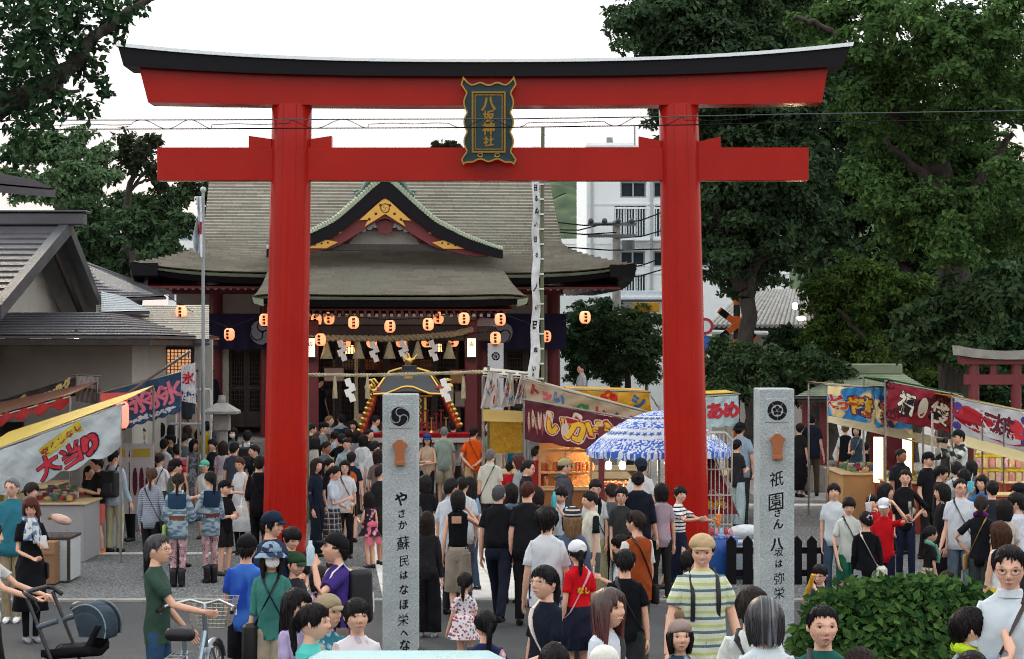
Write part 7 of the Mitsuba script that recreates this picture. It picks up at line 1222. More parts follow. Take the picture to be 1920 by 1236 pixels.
gt = thing('food_tray', 'tray of red and brown grilled snacks under the bulbs', 'food'); q = at(1120, 912, 36.7); put(gt + '__tray', box(q[0] - .1, q[0] + .9, 36.65, 37.2, .95, .98), 'metal', '#aaa'); r = np.random.default_rng(5)
put(gt + '__snacks', cat([ball((q[0] - .05 + .9 * r.random(), 36.7 + .45 * r.random(), 1.0 + .04 * r.random()), .035, 1) for _ in range(70)]), 'matte', '#9a4a26', kind='stuff')
ap2 = thing('stall_post', 'dark red wooden post of the squid stall standing between the bulbs', 'post'); x = at(1127, 0, 36.5)[0]; put(ap2 + '__post', box(x - .05, x + .05, 36.32, 36.42, 0, at(0, 800, 36.4)[2], .006), 'red_wood'); put(ap2 + '__foot', box(x - .08, x + .08, 36.28, 36.46, -.02, .06), 'stone')
# parasol
um = thing('parasol', 'big blue and white star-patterned parasol right of the squid banner', 'parasol'); d = 33.4; cu_ = at(1236, 770, d); R = 136 * d / F; zr = at(0, 842, d)[2]; zt = cu_[2]; ns = 8; gA = np.linspace(0, 2 * PI, 65)
def par(r_, th):
    seg = (th / (2 * PI) * ns) % 1; sc = 1 - .05 * np.sin(seg * PI) * r_; return np.stack([cu_[0] + R * r_ * sc * np.cos(th), d + R * r_ * sc * np.sin(th), zt - (zt - zr) * r_ ** 1.75 - .03 * np.sin(seg * PI) * r_ ** 2], -1)
for i, (r0_, r1_, mt, c) in enumerate(((0, .30, 'umbrella_print', None), (.30, .46, 'cloth', '#c3ccd6'), (.46, .62, 'umbrella_print', None), (.62, .80, 'cloth', '#c3ccd6'), (.80, 1.0, 'umbrella_print', None))):
    rr = np.linspace(r0_, r1_, 5); v = np.array([par(q, gA[:-1]) for q in rr]); put(um + '__canopy_band', loft(np.concatenate([v, (v - [0, 0, .012])[::-1]]), False), mt, c, 40)
v = par(1.0, gA[:-1]); put(um + '__valance', loft(np.array([v + [0, 0, .0], v * [1, 1, 1] - [0, 0, .10], v - [0, 0, .10] + [0, .004, 0], v + [0, .008, -.004]]), False), 'umbrella_print', None, 40)
sr = Polygon([((.055 if i % 2 == 0 else .023) * math.sin(i * PI / 5), (.055 if i % 2 == 0 else .023) * math.cos(i * PI / 5)) for i in range(10)])
for rr_, n in ((.38, 14), (.71, 22)):
    for i in range(n):
        th_ = PI + (i + .5) / n * PI; c = par(rr_, np.array([th_]))[0]; n1 = par(rr_ + .05, np.array([th_]))[0] - c; n1 /= np.linalg.norm(n1); t1 = np.array([-math.sin(th_), math.cos(th_), 0]); nn = np.cross(t1, n1); nn *= -np.sign(nn[2]) * -1
        m = np.eye(4); m[:3, 0], m[:3, 1], m[:3, 2], m[:3, 3] = t1, nn, n1, c + nn * .004; put(um + '__star', prism(sr, 0, .004), 'print', '#3a62a8', M=m)
put(um + '__pole', cyl(cu_[0], d, .05, zt + .08, .02, n=10), 'metal', '#aaa', 50); put(um + '__foot', cyl(cu_[0], d, 0, .12, .25, .2), 'stone'); put(um + '__rib', cat([tube([[cu_[0], d, zt - .1], par(.97, np.array([th_]))[0] - [0, 0, .025]], .008, 5) for th_ in np.arange(8) * PI / 4]), 'metal', '#999', kind='stuff')
# candied-apple stall, leaning flag
s8 = stall('candied-apple stall with a pale blue banner between gate and granite pillar', 41.0, 43.2, ((1305, 742), (1383, 738)), '#b8952e', (3.7, 4.4, .9), '#9aa4a8'); bk_, fn, W_, H_ = banner('stall_banner', 'pale blue banner with red candied-apple lettering', 40.9, (1262, 750), (1384, 740), (1262, 806), (1386, 798), 'awning', '#9db4ba', .03, 8, .05); [cword(bk_, fn, W_, H_, c, a, .46, .36, '#a8303c', None, .055, rot=4) for c, a in (('あ', .64), ('め', .88))]
s8b = thing('low_banner', 'dark red leaning flag with a yellow character beside the gate pillar', 'banner'); fn, W_, H_ = bmapper(33.1, (1312, 850), (1334, 850), (1312, 964), (1384, 964), .03, 5); put(s8b + '__cloth', slab(fn, 14, 20, (0, .006, 0)), 'awning', '#7a1420', 40); put(s8b + '__pole', tube([at(1334, 842, 33.05), at(1386, 968, 33.05)], .015, 8), 'metal', '#888'); cword(s8b, fn, W_, H_, 'よ', .45, .76, .30, '#cda52c', '#a32834', .04, .04, out2='#c9b6a4')
bu = thing('blue_bucket', 'blue plastic tub with ice and bottles beside the black fence', 'bucket'); p = at(1352, 1010, 30.9); put(bu + '__tub', tube([[p[0], 30.9, .1], [p[0], 30.9, .42], [p[0], 30.9, .62]], [.18, .22, .25], 22), 'paint', '#1d4f9a', 50); put(bu + '__bag', ball((p[0], 30.9, .64), .2, 3, (1.1, 1, .35)), 'clear_blue', None, True)
for i in range(5): put(bu + '__bottle', tube([[p[0] - .14 + i * .07, 30.85, .6], [p[0] - .14 + i * .07, 30.85, .72], [p[0] - .14 + i * .07, 30.85, .78]], [.03, .03, .012], 10), 'gloss', ('#b32a3a', '#d08a9a', '#9ac0d0')[i % 3], 50)
cx_ = thing('cooler_box', 'white cooler box with a dark green base behind the black fence', 'cooler'); p = at(1390, 1020, 31.2); put(cx_ + '__body', box(p[0] - .3, p[0] + .3, 31.1, 31.6, .05, .5, .03), 'paint', '#b9c4c6'); put(cx_ + '__lid', box(p[0] - .31, p[0] + .31, 31.09, 31.61, .502, .58, .03), 'paint', '#c3c9ca'); put(cx_ + '__base', box(p[0] - .29, p[0] + .29, 31.12, 31.58, 0, .048), 'paint', '#1b3a30'); put(cx_ + '__white_sack', ball((p[0] + .08, 31.3, .68), .22, 3, (1.2, .9, .5)), 'cloth', '#c5c9cc', True)
# right-hand stalls
s9 = stall('fried-snack stall with bright cartoon-coloured banners at the right', 40.4, 43.0, ((1552, 722), (1700, 734)), '#a89a7c', (6.3, 7.3, .95), '#a8825a')
bk_, fn, W_, H_ = banner('stall_banner', 'blue and orange banner with wild lettering on the snack stall', 40.3, (1552, 723), (1640, 728), (1552, 778), (1640, 800), 'banner_art', None, .04, 8, .05)
cword(bk_, fn, W_, H_, 'ど', .16, .50, .34, '#b3303a', '#c9c9c4', .035, .04, rot=-4); cword(bk_, fn, W_, H_, 'っ', .32, .60, .28, '#c95a22', '#c9c9c4', .06, .06)
for c, a in (('や', .58), ('き', .80)): cword(bk_, fn, W_, H_, c, a, .52, .38, '#d0a83a', '#a8421c', .04, .04, rot=-6, out2='#2a3a70')
bk_, fn, W_, H_ = banner('stall_banner', 'pale blue banner with orange lettering half hidden by the red one', 40.2, (1641, 726), (1705, 732), (1641, 802), (1712, 830), 'banner_art', None, .04, 7, .05); cword(bk_, fn, W_, H_, 'ど', .3, .34, .32, '#c95a22', '#2a3a70', .06, .05); cword(bk_, fn, W_, H_, '番', .34, .72, .34, '#c9782a', '#2a3a70', .06, .05)
sheet(s9, 'cream_flap', at(1552, 780, 40.2), at(1790, 826, 40.2), at(1790, 846, 39.9), at(1552, 792, 39.9), 'awning', '#b5a888'); put(s9 + '__back_cloth', box(7.15, 7.9, 42.6, 42.64, .3, 1.85), 'awning', '#5a1620')
em_v = emit('lamp_column_glow', (.33, .24, .13), (.9, .8, .5))
for i, (u, v0, v1) in enumerate(((1648, 820, 905), (1702, 822, 900))): a0, a1 = at(u - 8, v1, 40.0), at(u + 8, v0, 40.0); k = thing('lamp_column', ('left', 'right')[i] + ' tall glowing lamp box on the snack stall counter', 'lamp'); put(k + '__shade', box(a0[0], a1[0], 40.0, 40.16, a0[2], a1[2], .01), 'lamp_column_glow'); scene[k + '__shade']['emitter'] = em_v; put(k + '__side', box(a1[0] + .002, a1[0] + .03, 39.99, 40.17, a0[2], a1[2]), 'matte', '#a8801f')
s10 = stall('grab-bag stall with a green sheet roof and red banner', 38.6, 41.0, ((1660, 712), (1805, 742)), '#237a3a', (6.9, 8.2, .9), '#8a3a2a')
bk_, fn, W_, H_ = banner('stall_banner', 'red grab-bag banner with white brushed characters under the green roof', 38.5, (1666, 716), (1792, 742), (1662, 786), (1792, 812), 'awning', '#7d1626', .04, 9, .05)
for i in range(26):
    a, b = (i * .618) % 1, (i * .377) % 1; on_banner(bk_, 'dark_swirl', fn, W_, H_, Point(0, 0).buffer(.085).difference(Point(.012, 0).buffer(.06)).difference(Polygon([(0, 0), (.2, -.03), (.2, .08)])), .03 + .94 * a, .06 + .88 * b, 'print', '#33101a', .004, i * 57)
cword(bk_, fn, W_, H_, '福', .27, .48, .46, '#c9c2b2', '#1d1418', .07, .05, rot=-10, asp=.7); cword(bk_, fn, W_, H_, '袋', .76, .56, .48, '#c9c2b2', '#1d1418', .07, .05, rot=-10, asp=.75)
on_banner(bk_, 'oval', fn, W_, H_, affinity.scale(Point(0, 0).buffer(.2), .42, 1.0), .52, .5, 'print', '#bdb3a4', .010, -14); on_banner(bk_, 'oval_inner', fn, W_, H_, affinity.scale(Point(0, 0).buffer(.17), .30, 1.0), .52, .5, 'print', '#6e1a26', .013, -14)
s11 = stall('octopus-ball stall with a yellow sheet roof at the right edge', 37.0, 39.6, ((1785, 744), (2010, 790)), '#b3902c', (8.6, 9.8, 1.0), '#b0472f')
bk_, fn, W_, H_ = banner('stall_banner', 'white octopus-ball banner with red and maroon brushed characters', 36.9, (1790, 746), (2010, 792), (1788, 812), (2010, 872), 'awning', '#aeb0b4', .04, 9, .05)
for i, b in enumerate((.2, .48, .76)): on_banner(bk_, 'violet_disc', fn, W_, H_, Point(0, 0).buffer(.075), .03, b, 'print', '#4a3a80', .006); on_banner(bk_, 'violet_disc', fn, W_, H_, Point(0, 0).buffer(.075), .60, b, 'print', '#4a3a80', .006)
on_banner(bk_, 'red_ground', fn, W_, H_, affinity.scale(Point(0, 0).buffer(.36), 1.9, .62), .31, .55, 'print', '#9c1f2c', .004, -10); on_banner(bk_, 'red_octopus', fn, W_, H_, union_all([Point(0, .05).buffer(.14)] + [Point(.11 * math.sin(a), -.10 + .02 * math.cos(a)).buffer(.05) for a in np.linspace(-1.2, 1.2, 5)]), .105, .42, 'print', '#b3303a', .007)
for c, a in (('た', .205), ('こ', .305), ('焼', .42)): cword(bk_, fn, W_, H_, c, a, .46, .42, '#571a2c', '#c3c1c0', .045, .04, rot=-9)
on_banner(bk_, 'red_octopus', fn, W_, H_, union_all([Point(0, .05).buffer(.13)] + [Point(.11 * math.sin(a), -.10).buffer(.05) for a in np.linspace(-1.2, 1.2, 5)]), .52, .5, 'print', '#b3303a', .007)
sheet(s11, 'cream_flap', at(1800, 815, 36.8), at(2005, 872, 36.8), at(2005, 890, 36.5), at(1800, 835, 36.5), 'awning', '#b3a77c'); 
pg_ = thing('prize_rack', 'brightly lit rack of pink and yellow prize cards at the right edge', 'rack'); d = 37.6; em_p = emit('rack_tube', (5.5, 5.0, 4.2), (1, 1, .95))
a0, a1 = at(1828, 935, d), at(1915, 828, d); put(pg_ + '__back', box(a0[0], a1[0] + .5, d + .05, d + .09, a0[2], a1[2]), 'matte', '#c9b9a4')
for r_ in range(4):
    z = a0[2] + (a1[2] - a0[2]) * (r_ + .08) / 4; put(pg_ + '__yellow_tape', box(a0[0], a1[0] + .5, d + .02, d + .045, z - .05, z), 'print', '#c2b22a')
    for c_ in range(11): x = a0[0] + .02 + c_ * .118; put(pg_ + '__card', box(x, x + .095, d + .01, d + .03, z + .02, z + .19, .004), 'print', ('#c98f8a', '#d6b98f', '#c7a4b0', '#c9c39a')[(c_ * 3 + r_ * 5) % 4])
for i in range(2): x = a0[0] + .1 + .55 * i; put(pg_ + '__light_tube', tube([[x, d - .35, a1[2] + .05], [x + .4, d - .35, a1[2] + .05]], .02, 10), 'rack_tube'); scene[(pg_ + '__light_tube' + ('' if i == 0 else '_001'))]['emitter'] = em_p
for u in (1842, 1882): x = at(u, 0, 36.8)[0]; put(pg_ + '__rail', cyl(x, 36.8, 0, 2.1, .014, n=8), 'metal', '#777')
rc_ = thing('red_counter', 'orange-red painted counter with a swirl at the right edge', 'counter'); a0, a1 = at(1872, 990, 35.6), at(1925, 932, 35.6); put(rc_ + '__panel', box(a0[0] - .3, a1[0] + .4, 35.6, 36.2, .02, a1[2], .01), 'paint', '#b5472e'); put(rc_ + '__swirl', prism(affinity.translate(tomoe(.09), a0[0] + .12, a1[2] - .2), 35.588, 35.599), 'print', '#33181a'); put(rc_ + '__top', box(a0[0] - .34, a1[0] + .44, 35.55, 36.25, a1[2] + .002, a1[2] + .04, .006), 'matte', '#b09a6a')
pm = thing('stall_pole', 'thin white pole in front of the grab-bag stall', 'pole'); x = at(1748, 0, 38.0)[0]; put(pm + '__tube', cyl(x, 38.0, 0, at(0, 775, 38)[2], .022, n=10), 'paint', '#b9b9b4'); put(pm + '__foot', cyl(x, 38, 0, .04, .12), 'stone')
# portable shrine
mk = thing('portable_shrine', 'black lacquer and gold portable shrine with red ropes and bells', 'portable shrine'); d = 46.7; c0 = at(768, 740, d); gs = d / F
def mq(u, v): return np.array([(u - 768) * gs, (740 - v) * gs])
wv = [(0, 62, 34), (.2, 60, 24), (.45, 54, 12), (.75, 42, 4), (1, 26, 0)]
prof = [(66, 738, 0), (60, 730, 0), (50, 718, 0), (42, 706, 0), (34, 698, 0), (14, 694, 0)]
put(mk + '__roof', loft([[[c0[0] + sx * w * gs, d + sy * w * gs, c0[2] + (740 - v) * gs] for sx, sy in ((-1, -1), (1, -1), (1, 1), (-1, 1))] for w, v, _ in prof]), 'mikoshi_black')
for sx in (-1, 1):
    for sy in (-1, 1): put(mk + '__ridge', tube([[c0[0] + sx * w * gs * 1.01, d + sy * w * gs * 1.01, c0[2] + (742 - v) * gs] for w, v in ((72, 728), (64, 736), (56, 728), (46, 713), (36, 699), (16, 693))], [.05, .035, .028, .026, .026, .03], 8), 'gold', smooth=50); put(mk + '__corner_scroll', ball((c0[0] + sx * 74 * gs, d + sy * 66 * gs, c0[2] + 14 * gs), .075, 2, (1, .6, 1)), 'gold', smooth=True); put(mk + '__corner_bird', tube([[c0[0] + sx * 62 * gs, d + sy * .6, c0[2] + 18 * gs], [c0[0] + sx * 70 * gs, d + sy * .62, c0[2] + 28 * gs], [c0[0] + sx * 78 * gs, d + sy * .62, c0[2] + 26 * gs]], [.03, .04, .01], 6), 'gold', smooth=50)
for sy in (-1, 1): put(mk + '__eave_trim', tube([[c0[0] + x * gs, d + sy * 67 * gs, c0[2] + (740 - v) * gs] for x, v in ((-64, 738), (-40, 737), (-24, 731), (-10, 725), (0, 724), (10, 725), (24, 731), (40, 737), (64, 738))], .03, 8), 'gold', smooth=50)
put(mk + '__cap', box(c0[0] - .16, c0[0] + .16, d - .16, d + .16, c0[2] + 45 * gs, c0[2] + 55 * gs, .01), 'mikoshi_black'); put(mk + '__cap_trim', box(c0[0] - .18, c0[0] + .18, d - .18, d + .18, c0[2] + 43 * gs, c0[2] + 45 * gs), 'gold'); put(mk + '__crest', app(tube([[0, 0, 0], [0, .03, 0]], .085, 20), TR(c0[0], d - 44 * gs, c0[2] + 33 * gs)), 'gold')
put(mk + '__phoenix', union([ball((c0[0], d, c0[2] + 63 * gs), .07, 2, (1, .8, 1.2)), tube([[c0[0], d, c0[2] + 66 * gs], [c0[0] - .03, d, c0[2] + 76 * gs], [c0[0] - .08, d, c0[2] + 79 * gs]], [.035, .028, .01], 8), tube([[c0[0], d, c0[2] + 63 * gs], [c0[0] - .1, d, c0[2] + 66 * gs], [c0[0] - .16, d, c0[2] + 74 * gs]], [.03, .035, .008], 6), tube([[c0[0], d, c0[2] + 63 * gs], [c0[0] + .1, d, c0[2] + 67 * gs], [c0[0] + .17, d, c0[2] + 76 * gs]], [.03, .035, .008], 6), cyl(c0[0], d, c0[2] + 54 * gs, c0[2] + 60 * gs, .03)]), 'gold', smooth=50)
put(mk + '__body', box(c0[0] - .34, c0[0] + .34, d - .34, d + .34, c0[2] - 60 * gs, c0[2] - 2 * gs, .01), 'mikoshi_black')
for sx in (-1, 1): put(mk + '__pillar', cyl(c0[0] + sx * .35, d - .35, c0[2] - 62 * gs, c0[2], .035), 'gold')
for i in range(4):
    for j in range(4): put(mk + '__gilt_panel', app(prism(Polygon([(0, .07), (.06, 0), (0, -.07), (-.06, 0)]).difference(Polygon([(0, .04), (.034, 0), (0, -.04), (-.034, 0)])), -.012, 0), TR(c0[0] - .225 + i * .15, d - .341, c0[2] - .12 - j * .14)), 'gold')
put(mk + '__bracket', box(c0[0] - .5, c0[0] + .5, d - .5, d + .5, c0[2] - 4 * gs, c0[2] + 1 * gs, .02), 'gold'); put(mk + '__railing', cat([cyl(c0[0] + x, d - .55, c0[2] - 66 * gs, c0[2] - 50 * gs, .022, n=8) for x in np.linspace(-.55, .55, 9)] + [tube([[c0[0] - .6, d - .55, z], [c0[0] + .6, d - .55, z]], .02, 6) for z in (c0[2] - 60 * gs, c0[2] - 52 * gs)]), 'red_paint', kind='stuff')
put(mk + '__base', box(c0[0] - .62, c0[0] + .62, d - .62, d + .62, c0[2] - 78 * gs, c0[2] - 66 * gs, .02), 'mikoshi_black'); put(mk + '__base_trim', box(c0[0] - .64, c0[0] + .64, d - .64, d + .64, c0[2] - 69 * gs, c0[2] - 66.5 * gs), 'gold')
for sx in (-1, 1): put(mk + '__carrying_beam', box(c0[0] + sx * .42 - .06, c0[0] + sx * .42 + .06, d - 1.0, d + .8, c0[2] - 86 * gs, c0[2] - 78.2 * gs, .02), 'dark_wood')
for sx, us in ((-1, ((712, 730), (704, 752), (694, 780), (683, 812))), (1, ((826, 728), (836, 748), (848, 772), (860, 800)))):
    pts = np.array([[(u - 768) * gs + c0[0], d - .62 - i * .03, c0[2] + (740 - v) * gs] for i, (u, v) in enumerate(us)]); put(mk + '__red_rope', tube(pts, [.04, .06, .075, .08], 10), 'red_paint', smooth=50); put(mk + '__red_knot', ball(pts[0], .10, 2, (1.2, 1, .8)), 'red_paint', smooth=True)
    for i in range(9):
        t = (i + .5) / 9 * 3; p_ = np.array([np.interp(t, range(4), pts[:, q]) for q in range(3)]); put(mk + '__amber_tassel', ball(p_ + [sx * .03, -.06, 0], .062, 2, (.8, .8, 1)), 'amber', smooth=True); put(mk + '__bell', ball(p_ + [sx * .085, -.08, .02], .05, 2), 'gold', smooth=True)
tb = thing('offering_table', 'red-covered table with red offering stands beneath the portable shrine', 'table'); q0, q1 = at(694, 812, 45.5), at(888, 832, 45.5); put(tb + '__cloth', box(q0[0], q1[0], 45.4, 46.0, q0[2] - .24, q0[2], .02), 'cloth', '#7d1219'); put(tb + '__leg', cat([box(x - .04, x + .04, 45.45, 45.53, 0, q0[2] - .24) for x in np.linspace(q0[0] + .1, q1[0] - .1, 4)]), 'dark_wood', kind='stuff'); put(tb + '__white_band', box(q0[0], q1[0], 45.385, 45.398, q0[2] - .2, q0[2] - .1), 'cloth', '#b9b4b0')
for i in range(7): x = at(782 + i * 9, 0, 45.6)[0]; put(tb + '__offering_stand', cat([cyl(x, 45.6, q0[2], q0[2] + .05, .05, .03, 10), cyl(x, 45.6, q0[2] + .05, q0[2] + .3 + .08 * (i % 3), .014, n=8), cyl(x, 45.6, q0[2] + .3 + .08 * (i % 3), q0[2] + .33 + .08 * (i % 3), .045, .055, 10)]), 'red_paint' if i % 3 else 'gold')
# straw rope stretched across the forecourt
fr_ = thing('boundary_rope', 'long pale straw rope stretched level in front of the portable shrine', 'rope'); pts = np.array([at(u, v, 40.9) for u, v in ((576, 703), (660, 704), (740, 703), (830, 700), (916, 697))]); tt = np.linspace(0, 4, 60); rc = np.stack([np.interp(tt, range(5), pts[:, i]) for i in range(3)], 1)
for k_ in range(2): put(fr_ + '__strand', tube(rc + np.stack([0 * tt, .02 * np.cos(tt * 40 + k_ * PI), .02 * np.sin(tt * 40 + k_ * PI)], 1), .026, 8), 'straw', smooth=60)
for u in (628, 689, 869): p = at(u, 706, 40.85); put(fr_ + '__straw_tassel', tube([p, p - [0, 0, .15], p - [0, 0, .42]], [.02, .035, .05], 10), 'straw', smooth=50)
for i, (u, v) in enumerate(((655, 712), (834, 712))): shide(at(u, v, 40.8), 1.05, ('left', 'right')[i] + ' white zigzag paper streamer on the long level rope')
for u, v, lb in ((577, 700, 'left bamboo post carrying the long straw rope'), (916, 696, 'right bamboo post carrying the long straw rope')): p = at(u, v, 41.0); k = thing('bamboo_post', lb, 'post'); put(k + '__cane', cyl(p[0], 41.0, 0, p[2] + .1, .03, .025, 10), 'bamboo'); put(k + '__joint', cat([cyl(p[0], 41.0, z, z + .03, .036, n=10) for z in (.4, .9, 1.4, 1.9)]), 'bamboo', kind='stuff')

# small goods heaped on the counters
for i, (x0, x1, y0, y1, z, n, lb) in enumerate(((-8.5, -6.9, 33.7, 36.2, .95, 90, 'heap of small bright wrapped prizes on the counter of the draw stall'), (6.4, 7.2, 40.6, 42.6, 1.0, 50, 'heap of snack cups and packets on the snack stall counter'), (7.0, 8.1, 38.8, 40.6, .95, 70, 'heap of colourful grab bags on the red counter'))):
    k = thing('counter_goods', lb, 'goods'); lab(k, kind='stuff'); r = np.random.default_rng(i)
    for c in ('#8a3a3a', '#a8985a', '#4a6484', '#b5b2ac', '#5a7a62'): put(k + '__packet', cat([app(cbox(0, 0, .05, .06 + .07 * r.random(), .06, .05 + .08 * r.random(), .01), TR(r.uniform(x0, x1), r.uniform(y0, y1), z) @ RZ(r.uniform(0, 90))) for _ in range(n // 5)]), 'cloth', c, kind='stuff')
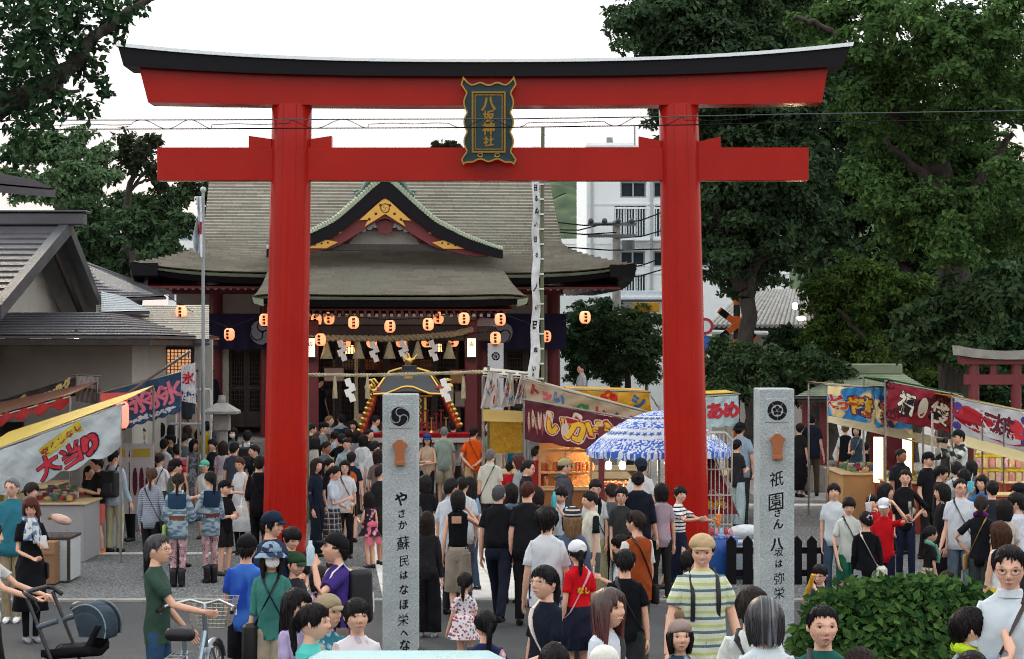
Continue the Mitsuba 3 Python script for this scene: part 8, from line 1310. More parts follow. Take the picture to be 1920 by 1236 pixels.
# ---------------------------------------------------------------- the crowd: u, v of the top of the head, height, facing | kind | hair | top | bottom | arms | label | things worn and carried
crowd('''
22,895,1.68,5,s=152|m|short:g|tee:#2f6f80|pants:#8f8168|ddn|grey-haired man in a teal t-shirt behind the woman in black at the left|glasses:#888;shoes:#ddd
58,930,1.58,25,s=163,pitch=22|f|long:r|sdress:#15161a:.22|leggings:#141416|fFn|woman in a long black dress and patterned scarf looking at her phone|scarf:@scarf_print;phone:#d8d8d8:l:white smartphone held by the woman in black with the scarf;shoes:#75787c;bagl:#17171a:black shoulder bag of the woman in black with the scarf
215,843,1.70,165,hyaw=-40|m|short:k|long:#a9bccb|pants:#b3b394|pds|man in a pale blue shirt and cream trousers with a big backpack|backpack:#18191d:#22242a:big black backpack on the man in cream trousers;shoes:#222
166,872,1.62,60,s=112|f|short:k|tee:#1b1b20|wide:#1a1b26|rrs|person in wide black trousers leaning into the draw stall|shoes:#cfc8c0
187,856,1.70,-60,s=114|m|short:d|tee:#1c1c20|shorts:#d0685c|ffs|man in salmon shorts and orange shoes at the draw stall|shoes:#d97a35
60,905,1.6,60,s=130|m|curly:d|tee:#3a4048|pants:#333|dds|dark-haired stall keeper behind the counter at the left|
266,801,1.60,70|f|medium:r|long:#141418|skirt:#16161a:.12|fds|red-haired woman in long black clothes near the red lantern|
281,793,1.72,150|m|short:k|shirt:#c9ccd0|pants:#333|dds|man in a white shirt seen from behind near the red lantern|
301,792,1.62,180|f|medium:k|tee:@floral_pale|pants:#444|dds|woman in a pale blue flowered blouse seen from behind at the left|
321,795,1.64,170|m|bob:k|tee:#33363c|pants:#222|dds|person in dark grey with bobbed hair right of the flowered blouse|
331,788,1.64,10|m|bald:w|tee:#5a6468|pants:#333|dds|white-haired old man facing us below the blue ice banner|
321,814,1.66,-70|m|short:k|tee:#33443c|pants:#333|dds|man in a black flat cap and green shirt in profile at the left|flatcap:#17181c
351,797,1.60,180|f|medium:d|tee:#c6c8cc|skirt:#555:.25|dds|woman in white with a thin black bag strap seen from behind|bagr:#222:small black bag of the woman in white below the stone lantern
369,805,1.64,180|m|short:k|shirt:#6f8cb8|pants:#333|dds|man in a periwinkle blue shirt seen from behind|
388,789,1.68,175|m|short:k|tee:#c9a81e|pants:#333|dds|man in a bright yellow t-shirt seen from behind at the left|
402,786,1.72,-60|m|short:k|polo:#4a5458|pants:#222|dds|dark-haired man looking left beside the yellow t-shirt|
423,776,1.74,-85|m|short:k|polo:#17181c|pants:#222|dds|man in a black polo in profile below the stone lantern cap|
438,801,1.58,-5|f|medium:k|tee:#5c6a6c|skirt:#333:.3|ffs|woman in a white face mask facing us near the left gate pillar|mask:#d9dadb
415,806,1.68,160|m|short:k|tee:#7c8a8c|pants:#333|dds|man in a grey shirt seen from behind left of the masked woman|
398,823,1.60,-40|m|fringe:k|tee:#23282c|pants:#8d8268|dds|youth with a bowl haircut looking left in the left crowd|
363,823,1.60,35|f|bob:k|dress:@swirl_grey:.2|none|ddn|woman with a black bob in a loose grey patterned dress|
333,832,1.60,170|f|short:k|tee:#b52a4a|skirt:#222:.3|dds|person in a crimson-pink top seen from behind at the left|
300,848,1.58,175|f|bun:d|tee:#c9cbd0|skirt:#333:.3|dds|woman with a hair bun and white t-shirt seen from behind|bagl:#1a1a1c:black bag of the woman with the hair bun
278,838,1.52,0|g|tied_:k|tee:#17181c|skirt:#222:.3|dds|smiling girl in black with a white collar facing us|smile
333,860,1.68,110|m|short:k|tee:#3f4a3a|pants:#333|dfs|man in an olive t-shirt and black cap with white letters at the left|cap:#17181d
383,862,1.40,-15|b|short:k|tank:#c9cbca|shorts:#445|sds|boy in a mint green cap and white vest facing us|cap:#5fae92
419,826,1.60,170|f|long:d|tee:#b3a6b4|skirt:#b9b4b0:.2|dds|woman with very long hair in a pale lilac top seen from behind|bagl:#c9c4b8:cream bag on the woman with very long hair
464,806,1.70,180|m|fringe:k|tee:#c9ccce|pants:#222|dds|man in white with a black backpack beside the left gate pillar|backpack:#1c1d20:black backpack on the man in white by the gate pillar
477,833,1.60,-50|f|short:k|tee:#141417|pants:#222|dds|woman in black looking down beside the left gate pillar|
450,856,1.60,-35,pitch=8|f|pony:b|dress:#c9ced2:.24|leggings:#16171a|ffn|woman in a white shirt dress holding a white plastic bag|pbag:#c9cdd0:r:white plastic bag held by the woman in the white shirt dress
488,853,1.74,160|m|short:k|over:#121317|pants:#15161a|dds|man all in black half behind the left gate pillar|bagr:#222:small black bag of the man all in black by the gate pillar
421,900,1.42,50|b|short:k|tee:#17181c|shorts:#222|ffs|boy in a black cap with white letters holding a drink|cap:#14151a;cup:#c9c4b8:l:small drink held by the boy in the black cap
283,876,1.64,170|f|pony:b|long:@stripe_fine|pants:#1a1b20|dds|woman in a finely striped blue-grey shirt seen from behind|bagr:#17181c:black shoulder bag of the woman in the striped shirt
333,886,1.62,178|f|pony:d|happi:@happi:#6a4436|leggings:@leggings|ffn|ponytailed woman in a blue festival coat carrying a green bag|boots:#15151a;patch:#1f3a55:.26:.22:.78;bagl:#8fae62:#c9c9c4:lime green shoulder bag on the woman in the festival coat
394,882,1.62,-150|f|pony:k|happi:@happi:#5c2f30|leggings:@leggings|ffn|woman in a blue festival coat turned to the left, next to her twin|boots:#15151a;patch:#182c42:.26:.24:.78
580,774,1.70,180|m|short:k|tee:#333840|pants:#222|dds|dark-haired man touching the right edge of the left gate pillar|
581,793,1.68,120|m|short:k|tee:#1d2026|pants:#222|dds|man in black looking right just beside the left gate pillar|
606,791,1.68,80|m|short:k|tee:#6a7478|pants:#333|dds|man in a black cap and grey shirt looking right near the left gate pillar|flatcap:#15161a
617,779,1.72,70|m|short:l|tee:#8b8f92|pants:#333|dds|man with light brown hair looking right below the black-dressed woman|
639,775,1.74,175|m|short:k|happi:#7d8f9a:#334|pants:#333|dds|man in a pale denim festival coat with dark back print|patch:#16283c:.28:.2:.72
664,787,1.60,-20|f|bob:k|tee:#b3202a|pants:#333|pps|woman in a red top raising a camera in the crowd|camera:#222:r:small camera raised by the woman in the red top
653,804,1.62,175|f|short:d|tee:#44484e|pants:#222|dds|dark-haired person seen from behind left of the red top|
706,778,1.70,85,s=87|m|fringe:k|tee:#8d9aa6|pants:#333|dds|man in a grey-blue t-shirt in profile beside the amber bells|
695,804,1.66,60|m|short:k|tee:#1b1c20|pants:#222|ffs|young man in a black t-shirt left of the left granite pillar|
681,814,1.62,175|f|bob:k|sdress:#c9cdd1:.25|none|ddn|woman with a bob in a white shirt dress seen from behind|
594,811,1.60,180|f|bob:b|tee:#c3c6c9|pants:#333|dds|woman with a brown bob in white with a thin black strap|bagr:#222:tiny black bag of the woman with the brown bob
611,813,1.58,80|f|medium:r|tee:#3a2c30|skirt:#222:.3|dds|woman with purplish hair in profile behind the ponytailed man|
610,826,1.68,60,tone=tan|m|pony:k|tee:#4a5a66|pants:#333|dds|tanned man with tied hair and a yellow-black bag strap|bagr:#c4a51e:yellow and black bag of the tanned man with tied hair
640,812,1.66,175|m|short:k|tee:#17181c|pants:#222|pds|person in black raising a phone above the crowd|phone:#c98a9a:l:smartphone raised by the person in black
651,820,1.70,-8,pitch=16|m|short:k|shirt:@floral_pale|pants:#333|dds|man in a grey patterned shirt looking down|
658,846,1.58,175|b|short:k|tee:#1b2233|shorts:#222|dds|youth in a navy t-shirt with a round orange back print|patch:#b85a22:.24:.26:.62:o
596,858,1.60,60|f|long:d|long:#1c2436|wide:#1d2230|dds|woman with long dark hair in navy beside the left gate pillar|
616,858,1.58,70|f|pony:k|tee:#1b1c20|skirt:#6a604e:.3|dds|woman in a black t-shirt right of the navy-dressed woman|
622,872,1.58,80|f|pony:k|shirt:#b3c0cf:tuck|skirt:@plaid_dark:.28|Ffn|schoolgirl in a white blouse and pleated plaid skirt holding an ice cream|icecream:#c9c4bc:l:soft ice cream held by the schoolgirl
647,862,1.58,8|f|bob:k|tee:#c3c6ca|pants:#17181c|dds|woman with a dark bob in a white t-shirt facing us behind the schoolgirl|bagl:#1b1c20:small black handbag of the woman with the dark bob;glasses:#888
694,921,1.18,-140|g|medium:k|dress:@floral_pink:.42|none|fdn|little girl in a black and pink flowered dress with a pink sash|sash:#c9647c;shoes:#3a3a44
716,870,1.58,150|f|short:d|tee:#26282c|skirt:#2c2a28:.3|dfs|woman in dark grey partly hidden by the left granite pillar|toy:#9ac96a:l:pale green toy held beside the left granite pillar
638,998,1.55,-70,s=232,pitch=-14|b|short:k|tee:#3d2c72|pants:#7a6c66|pds|boy in a purple t-shirt and black cap drinking from a bottle|cap:#17181c;bottle:#b9cfd9:l:clear water bottle tilted by the boy in purple;backpack:#1a1b20:#c9c9cc:black and white backpack on the boy in purple
801,813,1.60,0|f|medium:d|tank:#b59e88|pants:#1b1c20|ccs|woman in a blue cap and beige sleeveless top with folded arms|cap:#23407c;smile
833,799,1.72,178|m|crop:g|tee:#8fa096|shorts:#b0a890|dds|grey-haired man in a pale mint t-shirt and beige shorts|
850,788,1.72,180,s=87|m|short:k|tee:#c9ccd0|pants:#333|dds|dark-haired man in white before the portable shrine|
861,805,1.60,90|f|short:k|tee:#c9c4c8|pants:#444|dds|dark-haired person in profile between white and orange shirts|
888,800,1.74,178,fat=1.08|m|short:k|tee:#d5541a|shorts:#b09a74|kkw|stout man in a bright orange t-shirt with hands behind his back|bagr:#222:small black bag of the man in orange
917,790,1.70,-60,pitch=-12|m|bald:w|tee:#77867a|pants:#333|dds|white-haired man in glasses looking up to the left|glasses:#333
931,809,1.60,18|f|long:k|tee:#c9c0ae|pants:#333|dds|woman with long black hair in a cream top facing us|
972,792,1.72,180|m|short:k|hoodie:#226a86|pants:#333|dds|man in a teal hooded jacket seen from behind|bagr:#223:dark bag of the man in the teal jacket
920,840,1.70,170,fat=1.06|m|bald:g|shirt:#c3c2b8|pants:#25262c|dds|grey-haired man in a loose white shirt with a black shoulder strap|bagl:#17181c:black shoulder bag of the grey-haired man in white
956,865,1.22,175|b|short:k|tee:#b3202a|shorts:#333|dds|small child in red seen from behind in the middle crowd|
973,852,1.62,-110|f|bob:r|tee:#8f989a|pants:#333|dds|woman with a reddish bob and a grey top in profile|
989,862,1.72,75|m|short:k|polo:#1f2126|pants:#222|dds|young man in glasses and a black shirt looking right|glasses:#222
798,890,1.58,-170|f|bob:k|tee:#17181b|pants:#222|fds|woman with a black bob beside the left granite pillar|
845,896,1.74,155|m|short:k|shirt:#c3cad3|pants:#23252b|dds|tall man in an untucked white shirt behind the cross-back top|
880,893,1.60,-130|f|long:k|shirt:#7f9bb8|jeans:#3a4c60|dds|woman with long black hair in a pale denim shirt|
868,893,1.66,170|m|short:k|tee:#c6cacf|pants:#445|dds|man in white squeezed behind the woman with the cup|
859,918,1.62,172|f|bob:k|tank:#121317:tuck|culotte:#8d8376|dpn|woman in a black cross-back top and khaki culottes holding up a cup|glass:#c9d0d4:r:clear plastic cup held up by the woman in culottes;patch:#b58a74:.12:.09:.86;shoes:#17181a
935,907,1.72,165,fat=1.08|m|bald:m|polo:#17181c:tuck|pants:#1b1e2c|ddw|balding man in a black shirt and navy trousers walking away|
989,902,1.76,175|m|short:r|tee:#1a1b1f|pants:#17181b|dds|tall man with dark red hair in a black t-shirt seen from behind|
801,957,1.60,175,s=160|f|long:d|long:@knit_dots|wide:#15151a|sds|woman with long brown hair in a speckled black knit by the granite pillar|shoes:#b9b9b4
872,1071,1.02,175|g|pony:k|sdress:@print_toddler:.35|none|sdn|toddler in a white dress with rows of coloured prints|shoes:#c4b35a
910,1142,1.12,178|g|pony:k|yukata:@floral_navy:#26305a|none|ccn|small girl in a navy summer kimono with pink flowers|
1055,859,1.70,85|m|short:d|hoodie:#4a4a52|pants:#333|dds|man in a khaki cap and dark grey hooded top in profile|cap:#9a916e;glasses:#222;bagr:#15161a:black sling bag of the man in the khaki cap
1050,911,1.56,-30,pitch=18|f|fringe:k|tee:#c1cbd4|skirt:#1d2434:.25|pfs|girl in white with navy straps drinking from a turquoise bottle|straps:#1d2434;bottle:#3fb0c0:l:turquoise bottle held by the girl with navy straps
1010,911,1.58,-110|f|bob:d|tee:#2a2b30|pants:#222|dds|dark-haired woman looking left behind the curly-haired man|
1116,897,1.66,-5,pitch=16|f|pony:k|tee:#c6cacc|wide:#a09a78|dds|woman in a white t-shirt and khaki trousers with a black bag looking down|bagl:#17181c:black shoulder bag of the woman in khaki trousers
1110,919,1.60,-70|f|pony:k|raglan:#c9c6b8:#1a1b1f|shorts:#4a4c50|dds|girl in a cream and black raglan shirt in profile|
1196,882,1.76,178|m|bun:k|over:#191c28|pants:#222|dds|man with a small hair bun in a dark navy shirt seen from behind|
1201,858,1.76,175|m|short:k|tee:#c3c4c3|shorts:#17181b|dds|man in a blue-black cap and loose white t-shirt seen from behind|bcap:#1c2836
1165,911,1.58,0|f|fringe:k|tee:#333|pants:#333|dds|face with glasses peeping between two shirts by the squid stall|glasses:#333
1025,950,1.78,176,s=203|m|curly:k|tee:#c9cdd2|jeans:#23457a|dds|curly-haired man in a white t-shirt and blue jeans seen from behind|
1074,950,1.64,162|f|medium:l|long:#4c5a70|pants:#2a2d36|dds|long-haired woman in a striped knit cap and slate blue shirt|beanie:@beanie_stripe
1083,1012,1.48,-150,s=205|g|pony:k|polo:#c3141e|skirt:#191c2c:.3|dds|girl in a white cap and red polo shirt with a long ponytail|cap:#d6d6da;ptext:#c9a92c:なし:.07:.6:1;oneStrap:#c99aa6:-1;bottle:#b9a8cf:r:lilac flask hanging at the red polo girl
1193,956,1.64,-145|m|short:d|vest:#8c3f1c:#c9c9c6|pants:#443|dds|short-haired person in a rust orange waistcoat over white|bagr:#2a2a2a:brown shoulder bag of the person in the rust waistcoat
1161,1001,1.40,-95,s=178|b|fringe:k|tee:#c3cdd2|shorts:#333|fds|boy in white with a dark strap holding a paper bag in profile|straps:#1f3a3c;wallet:#c9c4ba:l:white paper packet held by the boy in profile
1172,1027,1.52,178,s=222|b|short:k|tee:#121317|wide:#2a2b30|dds|boy in a baggy black t-shirt and cropped trousers seen from behind|oneStrap:#2a2b2f:1
1270,910,1.50,65,hyaw=-40|g|fringe:k|tee:@stripe_marine|skirt:#191d30:.12|xxw|smiling girl in a navy-striped shirt and navy skirt holding an orange drink|smile;cup:#d9782a:l:orange drink in a clear cup held by the striped girl;shoes:#1b1b1e
1016,1057,1.62,-55,s=285|f|pony:k|tee:#161b2a|pants:#1b1d26|Fds|woman in glasses and a navy V-neck holding a phone in the foreground|glasses:#c0b8b0;phone:#222428:r:dark smartphone held by the woman in the navy V-neck;bagl:#b58a92:#c9bfb4:dusty pink purse hanging on the woman in the navy V-neck
1137,1099,1.58,50,s=330|f|long:b|tee:#c9cdd6|jeans:#333|dds|woman with long pink-tipped brown hair in a white t-shirt in the foreground|ombre;bagr:#1c1c1e:black sling bag of the woman with pink-tipped hair;fpatch:#b04a62:.08:.05:.5
1039,1203,1.2,175,s=330|b|bob:k|tee:#4a5060|shorts:#333|dds|dark-haired child cut off by the bottom edge below the navy V-neck|
1135,1211,1.2,-170,s=350|g|bob:k|tee:#7a8090|shorts:#333|dds|child in a white round hat cut off by the bottom edge|bucket:#d4d3c8
1288,1030,1.62,150,s=200|m|short:k|long:#1a1c28|pants:#7c6e58|dds|person in dark navy hidden behind the green-striped man|bagl:#8f7f66:beige bag of the person behind the green-striped man
1318,1000,1.72,8,s=264,pitch=9,hyaw=-14,fat=1.06|m|short:d|tee:@stripe_green|pants:#191b2c|ssn|smiling man in a beige flat cap and green striped t-shirt|flatcap:#b39a78;straps:#1a1a1c;smile
1275,1160,.98,-5,s=292|g|bob:k|tee:@tie_dye|shorts:#2a3a50|sdn|toddler in a pompom cap and blue tie-dye shirt holding the man's hand|bcap:#8f7d76;pompom:#75604f
1410,1098,1.52,165,s=330|b|fringe:d|tee:#c9cdc9|shorts:#333|dds|boy in white with a green collar and wide black strap seen from behind|oneStrap:#15161a:1
1435,1118,1.58,178,s=372|f|bob:k|tee:#c9d3d8|jeans:#333|dds|grey-streaked short-haired woman in white seen from behind in the foreground|streak
1543,1128,1.40,-10,s=362|b|crop:k|tee:#1f5a54|shorts:#333|dds|crop-haired boy in a dark green t-shirt facing us in front of the hedge|bagl:#333:dark bag strap and bag of the boy in dark green
1612,1213,1.2,170,s=370|b|bob:d|tee:#444|shorts:#333|dds|dark head cut off by the bottom edge beside the boy in dark green|
1828,1136,1.42,95,s=350|b|fringe:k|tee:#8593a6|shorts:#333|uus|boy with a neon yellow collar raising a hand to his ear|scarf:#b3d02a
1822,1218,1.2,180,s=380|b|bob:k|tee:#444|shorts:#333|dds|dark head cut off by the bottom edge below the raised arm|
1893,1020,1.72,-14,s=352|m|short:k|shirt:#c3cdd4|pants:#1d2230|dds|man in glasses and a white shirt with a brown strap at the lower right|glasses:#9a948c;oneStrap:#3a2a26:1
1564,905,1.56,-14|g|fringe:k|tee:#c3cbd0|jeans:#3a4c60|dds|thin girl in a long white t-shirt right of the right granite pillar|
1590,930,1.52,8,pitch=14|g|tied_:k|tee:#bfc5be|shorts:#1f5a48|dds|girl in a white t-shirt and green shorts looking down|bagl:#1c1c20:black sling bag of the girl in green shorts
1624,957,1.44,176|g|bun:k|long:#131419|shorts:#868a90|dds|girl in black with a flower in her hair seen from behind|flower:#c9a8ae;tote:#c9c5bb:cream cloth bag on the girl with the hair flower
1658,933,1.50,-12|g|pony:k|polo:#b8141e|pants:#191c2c|uds|girl in a white cap and red polo shirt facing us|cap:#d3d5da
1662,905,1.56,70|g|bob:k|polo:#a31620|pants:#1d2030|fds|girl with a dark bob in red holding a grey fan|fan:#8f8d86:l:grey round hand fan held by the girl in red
1636,927,1.34,-5|g|fringe:k|tee:#b3202a|shorts:#333|pps|small child in red lifting a cup before the terrace|cup:#c9c9c9:r:white cup lifted by the small child in red
1698,880,1.62,0|f|short:k|over:#17181c|pants:#1a2034|hds|short-haired woman in a black sweater with a hand on her hip|fan:#a8a296:l:pale fan dangling from the woman in the black sweater
1690,840,1.74,28,tone=tan|m|crop:k|polo:#1d1e24|pants:#222|dds|tanned young man in a black polo behind the woman in the sweater|
1742,847,1.72,40|m|short:k|tee:#15161b|pants:#222|dds|man in a black and red cap with headphones on his neck|cap:#1b1620;ptext:#8f1c24:ノ:.05:1.2:-1
1799,805,1.74,-70,base=.3|m|short:k|hoodie:@camo_white|pants:#333|pps|man in a white and black jacket photographing to the left|cap:#16211c;camera:#1a1a1c:l:black camera of the man in the white and black jacket
1793,864,1.66,178|m|short:k|tee:#b9bfc4|pants:#333|dds|dark-haired person in white seen from behind near the prize rack|bagr:#17181c:black bag of the person in white near the prize rack
1822,862,1.58,175|f|bob:k|tee:#5a5f66|pants:#333|dds|rounded dark bob seen from behind against the prize rack|
1760,872,1.58,80|b|fringe:k|tee:#17181c|shorts:#333|dds|youth with a bowl haircut and black t-shirt looking right|
1807,878,1.66,170|m|fringe:k|tee:#7a8086|pants:#333|dds|tousled dark head behind the bespectacled youth in white|
1766,905,1.60,-80|f|bob:k|vest:#17181c:#c6c9cd|pants:#17181c|dds|woman with a bob in a black pinafore over white looking left|
1800,896,1.70,-8|m|short:k|tee:#c6cbd2|jeans:#5a6878|dds|young man in black-rimmed glasses and a white t-shirt facing us|glasses:#15151a;bagl:#17181c:black bag of the young man in black-rimmed glasses
1840,890,1.58,-35|f|medium:k|tee:#3f6fa8|skirt:#1b1d28:.25|dps|girl in a blue top drinking from a turquoise cup|cup:#4fb0c4:r:turquoise cup at the mouth of the girl in blue
1840,927,1.60,155|f|pony:d|tee:#1b1c22|wide:#3a4340|hhn|woman in black with a purple neckerchief and a hand on her hip|scarf:#5a2468;bagl:#a88a58:straw shoulder bag of the woman with the neckerchief
1873,976,1.56,-150,s=192|f|medium:b|tank:#c9ccce|skirt:#c2a93a:.2|dds|woman with straight chestnut hair in white and yellow at the right|
1912,923,1.66,-120|m|fringe:k|tee:#c9cdd6|pants:#333|fds|young man in white looking at his phone at the right edge|phone:#1a1a1e:l:dark smartphone of the young man at the right edge
1911,905,1.66,-150|m|short:k|tee:#55585e|pants:#222|dds|man in a black cap and grey shirt at the right edge|cap:#191a1e
1740,984,1.18,110|g|pony:k|tee:#17181c|skirt:@plaid_beige:.3|dds|little girl in black with a beige plaid skirt in profile|scarf:#6fa08c
1776,1068,1.12,60,s=190|b|short:d|tee:#444|shorts:#333|dds|small bespectacled child peering over the hedge|glasses:#444
1522,775,1.74,170,base=.16,s=87|m|short:k|polo:#1d2330|pants:#5c4c40|ddw|man in a navy shirt and brown trousers on the stone terrace|
1499,793,1.60,150,base=.16|f|short:k|tee:#222|skirt:#15161a:.1|dds|woman in a long black skirt half behind the navy-shirted man|
1585,793,1.60,172,base=.16|f|bun:l|vest:#17181c:#c6c9cc|wide:#1d1e22|dds|woman in white with black dungarees seen from behind on the terrace|
1606,796,1.62,-10,base=.16|f|bob:k|tank:#3a4a5c|wide:#8d989c|dfs|woman with a dark bob in a denim top and pale trousers on the terrace|bagr:#8a7c66:beige shoulder bag of the woman in the denim top
1624,829,1.20,172,base=.16|b|short:k|tee:#171b28|shorts:#4f6b88|dds|small child in navy and denim shorts on the terrace|
1383,823,1.60,140,s=100|f|bun:k|tee:#2a2c30|wide:#9fb4bc|dfs|woman in dark grey and pale wide jeans left of the right granite pillar|toy:#c98aa0:l:pink toy held beside the right granite pillar
1388,792,1.62,160,s=98|m|short:k|tee:#8aa0b4|pants:#333|dds|person in a dark hat behind the woman in pale jeans|bucket:#17161a
395,689,1.74,0,base=1.08,s=74.8|m|short:k|long:#1b1e28|pants:#1b1d24|dds|young man in a dark suit on the shrine terrace at the left|fpatch:#b9bcc0:.14:.4:.62
602,708,1.58,50,base=1.08,s=74.8|f|bun:k|tee:#16171c|skirt:#15161b:.2|dds|woman in a black dress standing on the shrine terrace|ptext:#b9b4ae:へ:.06:.98:-1
1088,682,1.70,-70,base=1.15,s=74.8|m|short:k|shirt:#b9c0c6|pants:#333|dds|man in a white shirt in profile above the yellow stall|
207,704,1.60,-30,base=1.12,s=88|f|bun:d|tee:#333|pants:#333|dds|dark-haired woman behind the side cloth at the left|
186,712,1.60,-60,base=1.12,s=88|f|fringe:k|long:#a82a3a|pants:#333|dds|person in a crimson top bending behind the ice stall|
352,708,1.66,0,base=1.12,s=88|m|short:k|tee:#333a44|wide:#8a7a6c|dds|person with baggy beige trousers half hidden by the ice flag|
970,698,1.56,-20,base=1.08,s=74.8|f|long:k|tee:#444|pants:#333|dds|woman whose face peeps over the hanging white cloths|
298,1000,1.70,90,s=240|m|short:m|tee:#33493f|jeans:#2f4a66|wrs|man in glasses and a dark green t-shirt wheeling a bicycle|glasses:#b5b0a4
-22,975,1.60,85,s=232|f|long:r|tee:#c3c4c2|pants:#222|rrs|woman in white pushing the stroller, cut off by the left edge|
515,958,1.74,60,s=205,fat=1.06,hyaw=5|m|fringe:k|tee:#223248|pants:#333|wds|man in a dark navy cap and navy t-shirt looking right|cap:#1b2638
508,1016,1.58,0,s=228|f|medium:d|over:#3f7a72|wide:#a89c8a|dds|woman in a white mask, patterned bucket hat and sage green top|bucket:@bucket_print;mask:#dcdcda;tote:#17181b:long black tote of the woman in the bucket hat;oneStrap:#1f2a38:-1
462,1001,1.42,165,s=220|b|short:k|tee:@jersey_blue|shorts:#15161a|dds|boy in a bright blue sports shirt and black shorts at the left|cap:#15161a
545,985,1.60,30,pitch=22,s=190|f|tied_:k|tee:#15161a|pants:#222|Ffs|smiling woman with a fringe in black bending to look down|smile;stick:#d9d4c8:l:white food stick held by the smiling woman
548,1033,1.15,60,s=205|b|short:k|tee:#26282c|shorts:#333|dds|small child in a dark green cap below the smiling woman|cap:#27402c
560,1100,1.28,55,s=290,pitch=10|g|long:k|tee:#a99cc0|skirt:#8a7aa8:.3|ffs|girl with long loose hair in lilac looking down|
580,1127,1.22,75,s=320,hyaw=10|g|pony:k|tee:#52b8b0|shorts:#333|dds|girl with a black ponytail in a turquoise t-shirt|oneStrap:#9a8a74:1
618,1113,1.10,35,s=292|g|bob:k|sdress:@aloha:.35|none|ddn|little girl in a khaki cap and blue tropical print|cap:#94866c
670,1117,1.25,0,s=302|g|tied_:k|yukata:@yukata_white:#b9a8c0|none|FFn|child with a fringe in a white summer kimono facing us|wallet:#c9c0d2:r:clear lilac toy bag held by the child in the white kimono
600,1060,1.10,-170,s=215|g|bob:d|tee:@floral_navy|shorts:#333|dds|small child half hidden between the purple shirt and the smiling woman|
1540,1055,1.12,-45,s=190,pitch=12|g|pony:k|tee:#22324c|shorts:#222|pds|girl in glasses biting grilled corn beside the right granite pillar|glasses:#999;corn:#c9962a:l:cob of grilled corn held by the girl in glasses
745,786,1.66,170,s=89|m|short:k|tee:#5a6a74|pants:#333|dds|man seen from behind in the gap left of the red offering table|
676,770,1.68,-20|m|short:k|tee:#30343a|pants:#222|dds|dark-haired man facing us at the back of the crowd|
1008,835,1.66,150|m|short:k|tee:#8f2a30|pants:#222|dds|man in dark red behind the man in the teal jacket|
1146,905,1.60,170|m|short:d|tee:#555a60|pants:#333|dds|dark head seen from behind before the squid stall bulbs|
1240,905,1.58,-160|f|bob:k|tee:#a38f9a|pants:#222|dds|dark-haired woman in mauve seen from behind beside the right gate pillar|
708,842,1.62,160|f|bob:d|tee:#6c5f5a|pants:#333|dds|brown-haired woman seen from behind just left of the left granite pillar|
590,818,1.64,160|f|bob:k|tee:#b9b4ae|pants:#222|dds|woman in pale beige seen from behind just right of the left gate pillar|
628,806,1.66,175|m|short:k|tee:#9fb0c0|pants:#222|dds|man in light blue seen from behind under the festival coat with dark print|
668,806,1.62,170|f|long:k|tee:#8d8f94|pants:#222|dds|long-haired woman in grey seen from behind below the red top|
700,826,1.64,150|m|short:k|tee:#c3c6c8|pants:#222|dds|man in white looking away left of the left granite pillar top|
960,905,1.60,-150|f|medium:k|tee:#5a6878|pants:#222|dds|woman in blue-grey seen from behind right of the balding man|
770,905,1.62,160|f|bob:d|tee:#4d4a4c|pants:#222|dds|brown bob just showing behind the left granite pillar|
310,822,1.62,150|m|short:k|tee:#b9bec2|pants:#222|dds|dark-haired man in pale grey seen from behind right of the smiling girl in black|
245,845,1.58,-30|g|bob:k|tee:#3a3036|pants:#222|dds|girl in dark plum left of the smiling girl in black|
345,812,1.62,165|f|bun:k|tee:#5f6a70|pants:#222|dds|woman with a small bun in blue-grey behind the black flat cap|
440,828,1.62,170|m|short:k|tee:#3d4650|pants:#222|dds|man in steel blue seen from behind beside the very long hair|
1860,900,1.62,170|m|short:k|tee:#2c2f36|pants:#222|dds|dark-haired man seen from behind before the red counter|
1880,935,1.60,-160|f|bob:k|tee:#b9b0a6|pants:#222|dds|dark bob over a beige top behind the purple neckerchief|
560,800,1.66,170|m|short:k|tee:#44505a|pants:#333|dds|man hidden mostly behind the left gate pillar|
''')
# ---------------------------------------------------------------- foreground things
def tor(c, R, r, n=36, m=8, M=np.eye(4)):
    a = np.linspace(0, 2 * PI, n + 1)[:-1]; b = np.arange(m) * 2 * PI / m
    v = np.array([[[0, (R + r * math.cos(q)) * math.cos(p), (R + r * math.cos(q)) * math.sin(p)] + np.array([r * math.sin(q), 0, 0]) for q in b] for p in a]); v = np.vstack([v, v[:1]])
    vv, ff = loft(v, False); return app((vv + np.array(c), ff), M)
by = thing('bicycle', 'silver bicycle with a wire front basket wheeled by the man in green', 'bicycle')
d = 16.3; bx_ = (359 - CX) * d / F; MB = TR(bx_, d, gz(d)) @ RZ(-6)   # forward = +y
G = lambda nm, m, mt, c, sm=50, par=by: put(f'{par}__{nm}', m, mt, c, sm, M=MB)
for nm, y in (('rear_wheel', -.38), ('front_wheel', .70)):
    k = G(nm, tor((0, y, .33), .315, .018), 'leather', '#16161a'); put(k + '__rim', tor((0, y, .33), .295, .010), 'metal', '#b5b8ba', 60, M=MB); put(k + '__hub', app(tube([[-.05, 0, 0], [.05, 0, 0]], .025, 10), TR(0, y, .33)), 'metal', '#aaa', 60, M=MB)
    for i in range(18): a = i * PI / 9; put(k + '__spoke', tube([[.02 * (-1) ** i, y, .33], [0, y + .29 * math.cos(a), .33 + .29 * math.sin(a)]], .0022, 4), 'metal', '#ccc', M=MB)
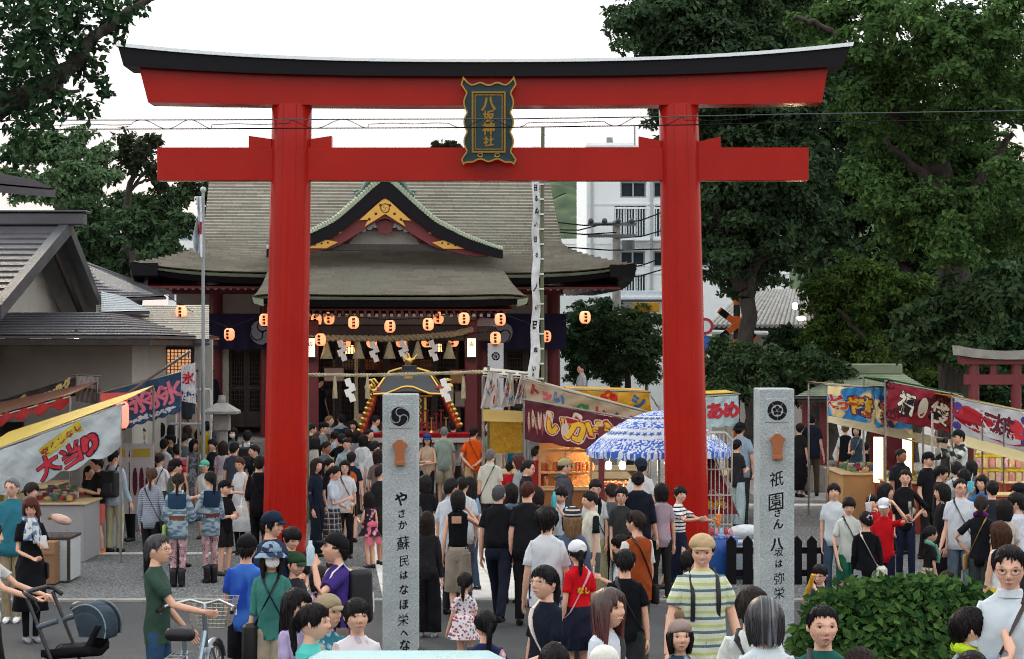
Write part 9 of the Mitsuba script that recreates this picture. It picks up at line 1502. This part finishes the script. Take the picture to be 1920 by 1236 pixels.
G('frame', cat([tube([[0, -.10, .30], [0, -.22, .82]], .017, 10), tube([[0, -.10, .30], [0, .12, .42], [0, .42, .78]], .02, 10), tube([[0, .40, .92], [0, .45, .66]], .02, 10)] + [tube([[s * .05, -.38, .33], [s * .03, -.10, .30]], .01, 8) for s in (-1, 1)] + [tube([[s * .05, -.38, .33], [s * .02, -.20, .72]], .009, 8) for s in (-1, 1)]), 'metal', '#9fb0bd')
G('fork', cat([tube([[s * .05, .45, .66], [s * .055, .58, .5], [s * .055, .70, .33]], .011, 8) for s in (-1, 1)]), 'metal', '#b9bec2')
G('handlebar', tube([[-.29, .12, .98], [-.27, .25, 1.0], [-.12, .40, 1.03], [0, .41, 1.0], [.12, .40, 1.03], [.27, .25, 1.0], [.29, .12, .98]], .012, 10), 'metal', '#c3c6c8'); G('stem', tube([[0, .40, .9], [0, .41, 1.0]], .016, 10), 'metal', '#c3c6c8')
for s in (-1, 1): G('grip', tube([[s * .292, .09, .976], [s * .28, .2, .995]], .018, 10), 'leather', '#151518'); G('brake_lever', tube([[s * .24, .30, 1.0], [s * .27, .34, .97], [s * .30, .2, .94]], .006, 6), 'metal', '#999')
G('saddle', m3.Manifold.batch_hull([m3.Manifold.sphere(r, 12).translate(c) for c, r in (((-.07, -.34, .86), .05), ((.07, -.34, .86), .05), ((0, -.05, .87), .028), ((0, -.2, .86), .045))]), 'leather', '#151619'); G('seat_post', tube([[0, -.22, .8], [0, -.235, .86]], .013, 8), 'metal', '#bbb')
def ring4(w, y0, y1, z): return [[-w, y0, z], [w, y0, z], [w, y1, z], [-w, y1, z]]
wires = []
for z in np.linspace(.80, 1.02, 8): q = (z - .8) / .22; w = .13 + .05 * q; R4 = ring4(w, .52 - .02 * q, .76 + .05 * q, z); wires += [tube([R4[i], R4[(i + 1) % 4]], .0028 if 0 < q < 1 else .005, 4) for i in range(4)]
for t in np.linspace(-1, 1, 9):
    for (y0, y1) in ((.52, .50), (.76, .81)): wires.append(tube([[t * .13, y0, .8], [t * .18, y1, 1.02]], .0025, 4))
    wires.append(tube([[t * .13, .52, .8], [t * .13, .76, .8]], .0025, 4)); q = (t + 1) / 2
    for s in (-1, 1): wires.append(tube([[s * .13, .52 + .24 * q, .8], [s * .18, .50 + .31 * q, 1.02]], .0025, 4))
G('basket', cat(wires), 'metal', '#a9a89f'); scene_k = [k for k in scene if k.startswith(by + '__basket')][0]; lab(scene_k, kind='stuff')
for nm, y, a0, a1 in (('rear_mudguard', -.38, 20, 170), ('front_mudguard', .70, 30, 150)): G(nm, tube([[0, y + .36 * math.cos(math.radians(a)), .33 + .36 * math.sin(math.radians(a))] for a in np.linspace(a0, a1, 14)], .026, 8, .3), 'metal', '#8d979e')
G('crank', cat([app(tube([[.03, 0, 0], [.05, 0, 0]], .09, 20), TR(0, -.10, .30)), tube([[.06, -.10, .30], [.06, 0.03, .22]], .009, 6), tube([[-.06, -.10, .30], [-.06, -.23, .38]], .009, 6)]), 'metal', '#888'); G('pedal', box(.065, .15, -.0, .07, .20, .225, .004), 'leather', '#222'); G('pedal', box(-.15, -.065, -.27, -.2, .365, .39, .004), 'leather', '#222')
G('rear_rack', cat([tube([[s * .06, -.25, .72], [s * .06, -.6, .70]], .006, 6) for s in (-1, 1)] + [tube([[-.06, y, .71], [.06, y, .71]], .005, 6) for y in (-.3, -.42, -.54)]), 'metal', '#999'); G('kickstand', tube([[-.06, -.36, .32], [-.12, -.30, .02]], .009, 6), 'metal', '#aaa')
# pushchair
sk = thing('stroller', 'black pushchair with a slate grey hood at the lower left', 'stroller'); d = 16.8; MSr = TR((130 - CX) * d / F, d, gz(d)) @ RZ(-12)
H = lambda nm, m, mt, c, sm=50: put(f'{sk}__{nm}', m, mt, c, sm, M=MSr)
pz = lambda u, v: ((u - 130) * d / F, EYE - gz(d) - (v - HZ) * d / F)
xh, zh_ = pz(66, 1112)
for s in (-.24, .24): H('frame', tube([[xh + .02, s, zh_ - .02], [-.02, s, .55], [.30, s, .10]], .015, 10), 'paint', '#26282d'); H('frame', tube([[-.02, s * .97, .55], [-.22, s * .97, .10]], .013, 10), 'paint', '#26282d'); H('armrest', tube([[pz(92, 1170)[0], s, pz(92, 1170)[1]], [pz(132, 1162)[0], s, pz(132, 1162)[1] + .02]], .022, 10), 'leather', '#4a5660')
H('handle', tube([[xh + .10, -.24, zh_ - .04], [xh + .02, -.245, zh_ + .01], [xh - .02, -.2, zh_ + .02], [xh - .02, .2, zh_ + .02], [xh + .02, .245, zh_ + .01], [xh + .10, .24, zh_ - .04]], .018, 10), 'leather', '#25272b')
hx, hz_ = pz(178, 1160)
H('hood', slab(lambda a, b: (hx - .0 + .175 * np.cos(math.radians(-20) + a * math.radians(150)) * (1 - .3 * (2 * b - 1) ** 4), -.16 + .32 * b, hz_ - .06 + .20 * np.sin(math.radians(-20) + a * math.radians(150)) * (1 - .35 * (2 * b - 1) ** 4)), 22, 12, (0, 0, -.008)), 'cloth', '#3f4c57')
for s in (-1, 1): H('hood_side', prism(Polygon([(hx - .05, hz_ - .12)] + [(hx + .165 * math.cos(a), hz_ - .06 + .185 * math.sin(a)) for a in np.radians(np.linspace(-20, 130, 14))]), s * .155 - .004, s * .155 + .004), 'cloth', '#36414b'); H('hood_rib', tube([[hx + .172 * math.cos(a), s * .163, hz_ - .06 + .195 * math.sin(a)] for a in np.radians(np.linspace(-20, 130, 14))], .006, 6), 'leather', '#7f8c96')
x0, z0 = pz(92, 1195); H('seat', slab(lambda a, b: (x0 + .42 * a, -.18 + .36 * b, z0 - .10 + .04 * a + .02 * np.cos(b * 6)), 10, 8, (0, 0, -.06)), 'cloth', '#17181c'); H('backrest', slab(lambda a, b: (x0 + .33 + .12 * a, -.17 + .34 * b, z0 - .10 + .22 * a + .0 * b), 10, 8, (.05, 0, 0)), 'cloth', '#15161a'); H('footrest', box(x0 - .12, x0, -.15, .15, z0 - .28, z0 - .25, .01), 'leather', '#1b1c20'); H('basket', slab(lambda a, b: (-.25 + .5 * a, -.2 + .4 * b, .22 + .05 * (2 * a - 1) ** 2), 8, 8, (0, 0, -.01)), 'cloth', '#17181c')
H('hanging_strap', tube([[xh + .09, -.25, zh_ - .04], [xh + .13, -.25, zh_ - .1], [xh + .11, -.25, zh_ - .13]], .008, 6), 'leather', '#222'); H('backside_pad', ball((pz(150, 1138)[0], .0, pz(150, 1138)[1]), .07, 2, (1, 1.3, .7)), 'leather', '#2a2d33')
for x in (.30, -.22):
    for s in (-.24, .24): k = H('wheel', tor((0, 0, 0), .075, .02, 24, 8, TR(x, s, .095) @ RZ(90)), 'leather', '#17171a'); put(k + '__hub', app(tube([[0, -.02, 0], [0, .02, 0]], .05, 14), TR(x, s, .095)), 'paint', '#55585c', 50, M=MSr)
# car roof peeping up at the bottom edge
cr = thing('parked_car', 'pale mint car whose roof just shows at the bottom edge', 'car'); d = 10.6; xc = (757 - CX) * d / F; zt = EYE - (1226 - HZ) * d / F; g0 = gz(d); MC = TR(xc, d + .0, 0)
Cc = lambda nm, m, mt, c, sm=40: put(f'{cr}__{nm}', m, mt, c, sm, M=MC)
def sec(y, w, z, b=.10): return [[-w, y, z - .22], [-w, y, z - b * .5], [-w + b, y, z], [w - b, y, z], [w, y, z - b * .5], [w, y, z - .22]]
Cc('roof', loft([sec(.45, .50, zt - .05), sec(.2, .52, zt - .012), sec(-.6, .53, zt), sec(-1.4, .52, zt - .02), sec(-1.7, .50, zt - .07)]), 'gloss', '#a8cdd0'); bz = g0 + .15; ln = (zt - .22 - bz)
Cc('body', loft([[[-.62, y, bz], [-.68, y, bz + ln * .35], [-.66, y, bz + ln * .52 * q], [.66, y, bz + ln * .52 * q], [.68, y, bz + ln * .35], [.62, y, bz]] for y, q in ((1.55, .85), (1.3, .97), (.5, 1), (-1.6, 1), (-1.9, .95))]), 'gloss', '#9cc3c6')
for nm, ys in (('windscreen', (.95, .44)), ('rear_window', (-1.85, -1.69))): Cc(nm, loft([[[-.60, ys[0], bz + ln * .525], [.60, ys[0], bz + ln * .525], [.60, ys[0] - .02, bz + ln * .525], [-.60, ys[0] - .02, bz + ln * .525]], [[-.48, ys[1], zt - .225], [.48, ys[1], zt - .225], [.48, ys[1] - .02, zt - .225], [-.48, ys[1] - .02, zt - .225]]]), 'window_glass', None, None)
for s in (-1, 1):
    Cc('side_window', loft([[[s * .62, .6, bz + ln * .525], [s * .62, -1.5, bz + ln * .525], [s * .60, -1.5, bz + ln * .525], [s * .60, .6, bz + ln * .525]], [[s * .515, .38, zt - .225], [s * .515, -1.5, zt - .225], [s * .50, -1.5, zt - .225], [s * .50, .38, zt - .225]]]), 'window_glass', None, None)
    for y in (1.0, -1.25): Cc('wheel', app(tube([[-.08, 0, 0], [.08, 0, 0]], .27, 24), TR(s * .58, y, g0 + .25)), 'leather', '#151517')
    Cc('headlight', ball((s * .48, 1.52, bz + ln * .36), .09, 2, (1.3, .5, .8)), 'gloss', '#c9d0d2')
